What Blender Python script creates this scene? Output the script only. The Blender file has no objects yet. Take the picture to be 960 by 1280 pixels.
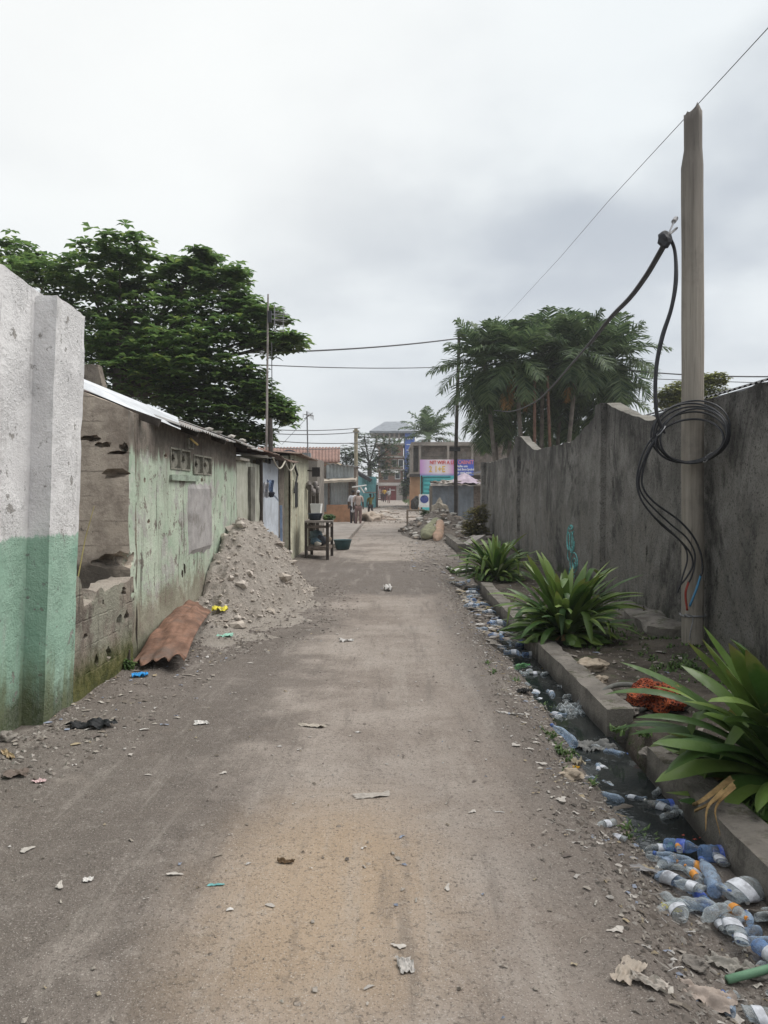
import bpy, bmesh, math, random
import numpy as np
from mathutils import Vector, Matrix, noise, Euler

random.seed(11)
rnd = random.Random(5)
R = math.radians
SC = bpy.context.scene
COL = SC.collection

# ------------------------------------------------------------------ camera
CAM_H, F = 1.55, 960.0
cam_d = bpy.data.cameras.new('camera')
cam = bpy.data.objects.new('camera', cam_d)
COL.objects.link(cam)
cam.location = (0, 0, CAM_H)
cam.rotation_euler = (R(90 - 1.61), 0, R(0.6))
cam_d.lens = 27.0
cam_d.sensor_width = 36.0
cam_d.sensor_fit = 'AUTO'
cam_d.clip_start = 0.05
cam_d.clip_end = 3000
SC.camera = cam
CM = cam.rotation_euler.to_matrix()


def ray(px, py):
    return CM @ Vector(((px - 480) / F, (640 - py) / F, -1.0))


def P(px, py, y):
    d = ray(px, py)
    return Vector((0, 0, CAM_H)) + d * (y / d.y)


def G(px, py, z=0.0):
    d = ray(px, py)
    return Vector((0, 0, CAM_H)) + d * ((z - CAM_H) / d.z)


def XAT(px, y):
    return P(px, 613, y).x


def ZAT(py, y):
    return P(490, py, y).z


# ------------------------------------------------------------------ objects
def tag(o, label=None, cat=None, group=None, kind=None):
    if label: o['label'] = label
    if cat: o['category'] = cat
    if group: o['group'] = group
    if kind: o['kind'] = kind
    return o


def empty(name, loc, label=None, cat=None, group=None):
    o = bpy.data.objects.new(name, None)
    COL.objects.link(o)
    o.location = loc
    o.empty_display_size = 0.2
    return tag(o, label, cat, group)


class MB:
    def __init__(s):
        s.v = []; s.f = []; s.mi = []

    def add(s, verts, faces, mi=0):
        b = len(s.v)
        s.v += [tuple(v) for v in verts]
        for f in faces:
            s.f.append(tuple(b + i for i in f)); s.mi.append(mi)

    def box(s, x0, x1, y0, y1, z0, z1, mi=0):
        s.add([(x0, y0, z0), (x1, y0, z0), (x1, y1, z0), (x0, y1, z0), (x0, y0, z1), (x1, y0, z1), (x1, y1, z1), (x0, y1, z1)],
              [(0, 3, 2, 1), (4, 5, 6, 7), (0, 1, 5, 4), (1, 2, 6, 5), (2, 3, 7, 6), (3, 0, 4, 7)], mi)
        return s

    def obox(s, c, size, rot=(0, 0, 0), mi=0):
        m = Euler(rot).to_matrix()
        c = Vector(c)
        vs = []
        for dz in (-.5, .5):
            for dx, dy in ((-.5, -.5), (.5, -.5), (.5, .5), (-.5, .5)):
                vs.append(c + m @ Vector((dx * size[0], dy * size[1], dz * size[2])))
        s.add(vs, [(0, 3, 2, 1), (4, 5, 6, 7), (0, 1, 5, 4), (1, 2, 6, 5), (2, 3, 7, 6), (3, 0, 4, 7)], mi)
        return s

    def bar(s, a, b, w, h=None, mi=0):
        a = Vector(a); b = Vector(b); d = b - a
        h = h or w
        q = d.to_track_quat('Z', 'Y').to_matrix()
        vs = []
        for p in (a, b):
            for dx, dy in ((-.5, -.5), (.5, -.5), (.5, .5), (-.5, .5)):
                vs.append(p + q @ Vector((dx * w, dy * h, 0)))
        s.add(vs, [(0, 3, 2, 1), (4, 5, 6, 7), (0, 1, 5, 4), (1, 2, 6, 5), (2, 3, 7, 6), (3, 0, 4, 7)], mi)
        return s

    def tube(s, pts, r, n=8, cap=True, mi=0):
        pts = [Vector(p) for p in pts]
        k = len(pts)
        rs = r if isinstance(r, (list, tuple)) else [r] * k
        t0 = (pts[1] - pts[0]).normalized()
        up = Vector((0, 0, 1)) if abs(t0.z) < .9 else Vector((1, 0, 0))
        nrm = t0.cross(up).normalized()
        b = len(s.v)
        for i in range(k):
            t = (pts[min(i + 1, k - 1)] - pts[max(i - 1, 0)])
            if t.length < 1e-9: t = t0.copy()
            t.normalize()
            nrm = (nrm - t * nrm.dot(t))
            if nrm.length < 1e-6: nrm = t.orthogonal()
            nrm.normalize()
            bn = t.cross(nrm)
            for j in range(n):
                a = 2 * math.pi * j / n
                s.v.append(tuple(pts[i] + (nrm * math.cos(a) + bn * math.sin(a)) * rs[i]))
        for i in range(k - 1):
            for j in range(n):
                j2 = (j + 1) % n
                s.f.append((b + i * n + j, b + i * n + j2, b + (i + 1) * n + j2, b + (i + 1) * n + j)); s.mi.append(mi)
        if cap:
            s.f.append(tuple(b + j for j in range(n))[::-1]); s.mi.append(mi)
            s.f.append(tuple(b + (k - 1) * n + j for j in range(n))); s.mi.append(mi)
        return s

    def lathe(s, prof, n=16, M=None, mi=0):
        b = len(s.v)
        for (r, z) in prof:
            for j in range(n):
                a = 2 * math.pi * j / n
                p = Vector((r * math.cos(a), r * math.sin(a), z))
                if M: p = M @ p
                s.v.append(tuple(p))
        for i in range(len(prof) - 1):
            for j in range(n):
                j2 = (j + 1) % n
                s.f.append((b + i * n + j, b + i * n + j2, b + (i + 1) * n + j2, b + (i + 1) * n + j)); s.mi.append(mi)
        if prof[0][0] > 1e-4:
            s.f.append(tuple(b + j for j in range(n))[::-1]); s.mi.append(mi)
        if prof[-1][0] > 1e-4:
            s.f.append(tuple(b + (len(prof) - 1) * n + j for j in range(n))); s.mi.append(mi)
        return s

    def grid(s, fn, nu, nv, mi=0):
        b = len(s.v)
        for j in range(nv + 1):
            for i in range(nu + 1):
                s.v.append(tuple(fn(i / nu, j / nv)))
        for j in range(nv):
            for i in range(nu):
                a = b + j * (nu + 1) + i
                s.f.append((a, a + 1, a + nu + 2, a + nu + 1)); s.mi.append(mi)
        return s

    def blob(s, c, rad, amp=.2, freq=2.0, sub=2, seed=0, squash=None, mi=0):
        bm = bmesh.new()
        bmesh.ops.create_icosphere(bm, subdivisions=sub, radius=1)
        off = Vector((seed * 3.17, seed * 1.3, seed * 7.7))
        c = Vector(c)
        rad = Vector(rad) if not isinstance(rad, (int, float)) else Vector((rad,) * 3)
        idx = {}
        vs = []
        for i, v in enumerate(bm.verts):
            idx[v] = i
            k = 1 + amp * noise.noise(v.co * freq + off) * 1.6
            p = v.co * k
            q = Vector((p.x * rad.x, p.y * rad.y, p.z * rad.z))
            if squash is not None and q.z < squash: q.z = squash
            vs.append(c + q)
        fs = [tuple(idx[v] for v in f.verts) for f in bm.faces]
        bm.free()
        s.add(vs, fs, mi)
        return s

    def rough_box(s, x0, x1, y0, y1, z0, z1, res=.12, amp=.008, top=None, freq=3.5, chip=.0, seed=0, mi=0):
        nx = max(1, round((x1 - x0) / res)); ny = max(1, round((y1 - y0) / res)); nz = max(1, round((z1 - z0) / res))
        key = {}
        off = Vector((seed * 5.1, seed * 2.3, seed))
        vs = []; fs = []

        def vid(i, j, k):
            q = (i, j, k)
            if q in key: return key[q]
            x = x0 + (x1 - x0) * i / nx; y = y0 + (y1 - y0) * j / ny
            zt = top(x, y) if top else z1
            z = z0 + (zt - z0) * k / nz
            p = Vector((x, y, z))
            d = noise.noise_vector(p * freq + off) * amp
            edges = (i in (0, nx)) + (j in (0, ny)) + (k == nz)
            if edges >= 2 and chip:
                c = max(0, noise.noise(p * 6 + off * 2)) * chip
                ctr = Vector(((x0 + x1) / 2, (y0 + y1) / 2, (z0 + zt) / 2))
                sx = (i in (0, nx)) * (1 if i == 0 else -1); sy = (j in (0, ny)) * (1 if j == 0 else -1)
                d += Vector((sx * c * .6, sy * c, -c if k == nz else 0))
            if k == 0: d.z = 0
            key[q] = len(vs)
            vs.append(p + d)
            return key[q]
        for i in range(nx):
            for j in range(ny):
                fs.append((vid(i, j, 0), vid(i, j + 1, 0), vid(i + 1, j + 1, 0), vid(i + 1, j, 0)))
                fs.append((vid(i, j, nz), vid(i + 1, j, nz), vid(i + 1, j + 1, nz), vid(i, j + 1, nz)))
        for i in range(nx):
            for k in range(nz):
                fs.append((vid(i, 0, k), vid(i + 1, 0, k), vid(i + 1, 0, k + 1), vid(i, 0, k + 1)))
                fs.append((vid(i, ny, k), vid(i, ny, k + 1), vid(i + 1, ny, k + 1), vid(i + 1, ny, k)))
        for j in range(ny):
            for k in range(nz):
                fs.append((vid(0, j, k), vid(0, j, k + 1), vid(0, j + 1, k + 1), vid(0, j + 1, k)))
                fs.append((vid(nx, j, k), vid(nx, j + 1, k), vid(nx, j + 1, k + 1), vid(nx, j, k + 1)))
        s.add(vs, fs, mi)
        return s

    def build(s, name, mat, parent=None, loc=None, smooth=False, local=False):
        me = bpy.data.meshes.new(name)
        if local:
            o0 = Vector((0, 0, 0))
        elif parent is not None:
            o0 = parent_world(parent)
        elif loc is not None:
            o0 = Vector(loc)
        else:
            a = np.array(s.v)
            o0 = Vector(((a[:, 0].min() + a[:, 0].max()) / 2, (a[:, 1].min() + a[:, 1].max()) / 2, a[:, 2].min()))
        me.from_pydata([(v[0] - o0.x, v[1] - o0.y, v[2] - o0.z) for v in s.v], [], s.f)
        mats = mat if isinstance(mat, (list, tuple)) else [mat]
        for m in mats: me.materials.append(m)
        if len(mats) > 1: me.polygons.foreach_set('material_index', s.mi)
        if smooth: me.polygons.foreach_set('use_smooth', [True] * len(me.polygons))
        me.update()
        o = bpy.data.objects.new(name, me)
        COL.objects.link(o)
        if parent is not None:
            o.parent = parent
        elif not local:
            o.location = o0
        elif loc is not None:
            o.location = loc
        return o


def parent_world(p):
    v = Vector((0, 0, 0))
    while p is not None:
        v += p.location
        p = p.parent
    return v


def children_of(o):
    return [c for c in COL.objects if c.parent == o]


def copy_tree(o, parent=None):
    c = o.copy()
    COL.objects.link(c)
    if parent is not None: c.parent = parent
    for ch in children_of(o): copy_tree(ch, c)
    return c


def cut(o, cutters):
    """bite holes out of a mesh, one cutter after another"""
    for mbc in (cutters if isinstance(cutters, list) else [cutters]):
        t = mbc.build('cutter', o.data.materials[0], loc=(0, 0, 0))
        m = o.modifiers.new('b', 'BOOLEAN'); m.operation = 'DIFFERENCE'; m.solver = 'EXACT'; m.object = t
        bpy.context.view_layer.update()
        dg = bpy.context.evaluated_depsgraph_get()
        me = bpy.data.meshes.new_from_object(o.evaluated_get(dg))
        o.modifiers.clear()
        if len(me.polygons) > .9 * len(o.data.polygons): o.data = me
        bpy.data.objects.remove(t)


# ------------------------------------------------------------------ materials
class Mt:
    def __init__(s, name, rough=.9, spec=.3):
        s.m = bpy.data.materials.new(name); s.m.use_nodes = True
        s.nt = s.m.node_tree; s.N = s.nt.nodes; s.L = s.nt.links
        s.b = s.N['Principled BSDF']
        s.b.inputs['Roughness'].default_value = rough
        s.b.inputs['Specular IOR Level'].default_value = spec
        s._pos = None

    def n(s, t): return s.N.new(t)

    def setv(s, inp, v):
        if isinstance(v, bpy.types.NodeSocket): s.L.new(v, inp)
        elif isinstance(v, (tuple, list)) and inp.type == 'RGBA' and len(v) == 3: inp.default_value = (*v, 1)
        else: inp.default_value = v

    def pos(s):
        if s._pos is None: s._pos = s.n('ShaderNodeNewGeometry')
        return s._pos.outputs['Position']

    def geo(s, k):
        s.pos(); return s._pos.outputs[k]

    def xyz(s, v=None):
        q = s.n('ShaderNodeSeparateXYZ'); s.L.new(v or s.pos(), q.inputs[0]); return q.outputs

    def mth(s, op, a, b=0.0, clamp=False):
        q = s.n('ShaderNodeMath'); q.operation = op; q.use_clamp = clamp
        s.setv(q.inputs[0], a); s.setv(q.inputs[1], b); return q.outputs[0]

    def mul(s, a, b): return s.mth('MULTIPLY', a, b)
    def sum(s, a, b): return s.mth('ADD', a, b)
    def mx(s, a, b): return s.mth('MAXIMUM', a, b)
    def mn(s, a, b): return s.mth('MINIMUM', a, b)

    def ss(s, x, lo, hi):
        q = s.n('ShaderNodeMapRange'); q.interpolation_type = 'SMOOTHSTEP'; q.clamp = True
        s.setv(q.inputs['Value'], x)
        inv = lo > hi
        if inv: lo, hi = hi, lo
        q.inputs['From Min'].default_value = lo; q.inputs['From Max'].default_value = hi
        q.inputs['To Min'].default_value = 1 if inv else 0; q.inputs['To Max'].default_value = 0 if inv else 1
        return q.outputs[0]

    def vec(s, stretch=(1, 1, 1), off=(0, 0, 0), src=None):
        q = s.n('ShaderNodeMapping'); q.inputs['Scale'].default_value = stretch; q.inputs['Location'].default_value = off
        s.L.new(src or s.pos(), q.inputs['Vector']); return q.outputs[0]

    def noise(s, scale, detail=5, rough=.6, stretch=None, off=(0, 0, 0), dist=0.0):
        q = s.n('ShaderNodeTexNoise'); q.inputs['Scale'].default_value = scale; q.inputs['Detail'].default_value = detail
        q.inputs['Roughness'].default_value = rough; q.inputs['Distortion'].default_value = dist
        v = s.vec(stretch or (1, 1, 1), off)
        s.L.new(v, q.inputs['Vector']); return q.outputs[0]

    def vor(s, scale, feature='F1', out='Distance', stretch=None, rand=1.0):
        q = s.n('ShaderNodeTexVoronoi'); q.feature = feature; q.inputs['Scale'].default_value = scale
        q.inputs['Randomness'].default_value = rand
        s.L.new(s.vec(stretch or (1, 1, 1)), q.inputs['Vector']); return q.outputs[out]

    def mix(s, a, b, f):
        q = s.n('ShaderNodeMix'); q.data_type = 'RGBA'
        s.setv(q.inputs['Factor'], f); s.setv(q.inputs['A'], a); s.setv(q.inputs['B'], b)
        return q.outputs['Result']

    def ramp(s, f, stops, const=False):
        q = s.n('ShaderNodeValToRGB'); cr = q.color_ramp
        if const: cr.interpolation = 'CONSTANT'
        while len(cr.elements) > 1: cr.elements.remove(cr.elements[-1])
        cr.elements[0].position = stops[0][0]; cr.elements[0].color = (*stops[0][1], 1)
        for p, c in stops[1:]:
            e = cr.elements.new(p); e.color = (*c, 1)
        s.L.new(f, q.inputs[0]); return q.outputs[0]

    def col(s, c): s.setv(s.b.inputs['Base Color'], c); return s

    def rough(s, v): s.setv(s.b.inputs['Roughness'], v); return s

    def bump(s, h, strength=.5, dist=.02):
        q = s.n('ShaderNodeBump'); q.inputs['Strength'].default_value = strength; q.inputs['Distance'].default_value = dist
        s.L.new(h, q.inputs['Height']); s.L.new(q.outputs[0], s.b.inputs['Normal']); return s


MATS = {}


def plain(name, c, rough=.8, var=.25, scale=6, bump=.2, spec=.3, metal=0.0, dirt=None, dist=.01):
    """a weathered single-colour surface"""
    if name in MATS: return MATS[name]
    m = Mt(name, rough, spec)
    a = tuple(x * (1 - var) for x in c); b = tuple(min(1, x * (1 + var)) for x in c)
    nz = m.noise(scale, 6, .65)
    cc = m.mix(a, b, m.ss(nz, .3, .7))
    if dirt:
        cc = m.mix(cc, dirt, m.ss(m.noise(scale * .6, 6, .7, off=(3, 1, 2)), .5, .72))
    m.col(cc)
    m.b.inputs['Metallic'].default_value = metal
    if bump: m.bump(m.noise(scale * 6, 4, .6), bump, dist)
    MATS[name] = m.m
    return m.m


def mat_dirt():
    m = Mt('packed_dirt', .95, .15)
    x, y, z = m.xyz()
    w = m.noise(.9, 5, .6)
    w2 = m.noise(3.2, 6, .65, off=(4, 4, 0))
    fine = m.noise(38, 4, .7)
    grit = m.noise(150, 3, .7)
    base = m.mix((.225, .19, .165), (.32, .28, .248), m.ss(m.sum(m.mul(w, .6), m.mul(w2, .4)), .38, .62))
    # damp darker soil on the sides of the trodden strip
    wob = m.sum(m.mul(m.sum(w, -.5), 1.5), m.mul(m.sum(w2, -.5), .9))
    xl = m.sum(x, wob)
    left = m.ss(xl, -.35, -1.15)
    right = m.ss(m.sum(x, m.mul(wob, .5)), .42, .85)
    near = m.ss(y, 13, 9)
    band = m.mul(m.ss(m.sum(y, wob), 11.0, 11.6), m.ss(m.sum(y, m.mul(wob, 2)), 17.2, 16.2))
    dark = m.mx(m.mul(m.mx(m.mul(left, .82), m.mul(right, .72)), m.ss(y, 24, 17)), m.mul(band, .85))
    dark = m.mul(dark, m.ss(w2, .1, .5))
    c = m.mix(base, m.mix((.092, .079, .070), (.135, .116, .104), m.ss(w2, .3, .7)), dark)
    # ochre sand spread in the middle
    dx = m.sum(x, .25); dy = m.mul(m.sum(y, -2.95), .55)
    r2 = m.mth('SQRT', m.sum(m.mul(dx, dx), m.mul(dy, dy)))
    c = m.mix(c, (.40, .30, .205), m.mul(m.ss(m.sum(r2, m.mul(wob, .3)), .75, .1), .7))
    # pale worn cement further on
    c = m.mix(c, (.36, .32, .285), m.mul(m.mul(m.ss(y, 16.5, 18.5), m.ss(w, .3, .6)), .55))
    c = m.mix(c, (.36, .33, .31), m.mul(m.ss(w, .60, .75), m.mul(m.ss(w2, .48, .62), .45)))
    mid = m.noise(11, 6, .72, off=(3, 9, 0))
    rut = m.noise(1.0, 5, .65, stretch=(5.5, .55, 1), off=(2, 0, 0))
    c = m.mix(c, (.125, .108, .096), m.mul(m.ss(rut, .52, .68), .45))
    c = m.mix(c, (.36, .325, .29), m.mul(m.ss(rut, .46, .32), .35))
    c = m.mix(c, (.12, .102, .09), m.mul(m.ss(mid, .55, .72), .38))
    emb = m.vor(9, out='Distance'); embm = m.mul(m.ss(emb, .13, .09), m.ss(m.noise(2.8, 4, .7, off=(1, 1, 3)), .5, .58))
    c = m.mix(c, m.mix((.16, .14, .125), (.36, .33, .30), m.ss(m.noise(5, 2, .5), .4, .6)), m.mul(embm, .75))
    c = m.mix(c, (.40, .365, .33), m.mul(m.ss(mid, .46, .30), .28))
    c = m.mix(c, (.075, .064, .056), m.mul(m.ss(fine, .54, .68), .55))
    c = m.mix(c, (.50, .465, .43), m.mul(m.ss(grit, .57, .67), .6))
    c = m.mix(c, (.06, .05, .045), m.mul(m.ss(m.noise(90, 3, .7, off=(5, 5, 0)), .56, .66), .6))
    # spots of crushed litter and grit
    v = m.vor(26)
    spot = m.mul(m.ss(v, .16, .08), m.ss(m.noise(2.2, 4, .7, off=(9, 2, 0)), .52, .62))
    c = m.mix(c, (.42, .39, .36), m.mul(spot, .55))
    v2 = m.vor(17, stretch=(1.3, .8, 1))
    c = m.mix(c, (.055, .045, .04), m.mul(m.mul(m.ss(v2, .12, .05), m.ss(m.noise(1.7, 4, .7, off=(2, 7, 0)), .5, .6)), .6))
    m.col(c)
    m.rough(m.sum(.95, m.mul(dark, -.16)))
    m.bump(m.sum(m.sum(m.sum(m.mul(fine, .6), m.mul(grit, .35)), m.mul(w2, 1.6)), m.sum(m.mul(embm, .7), m.sum(m.mul(mid, .9), m.mul(rut, .8)))), .7, .025)
    return m.m


def mat_soil():
    m = Mt('bed_soil', .95, .15)
    a = m.noise(2.4, 6, .65); b = m.noise(30, 5, .7); g = m.noise(5, 5, .7, off=(7, 0, 0))
    c = m.mix((.05, .042, .036), (.14, .12, .10), m.ss(a, .3, .7))
    c = m.mix(c, (.06, .085, .03), m.mul(m.ss(g, .52, .66), .55))
    c = m.mix(c, (.24, .21, .18), m.mul(m.ss(b, .56, .72), .5))
    m.col(c).bump(m.sum(b, m.mul(a, 2)), .8, .04)
    return m.m


def mat_darkwall():
    m = Mt('blackened_concrete', .95, .15)
    x, y, z = m.xyz()
    st = m.noise(1.0, 6, .72, stretch=(1, .9, .6), dist=.8)
    st2 = m.noise(1.0, 6, .78, stretch=(2.4, 2.4, 1.0), off=(3, 1, 0), dist=.8)
    big = m.noise(.55, 4, .6, off=(0, 2, 9))
    cl = m.noise(1.6, 7, .75, off=(5, 5, 5))
    pit = m.noise(48, 5, .8)
    fl = m.noise(17, 6, .8, stretch=(1, 1, .6), off=(1, 8, 2))
    c = m.mix((.175, .166, .152), (.37, .352, .325), m.ss(m.sum(m.mul(cl, .6), m.mul(big, .4)), .38, .60))
    c = m.mix(c, (.052, .05, .048), m.mul(m.ss(st, .49, .63), .8))
    c = m.mix(c, (.06, .057, .054), m.mul(m.ss(st2, .54, .68), .55))
    c = m.mix(c, (.055, .052, .05), m.mul(m.ss(m.sum(z, m.mul(m.sum(st2, -.5), 1.4)), 2.0, 2.6), .6))
    pale = m.mul(m.ss(m.sum(z, m.mul(m.sum(cl, -.5), 2.0)), 1.7, .7), m.ss(m.sum(m.mul(cl, .5), m.mul(st2, .5)), .54, .42))
    c = m.mix(c, (.33, .31, .275), m.mul(pale, .8))
    c = m.mix(c, (.34, .33, .30), m.mul(m.ss(fl, .56, .66), .55))
    c = m.mix(c, (.022, .022, .021), m.mul(m.ss(pit, .53, .63), .8))
    c = m.mix(c, (.03, .03, .028), m.mul(m.ss(m.noise(7, 6, .8, off=(2, 2, 2)), .58, .66), .7))
    c = m.mix(c, (.05, .07, .025), m.mul(m.ss(m.sum(z, m.mul(m.sum(fl, -.5), .5)), .28, .02), m.ss(cl, .42, .6)))
    nz = m.xyz(m.geo('Normal'))[2]
    c = m.mix(c, m.mix((.17, .16, .145), (.36, .34, .30), m.ss(cl, .35, .6)), m.mul(m.ss(nz, .3, .7), .9))  # upward faces coloured paler, standing in for light on the wall top
    m.col(c).bump(m.sum(m.sum(m.mul(pit, .9), fl), m.mul(cl, 1.5)), 1.0, .04)
    return m.m


def mat_whitegreen():
    m = Mt('white_over_green_plaster', .9, .2)
    x, y, z = m.xyz()
    r = m.noise(36, 5, .7); r2 = m.noise(95, 3, .7); cl = m.noise(1.6, 6, .65)
    st = m.noise(1.0, 5, .7, stretch=(6, 6, .4))
    edge = m.sum(z, m.sum(m.mul(m.sum(st, -.5), .09), m.sum(m.mul(m.sum(r, -.5), .07), m.mul(m.sum(cl, -.5), .09))))
    white = m.mix((.64, .63, .635), (.78, .77, .77), m.ss(cl, .3, .7))
    green = m.mix((.27, .42, .33), (.38, .54, .44), m.ss(cl, .3, .7))
    green = m.mix(green, (.13, .29, .22), m.mul(m.ss(m.noise(1.1, 4, .6, off=(0, 3, 1)), .52, .68), .7))
    c = m.mix(green, white, m.ss(edge, 1.245, 1.27))
    c = m.mix(c, (.27, .26, .26), m.mul(m.ss(st, .56, .72), m.mul(m.ss(z, 1.9, 2.85), .9)))
    c = m.mix(c, (.30, .29, .28), m.mul(m.ss(r, .62, .72), .35))
    # chips down to the grey render, hair cracks, mud splash
    ch = m.noise(5.5, 6, .75, off=(4, 4, 1))
    c = m.mix(c, m.mix((.26, .25, .235), (.36, .34, .32), m.ss(r, .4, .6)), m.mul(m.ss(ch, .612, .632), .9))
    c = m.mix(c, (.20, .19, .18), m.mul(m.ss(m.noise(16, 5, .75, off=(1, 3, 9)), .63, .68), .8))
    c = m.mix(c, (.36, .35, .34), m.mul(m.ss(m.noise(1.0, 6, .75, stretch=(3, 3, .5), off=(0, 5, 5)), .52, .66), .5))
    c = m.mix(c, (.22, .215, .205), m.mul(m.ss(m.noise(1.0, 5, .7, stretch=(13, 13, .35), off=(3, 5, 5)), .60, .68), m.mul(m.ss(z, 1.2, 2.7), .8)))
    foot = m.ss(m.sum(z, m.sum(m.mul(m.sum(cl, -.5), .55), m.mul(m.sum(ch, -.5), .5))), .40, .10)
    c = m.mix(c, m.mix((.05, .062, .022), (.13, .14, .10), m.ss(r, .35, .6)), m.mul(foot, .92))
    foot2 = m.mul(m.ss(m.sum(z, m.mul(m.sum(r, -.5), .3)), .62, .25), m.ss(st, .45, .6))
    c = m.mix(c, (.15, .17, .09), m.mul(foot2, .6))
    nz = m.xyz(m.geo('Normal'))[2]
    c = m.mix(c, (.17, .165, .155), m.mul(m.ss(nz, .4, .8), .8))
    m.col(c).bump(m.sum(m.mul(m.sum(r, m.mul(r2, .7)), m.sum(.35, m.mul(m.ss(m.noise(2.6, 4, .6, off=(3, 0, 3)), .35, .65), .9))), m.mul(m.ss(ch, .612, .632), -.6)), .75, .02)
    return m.m


def mat_facade():
    """flaking pale green paint over brown render"""
    m = Mt('flaking_green_render', .92, .2)
    x, y, z = m.xyz()
    cl = m.noise(1.5, 6, .65); r = m.noise(9, 6, .72, off=(1, 2, 3)); f = m.noise(40, 4, .7)
    st = m.noise(1.0, 6, .7, stretch=(9, 9, .7), off=(5, 0, 1))
    green = m.mix((.33, .42, .32), (.48, .54, .44), m.ss(cl, .32, .68))
    green = m.mix(green, (.52, .52, .47), m.mul(m.ss(m.noise(3, 6, .7, off=(8, 1, 3)), .5, .7), .8))
    bare = m.mix((.13, .112, .098), (.25, .22, .195), m.ss(r, .3, .7))
    pat = m.noise(3.6, 6, .72, off=(2, 9, 4))
    c = m.mix(green, bare, m.mx(m.ss(m.sum(r, m.mul(m.sum(st, -.5), .35)), .595, .63), m.mul(m.ss(pat, .585, .61), .9)))
    c = m.mix(c, (.38, .37, .35), m.mul(m.ss(m.noise(1.9, 6, .75, off=(6, 3, 8)), .53, .60), .8))
    c = m.mix(c, (.20, .185, .155), m.mul(m.ss(m.noise(1.0, 6, .7, stretch=(5, 5, .5), off=(9, 0, 1)), .52, .68), .55))
    # bare brown band under the eaves with a ragged paint line
    up = m.ss(m.sum(z, m.mul(m.sum(st, -.5), .45)), 1.80, 1.93)
    c = m.mix(c, m.mix((.10, .082, .07), (.19, .155, .135), m.ss(r, .35, .65)), m.mul(up, .93))
    c = m.mix(c, (.07, .06, .052), m.mul(m.ss(st, .56, .66), .75))
    low = m.ss(m.sum(z, m.sum(m.mul(m.sum(cl, -.5), .9), m.mul(m.sum(r, -.5), .5))), .72, .40)
    c = m.mix(c, m.mix((.20, .165, .125), (.27, .245, .19), m.ss(cl, .4, .6)), m.mul(low, .8))
    foot = m.ss(m.sum(z, m.mul(m.sum(r, -.5), .4)), .30, .05)
    c = m.mix(c, (.07, .075, .04), m.mul(foot, .85))
    nx = m.xyz(m.geo('True Normal'))[0]
    cb = m.noise(2.4, 6, .68, off=(2, 2, 2))
    block = m.mix((.24, .20, .165), (.50, .43, .355), m.ss(m.sum(m.mul(cb, .6), m.mul(r, .4)), .36, .62))
    block = m.mix(block, (.05, .043, .038), m.mul(m.ss(m.sum(m.mul(cb, .4), m.mul(m.noise(7, 6, .75, off=(1, 0, 5)), .6)), .57, .64), .8))
    jz = m.mth('ABSOLUTE', m.sum(m.mth('FRACT', m.mul(m.sum(z, m.mul(r, .04)), 4.6)), -.5))
    block = m.mix(block, (.09, .078, .066), m.mul(m.mul(m.ss(jz, .46, .49), m.ss(cb, .44, .58)), .6))
    block = m.mix(block, (.045, .04, .034), m.mul(m.ss(m.sum(z, m.mul(m.sum(cb, -.5), .8)), 1.0, .75), .75))
    c = m.mix(block, c, m.mul(m.ss(nx, .3, .6), m.ss(x, -2.40, -2.36)))
    m.col(c).bump(m.sum(r, m.mul(f, .5)), .7, .02)
    return m.m


def mat_block(name='bare_block_wall', tone=1.0, moss=False, axis='x'):
    m = Mt(name, .95, .15)
    x, y, z = m.xyz()
    u = x if axis == 'x' else y
    cl = m.noise(2.2, 6, .68); r = m.noise(12, 6, .72); f = m.noise(50, 4, .7)
    k = tone
    c = m.mix((.13 * k, .11 * k, .095 * k), (.31 * k, .27 * k, .225 * k), m.ss(m.sum(m.mul(cl, .6), m.mul(r, .4)), .36, .64))
    # joints every 0.2 m / 0.4 m
    jz = m.mth('ABSOLUTE', m.sum(m.mth('FRACT', m.mul(m.sum(z, m.mul(r, .03)), 5.0)), -.5))
    row = m.mth('FLOOR', m.mul(z, 5.0))
    ju = m.mth('ABSOLUTE', m.sum(m.mth('FRACT', m.sum(m.mul(u, 2.5), m.mul(row, .5))), -.5))
    joint = m.mul(m.mx(m.ss(jz, .455, .49), m.ss(ju, .48, .495)), m.ss(m.noise(3.3, 5, .7, off=(6, 1, 4)), .45, .62))
    c = m.mix(c, (.08 * k, .07 * k, .06 * k), m.mul(joint, .55))
    c = m.mix(c, (.035, .031, .028), m.mul(m.ss(m.sum(m.mul(cl, .55), m.mul(r, .45)), .575, .66), .8))
    if moss:
        st = m.noise(1.0, 5, .7, stretch=(8, 8, .8))
        wash = m.ss(m.noise(3.1, 5, .7, off=(4, 0, 2)), .44, .6)
        c = m.mix(c, (.29, .29, .235), m.mul(wash, .8))
        c = m.mix(c, (.055, .05, .045), m.mul(m.ss(st, .55, .66), .7))
        g = m.ss(m.sum(z, m.mul(m.sum(r, -.5), .35)), .42, .12)
        c = m.mix(c, m.mix((.05, .06, .016), (.13, .13, .04), m.ss(r, .35, .65)), m.mul(g, .92))
        nz = m.xyz(m.geo('Normal'))[2]
        c = m.mix(c, (.33, .29, .25), m.mul(m.ss(nz, .4, .8), .8))
    m.col(c)
    m.bump(m.sum(m.sum(r, m.mul(f, .5)), m.mul(joint, -.3)), .9, .025)
    return m.m


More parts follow.
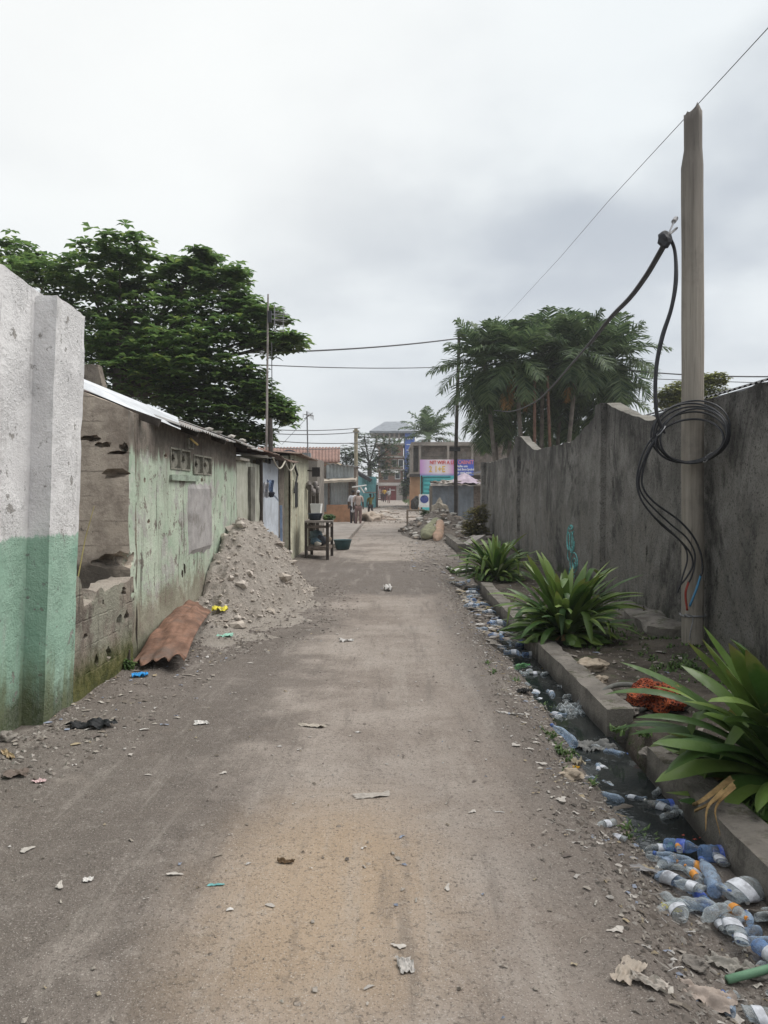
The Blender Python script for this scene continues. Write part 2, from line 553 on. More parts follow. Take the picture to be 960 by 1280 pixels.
def mat_kerb():
    m = Mt('worn_kerb_concrete', .92, .2)
    x, y, z = m.xyz()
    a = m.noise(3, 6, .65); f = m.noise(45, 4, .7)
    c = m.mix((.15, .137, .122), (.27, .245, .218), m.ss(a, .3, .7))
    c = m.mix(c, (.06, .056, .052), m.mul(m.ss(m.sum(z, m.mul(m.sum(a, -.5), .2)), -.02, -.14), .8))
    c = m.mix(c, (.08, .072, .065), m.mul(m.ss(m.noise(9, 5, .7, off=(3, 3, 0)), .54, .68), .6))
    nz = m.xyz(m.geo('Normal'))[2]
    c = m.mix(c, m.mix((.10, .085, .07), (.07, .08, .04), m.ss(a, .4, .6)), m.mul(m.mul(m.ss(nz, .4, .8), m.ss(m.noise(5, 6, .75, off=(1, 4, 2)), .50, .62)), .75))
    m.col(c).bump(m.sum(f, a), .8, .02)
    return m.m


def mat_corr(name, base, rust=(.22, .10, .055), amt=.5, streak=True, metal=0.0, rough=.6, off=(0, 0, 0)):
    if name in MATS: return MATS[name]
    m = Mt(name, rough, .4)
    cl = m.noise(2.0, 6, .7, off=off); st = m.noise(1.0, 6, .7, stretch=(10, 10, .35), off=off)
    v = m.noise(14, 5, .7, off=off)
    c = m.mix(tuple(k * .75 for k in base), tuple(min(1, k * 1.2) for k in base), m.ss(cl, .3, .7))
    d = m.ss(m.sum(m.mul(st if streak else cl, .65), m.mul(v, .35)), .62 - amt * .2, .74 - amt * .2)
    c = m.mix(c, rust, m.mul(d, .8))
    c = m.mix(c, tuple(k * .35 for k in base), m.mul(m.ss(v, .6, .72), .5))
    m.col(c)
    m.b.inputs['Metallic'].default_value = metal
    m.bump(v, .25, .01)
    MATS[name] = m.m
    return m.m


def mat_leaf(name, dark, light, trans=.25, rough=.5, spec=.35, yellow=None, scale=1.2):
    m = Mt(name, rough, spec)
    q = m.geo('Random Per Island')
    c = m.mix(dark, light, q)
    c = m.mix(c, tuple(k * .6 for k in dark), m.mul(m.ss(m.noise(scale, 4, .6), .52, .68), .6))
    if yellow:
        c = m.mix(c, yellow, m.mul(m.ss(q, .86, .97), .75))
    m.col(c)
    tr = m.n('ShaderNodeBsdfTranslucent'); m.L.new(c, tr.inputs['Color'])
    mxs = m.n('ShaderNodeMixShader'); mxs.inputs[0].default_value = trans
    m.L.new(m.b.outputs[0], mxs.inputs[1]); m.L.new(tr.outputs[0], mxs.inputs[2])
    m.L.new(mxs.outputs[0], m.N['Material Output'].inputs['Surface'])
    return m.m


def mat_strap():
    """glossy strap leaves with paler midrib lines"""
    m = Mt('strap_leaf', .38, .45)
    q = m.geo('Random Per Island')
    c = m.mix((.032, .088, .016), (.21, .30, .07), m.mth('POWER', q, 1.15))
    c = m.mix(c, (.30, .22, .07), m.mul(m.ss(m.noise(9, 5, .7), .66, .72), .8))
    c = m.mix(c, (.02, .06, .014), m.mul(m.ss(m.noise(4, 4, .6, off=(2, 2, 2)), .5, .7), .5))
    m.col(c)
    at = m.n('ShaderNodeAttribute'); at.attribute_name = 'tip'; tp = at.outputs['Fac']
    c = m.mix(c, (.32, .30, .09), m.mul(m.ss(m.sum(tp, m.mul(m.noise(6, 4, .7, off=(1, 1, 1)), .5)), 1.02, 1.16), .6))
    c = m.mix(c, (.24, .15, .065), m.mul(m.ss(m.sum(tp, m.sum(m.mul(m.noise(8, 4, .7), .4), m.mul(q, .10))), 1.16, 1.22), .95))
    c = m.mix(c, (.17, .16, .12), m.mul(m.ss(m.noise(3.5, 5, .7, off=(5, 0, 5)), .52, .70), .22))
    m.bump(m.noise(60, 2, .5, stretch=(1, 1, .3)), .15, .004)
    m.rough(m.mix((.36,) * 3, (.7,) * 3, m.ss(m.noise(5, 4, .7, off=(5, 0, 5)), .4, .65)))
    tr = m.n('ShaderNodeBsdfTranslucent'); m.L.new(c, tr.inputs['Color'])
    mxs = m.n('ShaderNodeMixShader'); mxs.inputs[0].default_value = .18
    m.L.new(m.b.outputs[0], mxs.inputs[1]); m.L.new(tr.outputs[0], mxs.inputs[2])
    m.L.new(mxs.outputs[0], m.N['Material Output'].inputs['Surface'])
    return m.m


def mat_plastic(name, tint, alpha=.5):
    """thin see-through bottle plastic, dirty"""
    m = Mt(name, .16, .5)
    d = m.noise(14, 5, .7)
    c = m.mix(tint, (.20, .18, .155), m.mul(m.ss(d, .48, .66), .85))
    m.col(c)
    m.bump(m.noise(45, 3, .6), .5, .012)
    t = m.n('ShaderNodeBsdfTransparent'); t.inputs[0].default_value = (*[min(1, .62 + k * .5) for k in tint], 1)
    lw = m.n('ShaderNodeLayerWeight'); lw.inputs[0].default_value = .35
    fac = m.mth('MAXIMUM', m.sum(m.mul(lw.outputs['Facing'], .8), 1 - alpha - .28), m.mul(m.ss(d, .5, .68), .6))
    mxs = m.n('ShaderNodeMixShader'); m.L.new(fac, mxs.inputs[0])
    m.L.new(t.outputs[0], mxs.inputs[1]); m.L.new(m.b.outputs[0], mxs.inputs[2])
    m.L.new(mxs.outputs[0], m.N['Material Output'].inputs['Surface'])
    return m.m


def mat_islands(name, cols, rough=.85, bump=True):
    m = Mt(name, rough, .25)
    q = m.geo('Random Per Island')
    n = len(cols)
    c = m.ramp(q, [(i / n, cols[i]) for i in range(n)], True)
    c = m.mix(c, (.09, .08, .07), m.mul(m.ss(m.noise(25, 4, .7), .48, .68), .55))
    m.col(c)
    if bump: m.bump(m.noise(70, 3, .6), .4, .006)
    return m.m


DIRT = mat_dirt(); SOIL = mat_soil(); DARKWALL = mat_darkwall(); WHITEGREEN = mat_whitegreen()
FACADE = mat_facade(); BLOCK = mat_block(); MOSSBLOCK = mat_block('mossy_block_wall', 1.0, True, 'y'); KERB = mat_kerb()
GREYBLOCK = mat_block('grey_block_wall', .8)
STRAP = mat_strap()
DRYLEAF = plain('dry_leaf', (.30, .20, .09), .9, .35, 20, .3)
WOOD = plain('weathered_wood', (.16, .13, .11), .9, .35, 9, .4, dirt=(.06, .05, .045))
DARKWOOD = plain('dark_wood', (.06, .05, .043), .9, .3, 9, .4)
RUST = plain('rusty_sheet_metal', (.175, .098, .068), .85, .45, 5, .5, dirt=(.13, .095, .078))
GALV = mat_corr('galvanised_sheet', (.55, .57, .60), amt=.05, rough=.45, metal=.3)
OLDGALV = mat_corr('old_roof_sheet', (.27, .265, .26), amt=.55, rough=.7)
BLACKRUB = plain('black_cable_sheath', (.022, .023, .028), .5, .2, 20, .05, spec=.4)
WIREGREY = plain('grey_wire', (.10, .10, .105), .6, .1, 10, 0)
STEEL = plain('dull_steel', (.30, .30, .31), .5, .2, 20, .1, metal=.6)
WHITEP = plain('white_paint', (.72, .72, .70), .6, .08, 8, .1)
HAZE = 0.0011
EXPO = 1.3
DENO = True

# ================================================================== terrain
def sstep(x, a, b):
    t = min(1, max(0, (x - a) / (b - a)))
    return t * t * (3 - 2 * t)


def gz(x, y):
    z = .32 * sstep(y, 37, 62)
    near = 1 - sstep(y, 40, 60)
    n1 = noise.noise(Vector((x * .7, y * .7, 0))); n2 = noise.noise(Vector((x * 3, y * 3, 5)))
    z += near * (.022 * n1 + .008 * n2)
    if y > 36: z += .06 * noise.noise(Vector((x * .8, y * .8, 9))) * sstep(y, 36, 39)
    # open drain beside the kerb
    end = 1 - sstep(y, 14.5, 17.5)
    bx = .74 + .06 * n1
    bank = sstep(x, bx, 1.24) * end
    if x < 1.62: z -= .125 * bank
    deep = sstep(x, 1.14 + .05 * n2, 1.26) * end * sstep(y, 3.45, 3.75) * (1 - .55 * sstep(y, 7.6, 8.6))
    if x < 1.62: z -= .16 * deep
    if .7 < x < 1.6 and y < 18: z += .022 * n2 + .012 * noise.noise(Vector((x * 9, y * 9, 2)))
    if x > 1.62 and y < 30:
        z += -.015 + .035 * n2 + .05 * sstep(x, 2.3, 3.0)
    if x < -1.55 and y < 30: z += sstep(-x, 1.55, 2.1) * (.035 + .02 * n2)
    return z


def axis(dense, step, lo, hi):
    a, b = dense
    vals = list(np.arange(a, b + 1e-6, step))
    s = step; v = a
    left = []
    while v > lo:
        s *= 1.35; v -= s; left.append(v)
    s = step; v = b; right = []
    while v < hi:
        s *= 1.35; v += s; right.append(v)
    return left[::-1] + vals + right


gxs = axis((-2.6, 3.2), .055, -900, 900)
gys = list(np.arange(-3, 1.2, .3)) + list(np.arange(1.2, 9, .055)) + list(np.arange(9, 20, .12)) + list(np.arange(20, 46, .35))
v = gys[-1]; s_ = .35
gys = [-900, -300, -100, -40, -15, -7] + gys
while v < 1800:
    s_ *= 1.3; v += s_; gys.append(v)
verts = [(x, y, gz(x, y)) for y in gys for x in gxs]
nx_ = len(gxs)
zones = {'road': [], 'ground': [], 'planting_bed': []}
for j in range(len(gys) - 1):
    for i in range(nx_ - 1):
        cx = (gxs[i] + gxs[i + 1]) / 2; cy = (gys[j] + gys[j + 1]) / 2
        f = (j * nx_ + i, j * nx_ + i + 1, (j + 1) * nx_ + i + 1, (j + 1) * nx_ + i)
        if 1.6 < cx < 3.15 and -3 < cy < 26: zones['planting_bed'].append(f)
        elif -1.95 < cx < .8 and -3 < cy < 37: zones['road'].append(f)
        else: zones['ground'].append(f)
for nm, fs in zones.items():
    used = sorted({i for f in fs for i in f}); mp = {u: k for k, u in enumerate(used)}
    me = bpy.data.meshes.new(nm)
    me.from_pydata([verts[u] for u in used], [], [tuple(mp[i] for i in f) for f in fs])
    me.materials.append(SOIL if nm == 'planting_bed' else DIRT)
    me.polygons.foreach_set('use_smooth', [True] * len(me.polygons))
    o = bpy.data.objects.new(nm, me); COL.objects.link(o)
    tag(o, {'road': 'packed dirt lane with a pale trodden middle and dark damp sides', 'ground': 'bare grey ground around the lane and the drain bank',
            'planting_bed': 'dark mossy soil strip between the kerb and the blackened wall'}[nm], {'road': 'road', 'ground': 'ground', 'planting_bed': 'soil bed'}[nm], kind='structure')

wm = Mt('drain_water', .08, .5)
wm.col(wm.mix((.012, .016, .018), (.03, .034, .033), wm.ss(wm.noise(5, 5, .6), .35, .7)))
wm.rough(wm.mix((.05,) * 3, (.35,) * 3, wm.ss(wm.noise(6, 5, .7, off=(2, 0, 0)), .5, .66)))
wm.bump(wm.noise(30, 2, .5), .06, .01)
mb = MB(); mb.grid(lambda u, w: (1.0 + .505 * u, 3.4 + 5.2 * w, -.135), 4, 20)
tag(mb.build('water', wm.m), 'black stagnant water standing in the open drain', 'water', kind='structure')

# ---------------------------------------------------------------- kerbs
def kerb(pts, w, z0, z1, name, label, seed):
    mb = MB()
    (xa, ya), (xb, yb) = pts
    mb.rough_box(xa, xa + w, ya, yb, z0, z1, res=.09, amp=.012, chip=.035, seed=seed)
    if xb != xa:
        mb.v = [(v[0] + (xb - xa) * (v[1] - ya) / (yb - ya), v[1], v[2]) for v in mb.v]
    o = mb.build(name, KERB)
    return tag(o, label, 'kerb', 'concrete kerb pieces along the drain')


kerb([(1.5, 1.2), (1.5, 4.5)], .19, -.4, .045, 'kerb_segment', 'long grey concrete kerb below the nearest strap-leaved plant', 1)
kerb([(1.47, 5.22), (1.43, 7.55)], .18, -.4, .06, 'kerb_segment', 'clean edged concrete kerb running from the black water up to the middle plant', 2)
kerb([(1.43, 7.62), (1.45, 12.6)], .18, -.4, .04, 'kerb_segment', 'littered concrete kerb between the middle plant and the far plant', 3)
kerb([(1.66, 19.3), (1.62, 25.3)], .2, -.1, .2, 'kerb_segment', 'raised pale kerb piece in front of the rubble and sacks', 4)
mb = MB(); mb.rough_box(-.5, .5, -.16, .16, 0, .12, .12, .008, chip=.02)
o = mb.build('concrete_slab', plain('pale_slab', (.34, .31, .29), .9, .2, 6, .4), loc=(2.15, 20.4, .0), local=True)
o.rotation_euler = (R(-6), R(-12), R(58)); o.location.z = .12
tag(o, 'pale broken concrete slab lying skewed behind the far strap-leaved plant', 'slab')
# low footing ledge at the wall foot
mb = MB(); mb.rough_box(2.72, 3.1, 7.9, 9.9, -.1, .13, .08, .04, chip=.09, seed=8)
tag(mb.build('wall_footing', KERB), 'low rough concrete ledge along the foot of the dark wall beside the pole', 'ledge')

mb = MB(); mb.rough_box(-3.6, -1.3, 20.4, 35.5, -.1, .13, .4, .012, chip=.03, seed=3)
tag(mb.build('pavement', plain('pavement_concrete', (.27, .24, .215), .95, .2, 2, .4)), 'raised cement apron in front of the brick counter', 'pavement', kind='structure')

# ================================================================== right boundary wall
def rtop(x, y):
    d = abs(((y - 11.3) + 3.7) % 7.45 - 3.7)
    base = 2.39 + (.06 if y < 9 else 0.0) + .05 * sstep(y, 12, 20)
    pk = .43 * max(0, 1 - max(0, d - .14) / 2.0) ** 1.35
    if y > 20.5: pk *= 0.15
    return base + pk + .02 * noise.noise(Vector((y * 2.5, 0, 0)))


bw = empty('boundary_wall', (3.2, 11, 0), 'tall blackened concrete wall with a scalloped top behind the plants', 'wall')
mb = MB(); mb.rough_box(3.1, 3.3, -2.5, 26, -.2, 2.4, res=.13, amp=.012, top=rtop, chip=.03, seed=4)
wallo = mb.build('panel', DARKWALL, bw)
c = []
for (px, py, y, a, b) in ((803, 763, 9.3, .055, .07), (765, 603, 10.8, .03, .11), (815, 780, 9.0, .05, .05), (808, 690, 9.2, .03, .09), (812, 775, 9.1, .05, .07), (640, 650, 19.8, .04, .08)):
    y = 3.1 * F / (px - 490)
    c.append(MB().blob((3.1, y, ZAT(py, y)), (.13, a * 1.3, b), .4, 1.8, 2, seed=px))
cut(wallo, c)
for k, (py_, w_) in enumerate(((3.9, .32), (11.35, .34), (18.8, .34), (25.75, .4))):
    mb = MB(); mb.rough_box(3.02 if k < 3 else 2.98, 3.104, py_ - w_ / 2, py_ + w_ / 2, -.1, 2.6, .13, .01,
                            top=lambda x, y, q=py_: rtop(x, q) - .01, chip=.03, seed=k + 20)
    mb.build('pilaster', DARKWALL, bw)
# chalk scrawl
def scr(pts, y0):
    out = []
    for (px, py) in pts:
        y = 3.1 * F / (px - 490)
        out.append((3.088, y, ZAT(py, y)))
    return out


gm = plain('turquoise_chalk', (.20, .55, .54), .95, .45, 30, 0, dirt=(.09, .12, .12))
mb = MB()
loops = []
for k, (cx, cy, rx, ry, t0, t1) in enumerate(((714, 659, 2.5, 2.6, 0, 7), (711, 676, 1.8, 11, 0, 7), (715, 678, 2.2, 13, 1, 8), (713, 672, 3.6, 15, 1.6, 5.5), (717, 676, 1.6, 12, 0, 5),
                                              (718, 703, 4.6, 12.5, 0, 6.6), (718.5, 704, 2.4, 6.5, 0, 6.6), (719, 706, 1.1, 3, 0, 6), (713, 693, 2.8, 8, 2, 6), (716, 715, 3.5, 8, .5, 4))):
    loops.append([(cx + rx * math.cos(t0 + (t1 - t0) * i / 24), cy + ry * math.sin(t0 + (t1 - t0) * i / 24)) for i in range(25)])
for lp in loops: mb.tube(scr(lp, 0), .008, 4)
mb.build('chalk_scrawl', gm, bw)

# ================================================================== left white-and-green wall
def ltop(x, y):
    return 2.86 - .08 * max(0, y - 4.5) + .005 * noise.noise(Vector((y * 5, x * 3, 0))) + .007 * noise.noise(Vector((y * 19, x * 13, 0)))


lw = empty('painted_wall', (-2.4, 4, 0), 'rough plaster wall painted white above and green below, nearest on the lane', 'wall')
mb = MB(); mb.rough_box(-2.62, -2.40, -2.5, 5.34, -.1, 2.88, .06, .006, top=ltop, chip=.006, seed=31)
mb.v = [(v[0] + .13 * v[2] / 2.8, v[1], v[2]) for v in mb.v]
mb.build('panel', WHITEGREEN, lw)
mb = MB(); mb.rough_box(-2.46, -2.255, 4.90, 5.36, -.1, 2.86, .04, .004, top=lambda x, y: ltop(x, y) - .035, chip=.016, seed=32)
mb.v = [(v[0] + .125 * v[2] / 2.8, v[1], v[2]) for v in mb.v]
mb.build('pilaster', WHITEGREEN, lw)

# low broken wall in the gap
def lowtop(x, y):
    t = (y - 5.36) / 1.34
    z = .775 + .05 * noise.noise(Vector((y * 4, 1, 0))) + .03 * noise.noise(Vector((y * 11, x * 8, 0)))
    if t < .22: z += .16 * (1 - sstep(t, .12, .22)) * sstep(t, -.05, .06)
    if .2 < t < .35: z -= .06
    return z


mb = MB(); mb.rough_box(-2.47, -2.27, 5.37, 6.695, -.1, .9, .045, .014, top=lowtop, chip=.04, seed=33)
lo = mb.build('low_wall', MOSSBLOCK)
c = []
for (px, py, a, b) in ((152, 740, .045, .04), (147, 776, .05, .05), (155, 770, .05, .05), (132, 818, .04, .06), (118, 827, .035, .05), (163, 745, .04, .05), (104, 797, .03, .03), (127, 753, .022, .02), (140, 700, .01, .01)):
    y = 2.27 * F / (490 - px)
    c.append(MB().blob((-2.27, y, ZAT(py, y)), (.12, a * 1.2, b), .45, 1.9, 2, seed=px))
cut(lo, c)
tag(lo, 'low broken block wall with mossy foot and holes between the painted wall and the green house', 'wall')

# weed stalk standing in the gap
mb = MB()
mb.tube([(-2.62, 6.35, .8), (-2.57, 6.4, 1.15), (-2.5, 6.42, 1.42)], [.006, .005, .003], 5)
tag(mb.build('dry_stalk', plain('straw', (.38, .33, .14), .9, .2)), 'thin yellow stalk leaning in the gap above the low broken wall', 'stalk')

# ================================================================== green house
gh = empty('green_house', (-3.3, 9, 0), 'low house of flaking pale green walls under a corrugated tin roof', 'house')
def roofz(x): return 2.20 + max(0, (-2.1 - x)) * .36


mb = MB(); mb.rough_box(-2.48, -2.30, 6.884, 11.35, -.1, 2.2, .07, .012, top=lambda x, y: 2.24 + (-2.3 - x) * .3, chip=.02, seed=40)
fo = mb.build('street_wall', FACADE, gh)
c = MB()
VB = ((7.92, 8.72, 1.77, 2.0), (8.86, 9.74, 1.74, 1.97), (8.62, 8.86, 2.02, 2.14))
for (a, b, z0, z1) in VB: c.box(-2.6, -2.2, a, b, z0, z1)
cut(fo, c)
c = []
for (px, py, a, b) in ((230, 713, .03, .07), (227, 717, .03, .05), (184, 652, .03, .02), (180, 600, .02, .03), (206, 570, .04, .03), (252, 600, .05, .03)):
    y = 2.3 * F / (490 - px)
    c.append(MB().blob((-2.3, y, ZAT(py, y)), (.06, a * 1.2, b), .45, 1.9, 2, seed=px))
cut(fo, c)
mb = MB(); mb.rough_box(-4.6, -2.302, 6.7, 6.88, -.1, 2.3, .08, .014, top=lambda x, y: 2.255 + (-2.3 - x) * .40, chip=.02, seed=41)
eo = mb.build('end_wall', FACADE, gh)
c = []
for (px, py, a, b) in ((143, 592, .13, .045), (132, 701, .12, .06), (164, 699, .11, .08), (150, 697, .07, .06), (148, 566, .1, .02), (112, 548, .10, .03), (128, 556, .07, .03), (155, 560, .04, .05)):
    p = P(px, py, 6.7)
    c.append(MB().blob(p, (a, .11, b), .5, 2.0, 2, seed=px))
cut(eo, c)
mb = MB()
mb.box(-4.6, -2.6, 11.1, 11.3, -.1, 2.2); mb.box(-4.7, -4.604, 6.7, 11.3, -.1, 2.9); mb.box(-4.6, -2.6, 6.95, 11.0, .0, .02)
mb.build('inner_wall', GREYBLOCK, gh)
# breeze blocks
bm_ = plain('breeze_block', (.26, .25, .21), .95, .3, 12, .5, dirt=(.06, .055, .05))
for (a, b, z0, z1) in VB:
    n = 1 if b - a < .3 else 2
    for k in range(n):
        y0 = a + (b - a) * k / n + .008; y1 = a + (b - a) * (k + 1) / n - .008
        mb = MB()
        t = .018; xf, xb = -2.285, -2.41
        for (p, q) in ((y0, y0 + t), (y1 - t, y1)): mb.box(xb, xf, p, q, z0, z1)
        mb.box(xb, xf, y0 + t, y1 - t, z0, z0 + t); mb.box(xb, xf, y0 + t, y1 - t, z1 - t, z1)
        ym, zm = (y0 + y1) / 2, (z0 + z1) / 2
        pts = [(ym, z0 + .02), (y1 - .02, zm), (ym, z1 - .02), (y0 + .02, zm)]
        for i in range(4):
            (p0, q0), (p1, q1) = pts[i], pts[(i + 1) % 4]
            mb.bar((xf - .05, p0, q0), (xf - .045, p1, q1), .024, .08)
        for (yy, zz) in ((y0, z0), (y1, z0), (y1, z1), (y0, z1)):
            mb.bar((xf - .05, yy + (.02 if yy == y0 else -.02), zz + (.02 if zz == z0 else -.02)), (xf - .05, (yy * .8 + ym * .2), (zz * .8 + zm * .2)), .02, .07)
        mb.build('ventilation_block', bm_, gh)
mb = MB(); mb.rough_box(-2.30, -2.268, 7.9, 9.0, 1.655, 1.72, .06, .006, chip=.02, seed=50)
mb.build('lintel', plain('pale_green_render', (.30, .36, .29), .9, .25, 10, .4, dirt=(.14, .13, .11)), gh)
mb = MB()
def inf(u, w):
    y = 8.62 + 1.12 * u; z = .80 + .84 * w
    e = .03 * noise.noise(Vector((y * 7, z * 7, 3)))
    edge = min(u, 1 - u, w, 1 - w)
    return (-2.292 + (.018 if 0.001 < edge else -.01) + .004 * noise.noise(Vector((y * 9, z * 9, 0))), y + (e if u in (0, 1) else 0), z + (e * 1.5 if w in (0, 1) else 0))
mb.grid(inf, 14, 12)
mb.build('blocked_window', plain('lilac_grey_render', (.33, .315, .31), .92, .18, 5, .5, dirt=(.17, .155, .14)), gh, smooth=False)
# roof: street slope corrugated across, sheets lapped
def sheet(mb, x0, y0, y1, depth, zf, slope, lam=.085, amp=.011, nx=3, sag=.01, seed=0):
    n = max(8, int((y1 - y0) / lam * 8))
    def fn(u, w):
        y = y0 + (y1 - y0) * u; x = x0 - depth * w
        e = .012 * noise.noise(Vector((y * 3, x, seed)))
        return (x + (.02 * noise.noise(Vector((y * 2, seed, 0))) if w == 0 else 0), y, zf + slope * depth * w + amp * math.sin(2 * math.pi * y / lam) + e - sag * math.sin(math.pi * u))
    mb.grid(fn, n, nx)
mb = MB()
sheet(mb, -2.08, 7.55, 8.5, 2.7, 2.20, .36, seed=1); sheet(mb, -2.06, 8.46, 9.5, 2.7, 2.195, .36, seed=2)
sheet(mb, -2.10, 9.45, 10.4, 2.7, 2.20, .36, seed=3); sheet(mb, -2.03, 10.3, 11.4, 2.7, 2.19, .36, seed=4); sheet(mb, -2.09, 11.35, 12.5, 2.7, 2.185, .36, seed=5)
ro = mb.build('roof', OLDGALV, gh, smooth=True)
mb = MB()
A, B_, C_, D_ = P(92, 481, 6.62), P(226, 537, 7.5), P(222, 522, 8.5), P(104, 474, 7.5)
def shn(u, w):
    p = A.lerp(B_, u).lerp(D_.lerp(C_, u), w)
    return (p.x, p.y, p.z + .006 * math.sin(w * 40))
mb.grid(shn, 10, 40)
mb.build('loose_roof_sheet', GALV, gh, smooth=True)
for y in (7.0, 8.4, 9.8, 11.2): mb = MB(); mb.bar((-2.12, y, 2.165), (-4.6, y, 2.165 + .36 * 2.48), .05, .07); mb.build('rafter', DARKWOOD, gh)
mb = MB(); mb.tube([P(238, 548, 8.4), P(247, 556, 8.6)], .012, 5); mb.build('bamboo_stub', plain('straw2', (.4, .3, .12), .9, .2), gh)
# stones and bits holding the tin down
for k, (px, y) in enumerate(((262, 10.0), (273, 10.4), (289, 11.0), (303, 11.6))):
    mb = MB(); x = XAT(px, y); mb.blob((x, y, 2.22 + (-2.08 - x) * .36 + .015), (.065, .06, .03), .4, 2, 1, seed=k)
    tag(mb.build('roof_stone', plain('pale_stone', (.36, .34, .31), .95, .2)), 'stone weighing down the tin roof of the green house', 'stone', 'stones weighing down the tin roof')

# grey wall rising behind
gwall = MB()
def gwt(x, y):
    z = ZAT(456, 12.7)
    if x > XAT(133, 12.7): z = ZAT(487, 12.7) - (x - XAT(133, 12.7)) * .35
    return z + .02 * noise.noise(Vector((x * 4, 0, 0)))
gwall.rough_box(-5.9, XAT(170, 12.7), 12.6, 12.8, -.1, 3.4, .1, .01, top=gwt, chip=.03, seed=60)
tag(gwall.build('firewall', GREYBLOCK), 'grey stepped block wall showing above the tin roof of the green house', 'wall')

# ---------------------------------------------------------------- pale wall and door beyond
pw = empty('whitewashed_wall', (-2.4, 12.4, 0), 'streaked pale wall with a dark post behind the sand heap', 'wall')
def mat_pale():
    m = Mt('streaked_whitewash', .92, .2)
    x, y, z = m.xyz()
    st = m.noise(1.0, 6, .7, stretch=(9, 9, .5)); cl = m.noise(3, 6, .7)
    c = m.mix((.33, .335, .27), (.47, .47, .41), m.ss(cl, .3, .7))
    c = m.mix(c, (.15, .14, .12), m.mul(m.ss(st, .50, .63), .85))
    m.col(c).bump(cl, .5, .02); return m.m
PALE = mat_pale()
mb = MB(); mb.rough_box(-2.46, -2.30, 11.36, 13.3, -.1, 2.0, .1, .012, chip=.03, seed=61); mb.build('panel', PALE, pw)
mb = MB(); mb.rough_box(-2.31, -2.255, 12.25, 12.62, 0, 1.93, .12, .01, seed=62); mb.build('post', plain('grey_post', (.14, .135, .115), .95, .3, 6, .4), pw)
mb = MB(); mb.rough_box(-2.33, -2.24, 11.3, 12.1, 2.003, 2.04, .1, .01, seed=63); mb.build('coping', plain('pale_wood', (.42, .39, .34), .9, .2), pw)

dh = empty('door_shed', (-2.6, 14.4, 0), 'shed front with a bluish white door under a rusty ragged roof', 'shed')
mb = MB(); mb.box(-2.36, -2.26, 13.32, 13.44, 0, 2.1); mb.build('door_post', DARKWOOD, dh)
mb = MB()
def leaf(u, w):
    y = 13.5 + 2.1 * u; z = .02 + (2.03 + .10 * abs(math.sin(u * 8.5)) * (1 if u > .55 else 0)) * w
    return (-2.30 + .012 * math.sin(u * 30) + .02 * noise.noise(Vector((y * 2, z * 2, 0))), y, z)
mb.grid(leaf, 40, 10)
mb.build('door', plain('bluish_white_tin', (.52, .56, .62), .6, .12, 3, .3, dirt=(.38, .40, .44)), dh, smooth=True)
mb = MB(); mb.box(-2.44, -2.36, 13.44, 14.3, 1.62, 2.08); mb.build('board', plain('tan_board', (.34, .26, .16), .9, .2, 5), dh)
mb = MB(); mb.bar((-2.24, 15.5, .2), (-2.24, 15.45, 1.25), .05, .03); mb.build('door_edge', plain('blue_strip', (.24, .31, .44), .7, .2), dh)
mb = MB(); mb.rough_box(-2.48, -2.31, 15.66, 16.46, -.1, 2.2, .12, .015, chip=.03, seed=64); mb.build('side_wall', GREYBLOCK, dh)
mb = MB(); mb.box(-4.2, -2.5, 13.3, 13.4, 0, 2.1); mb.box(-4.2, -4.1, 13.4, 15.7, 0, 2.1); mb.box(-4.1, -2.53, 15.6, 15.72, 0, 2.1); mb.build('back_wall', GREYBLOCK, dh)
mb = MB(); sheet(mb, -2.02, 12.55, 13.9, 2.3, 2.19, .17, seed=7); sheet(mb, -1.98, 13.8, 16.5, 2.3, 2.16, .2, seed=9, sag=.05)
mb.build('roof', mat_corr('rusty_roof_sheet', (.17, .13, .11), (.12, .06, .04), .8, False, rough=.85), dh, smooth=True)
mb = MB(); mb.grid(lambda u, w: (-2.1 - .5 * w, 12.7 + 1.1 * u, 2.12 + .05 * w + .02 * math.sin(u * 9)), 12, 2); mb.build('roof_flap', WHITEP, dh)

# clothes on the door
cl_ = empty('hanging_clothes', (-2.2, 13.9, 1.4), 'blue and white clothes hung on the bluish white door', 'clothes')
def cloth(mb, px0, px1, py0, py1, y, seed, taper=.1):
    a = P(px0, py0, y); b = P(px1, py1, y)
    def fn(u, w):
        z = a.z + (b.z - a.z) * w
        m = a.x + (b.x - a.x) * (u * (1 - taper * w) + taper * w * .5)
        return (m + .02 * noise.noise(Vector((u * 4, w * 4, seed))), y + .04 * math.sin(u * 9 + seed + w * 2) + .03 * noise.noise(Vector((u * 3, w * 3, seed + 4))), z + .03 * noise.noise(Vector((u * 5, seed, 0))))
    mb.grid(fn, 10, 10)
mb = MB(); cloth(mb, 333, 343, 600, 618, 13.72, 1, .35); mb.build('blue_shirt', plain('blue_cloth', (.20, .27, .42), .95, .5, 25, .2, dirt=(.5, .52, .56)), cl_, smooth=True)
mb = MB(); cloth(mb, 329, 336, 603, 622, 13.6, 2, -.2); mb.build('white_shirt', plain('white_cloth', (.58, .58, .60), .95, .12, 25, .2), cl_, smooth=True)
mb = MB(); mb.blob(P(339.5, 618, 13.6), (.06, .05, .055), .3, 2, 2, 1); mb.build('dark_bundle', plain('navy_cloth', (.02, .022, .035), .95, .2), cl_, smooth=True)
mb = MB(); mb.grid(lambda u, w: P(331 + 17 * u, 609 + 16 * u + 3 * w + 2 * math.sin(u * 6), 13.62), 10, 3); mb.build('sash', plain('pale_blue_cloth', (.40, .45, .56), .95, .15), cl_, smooth=True)

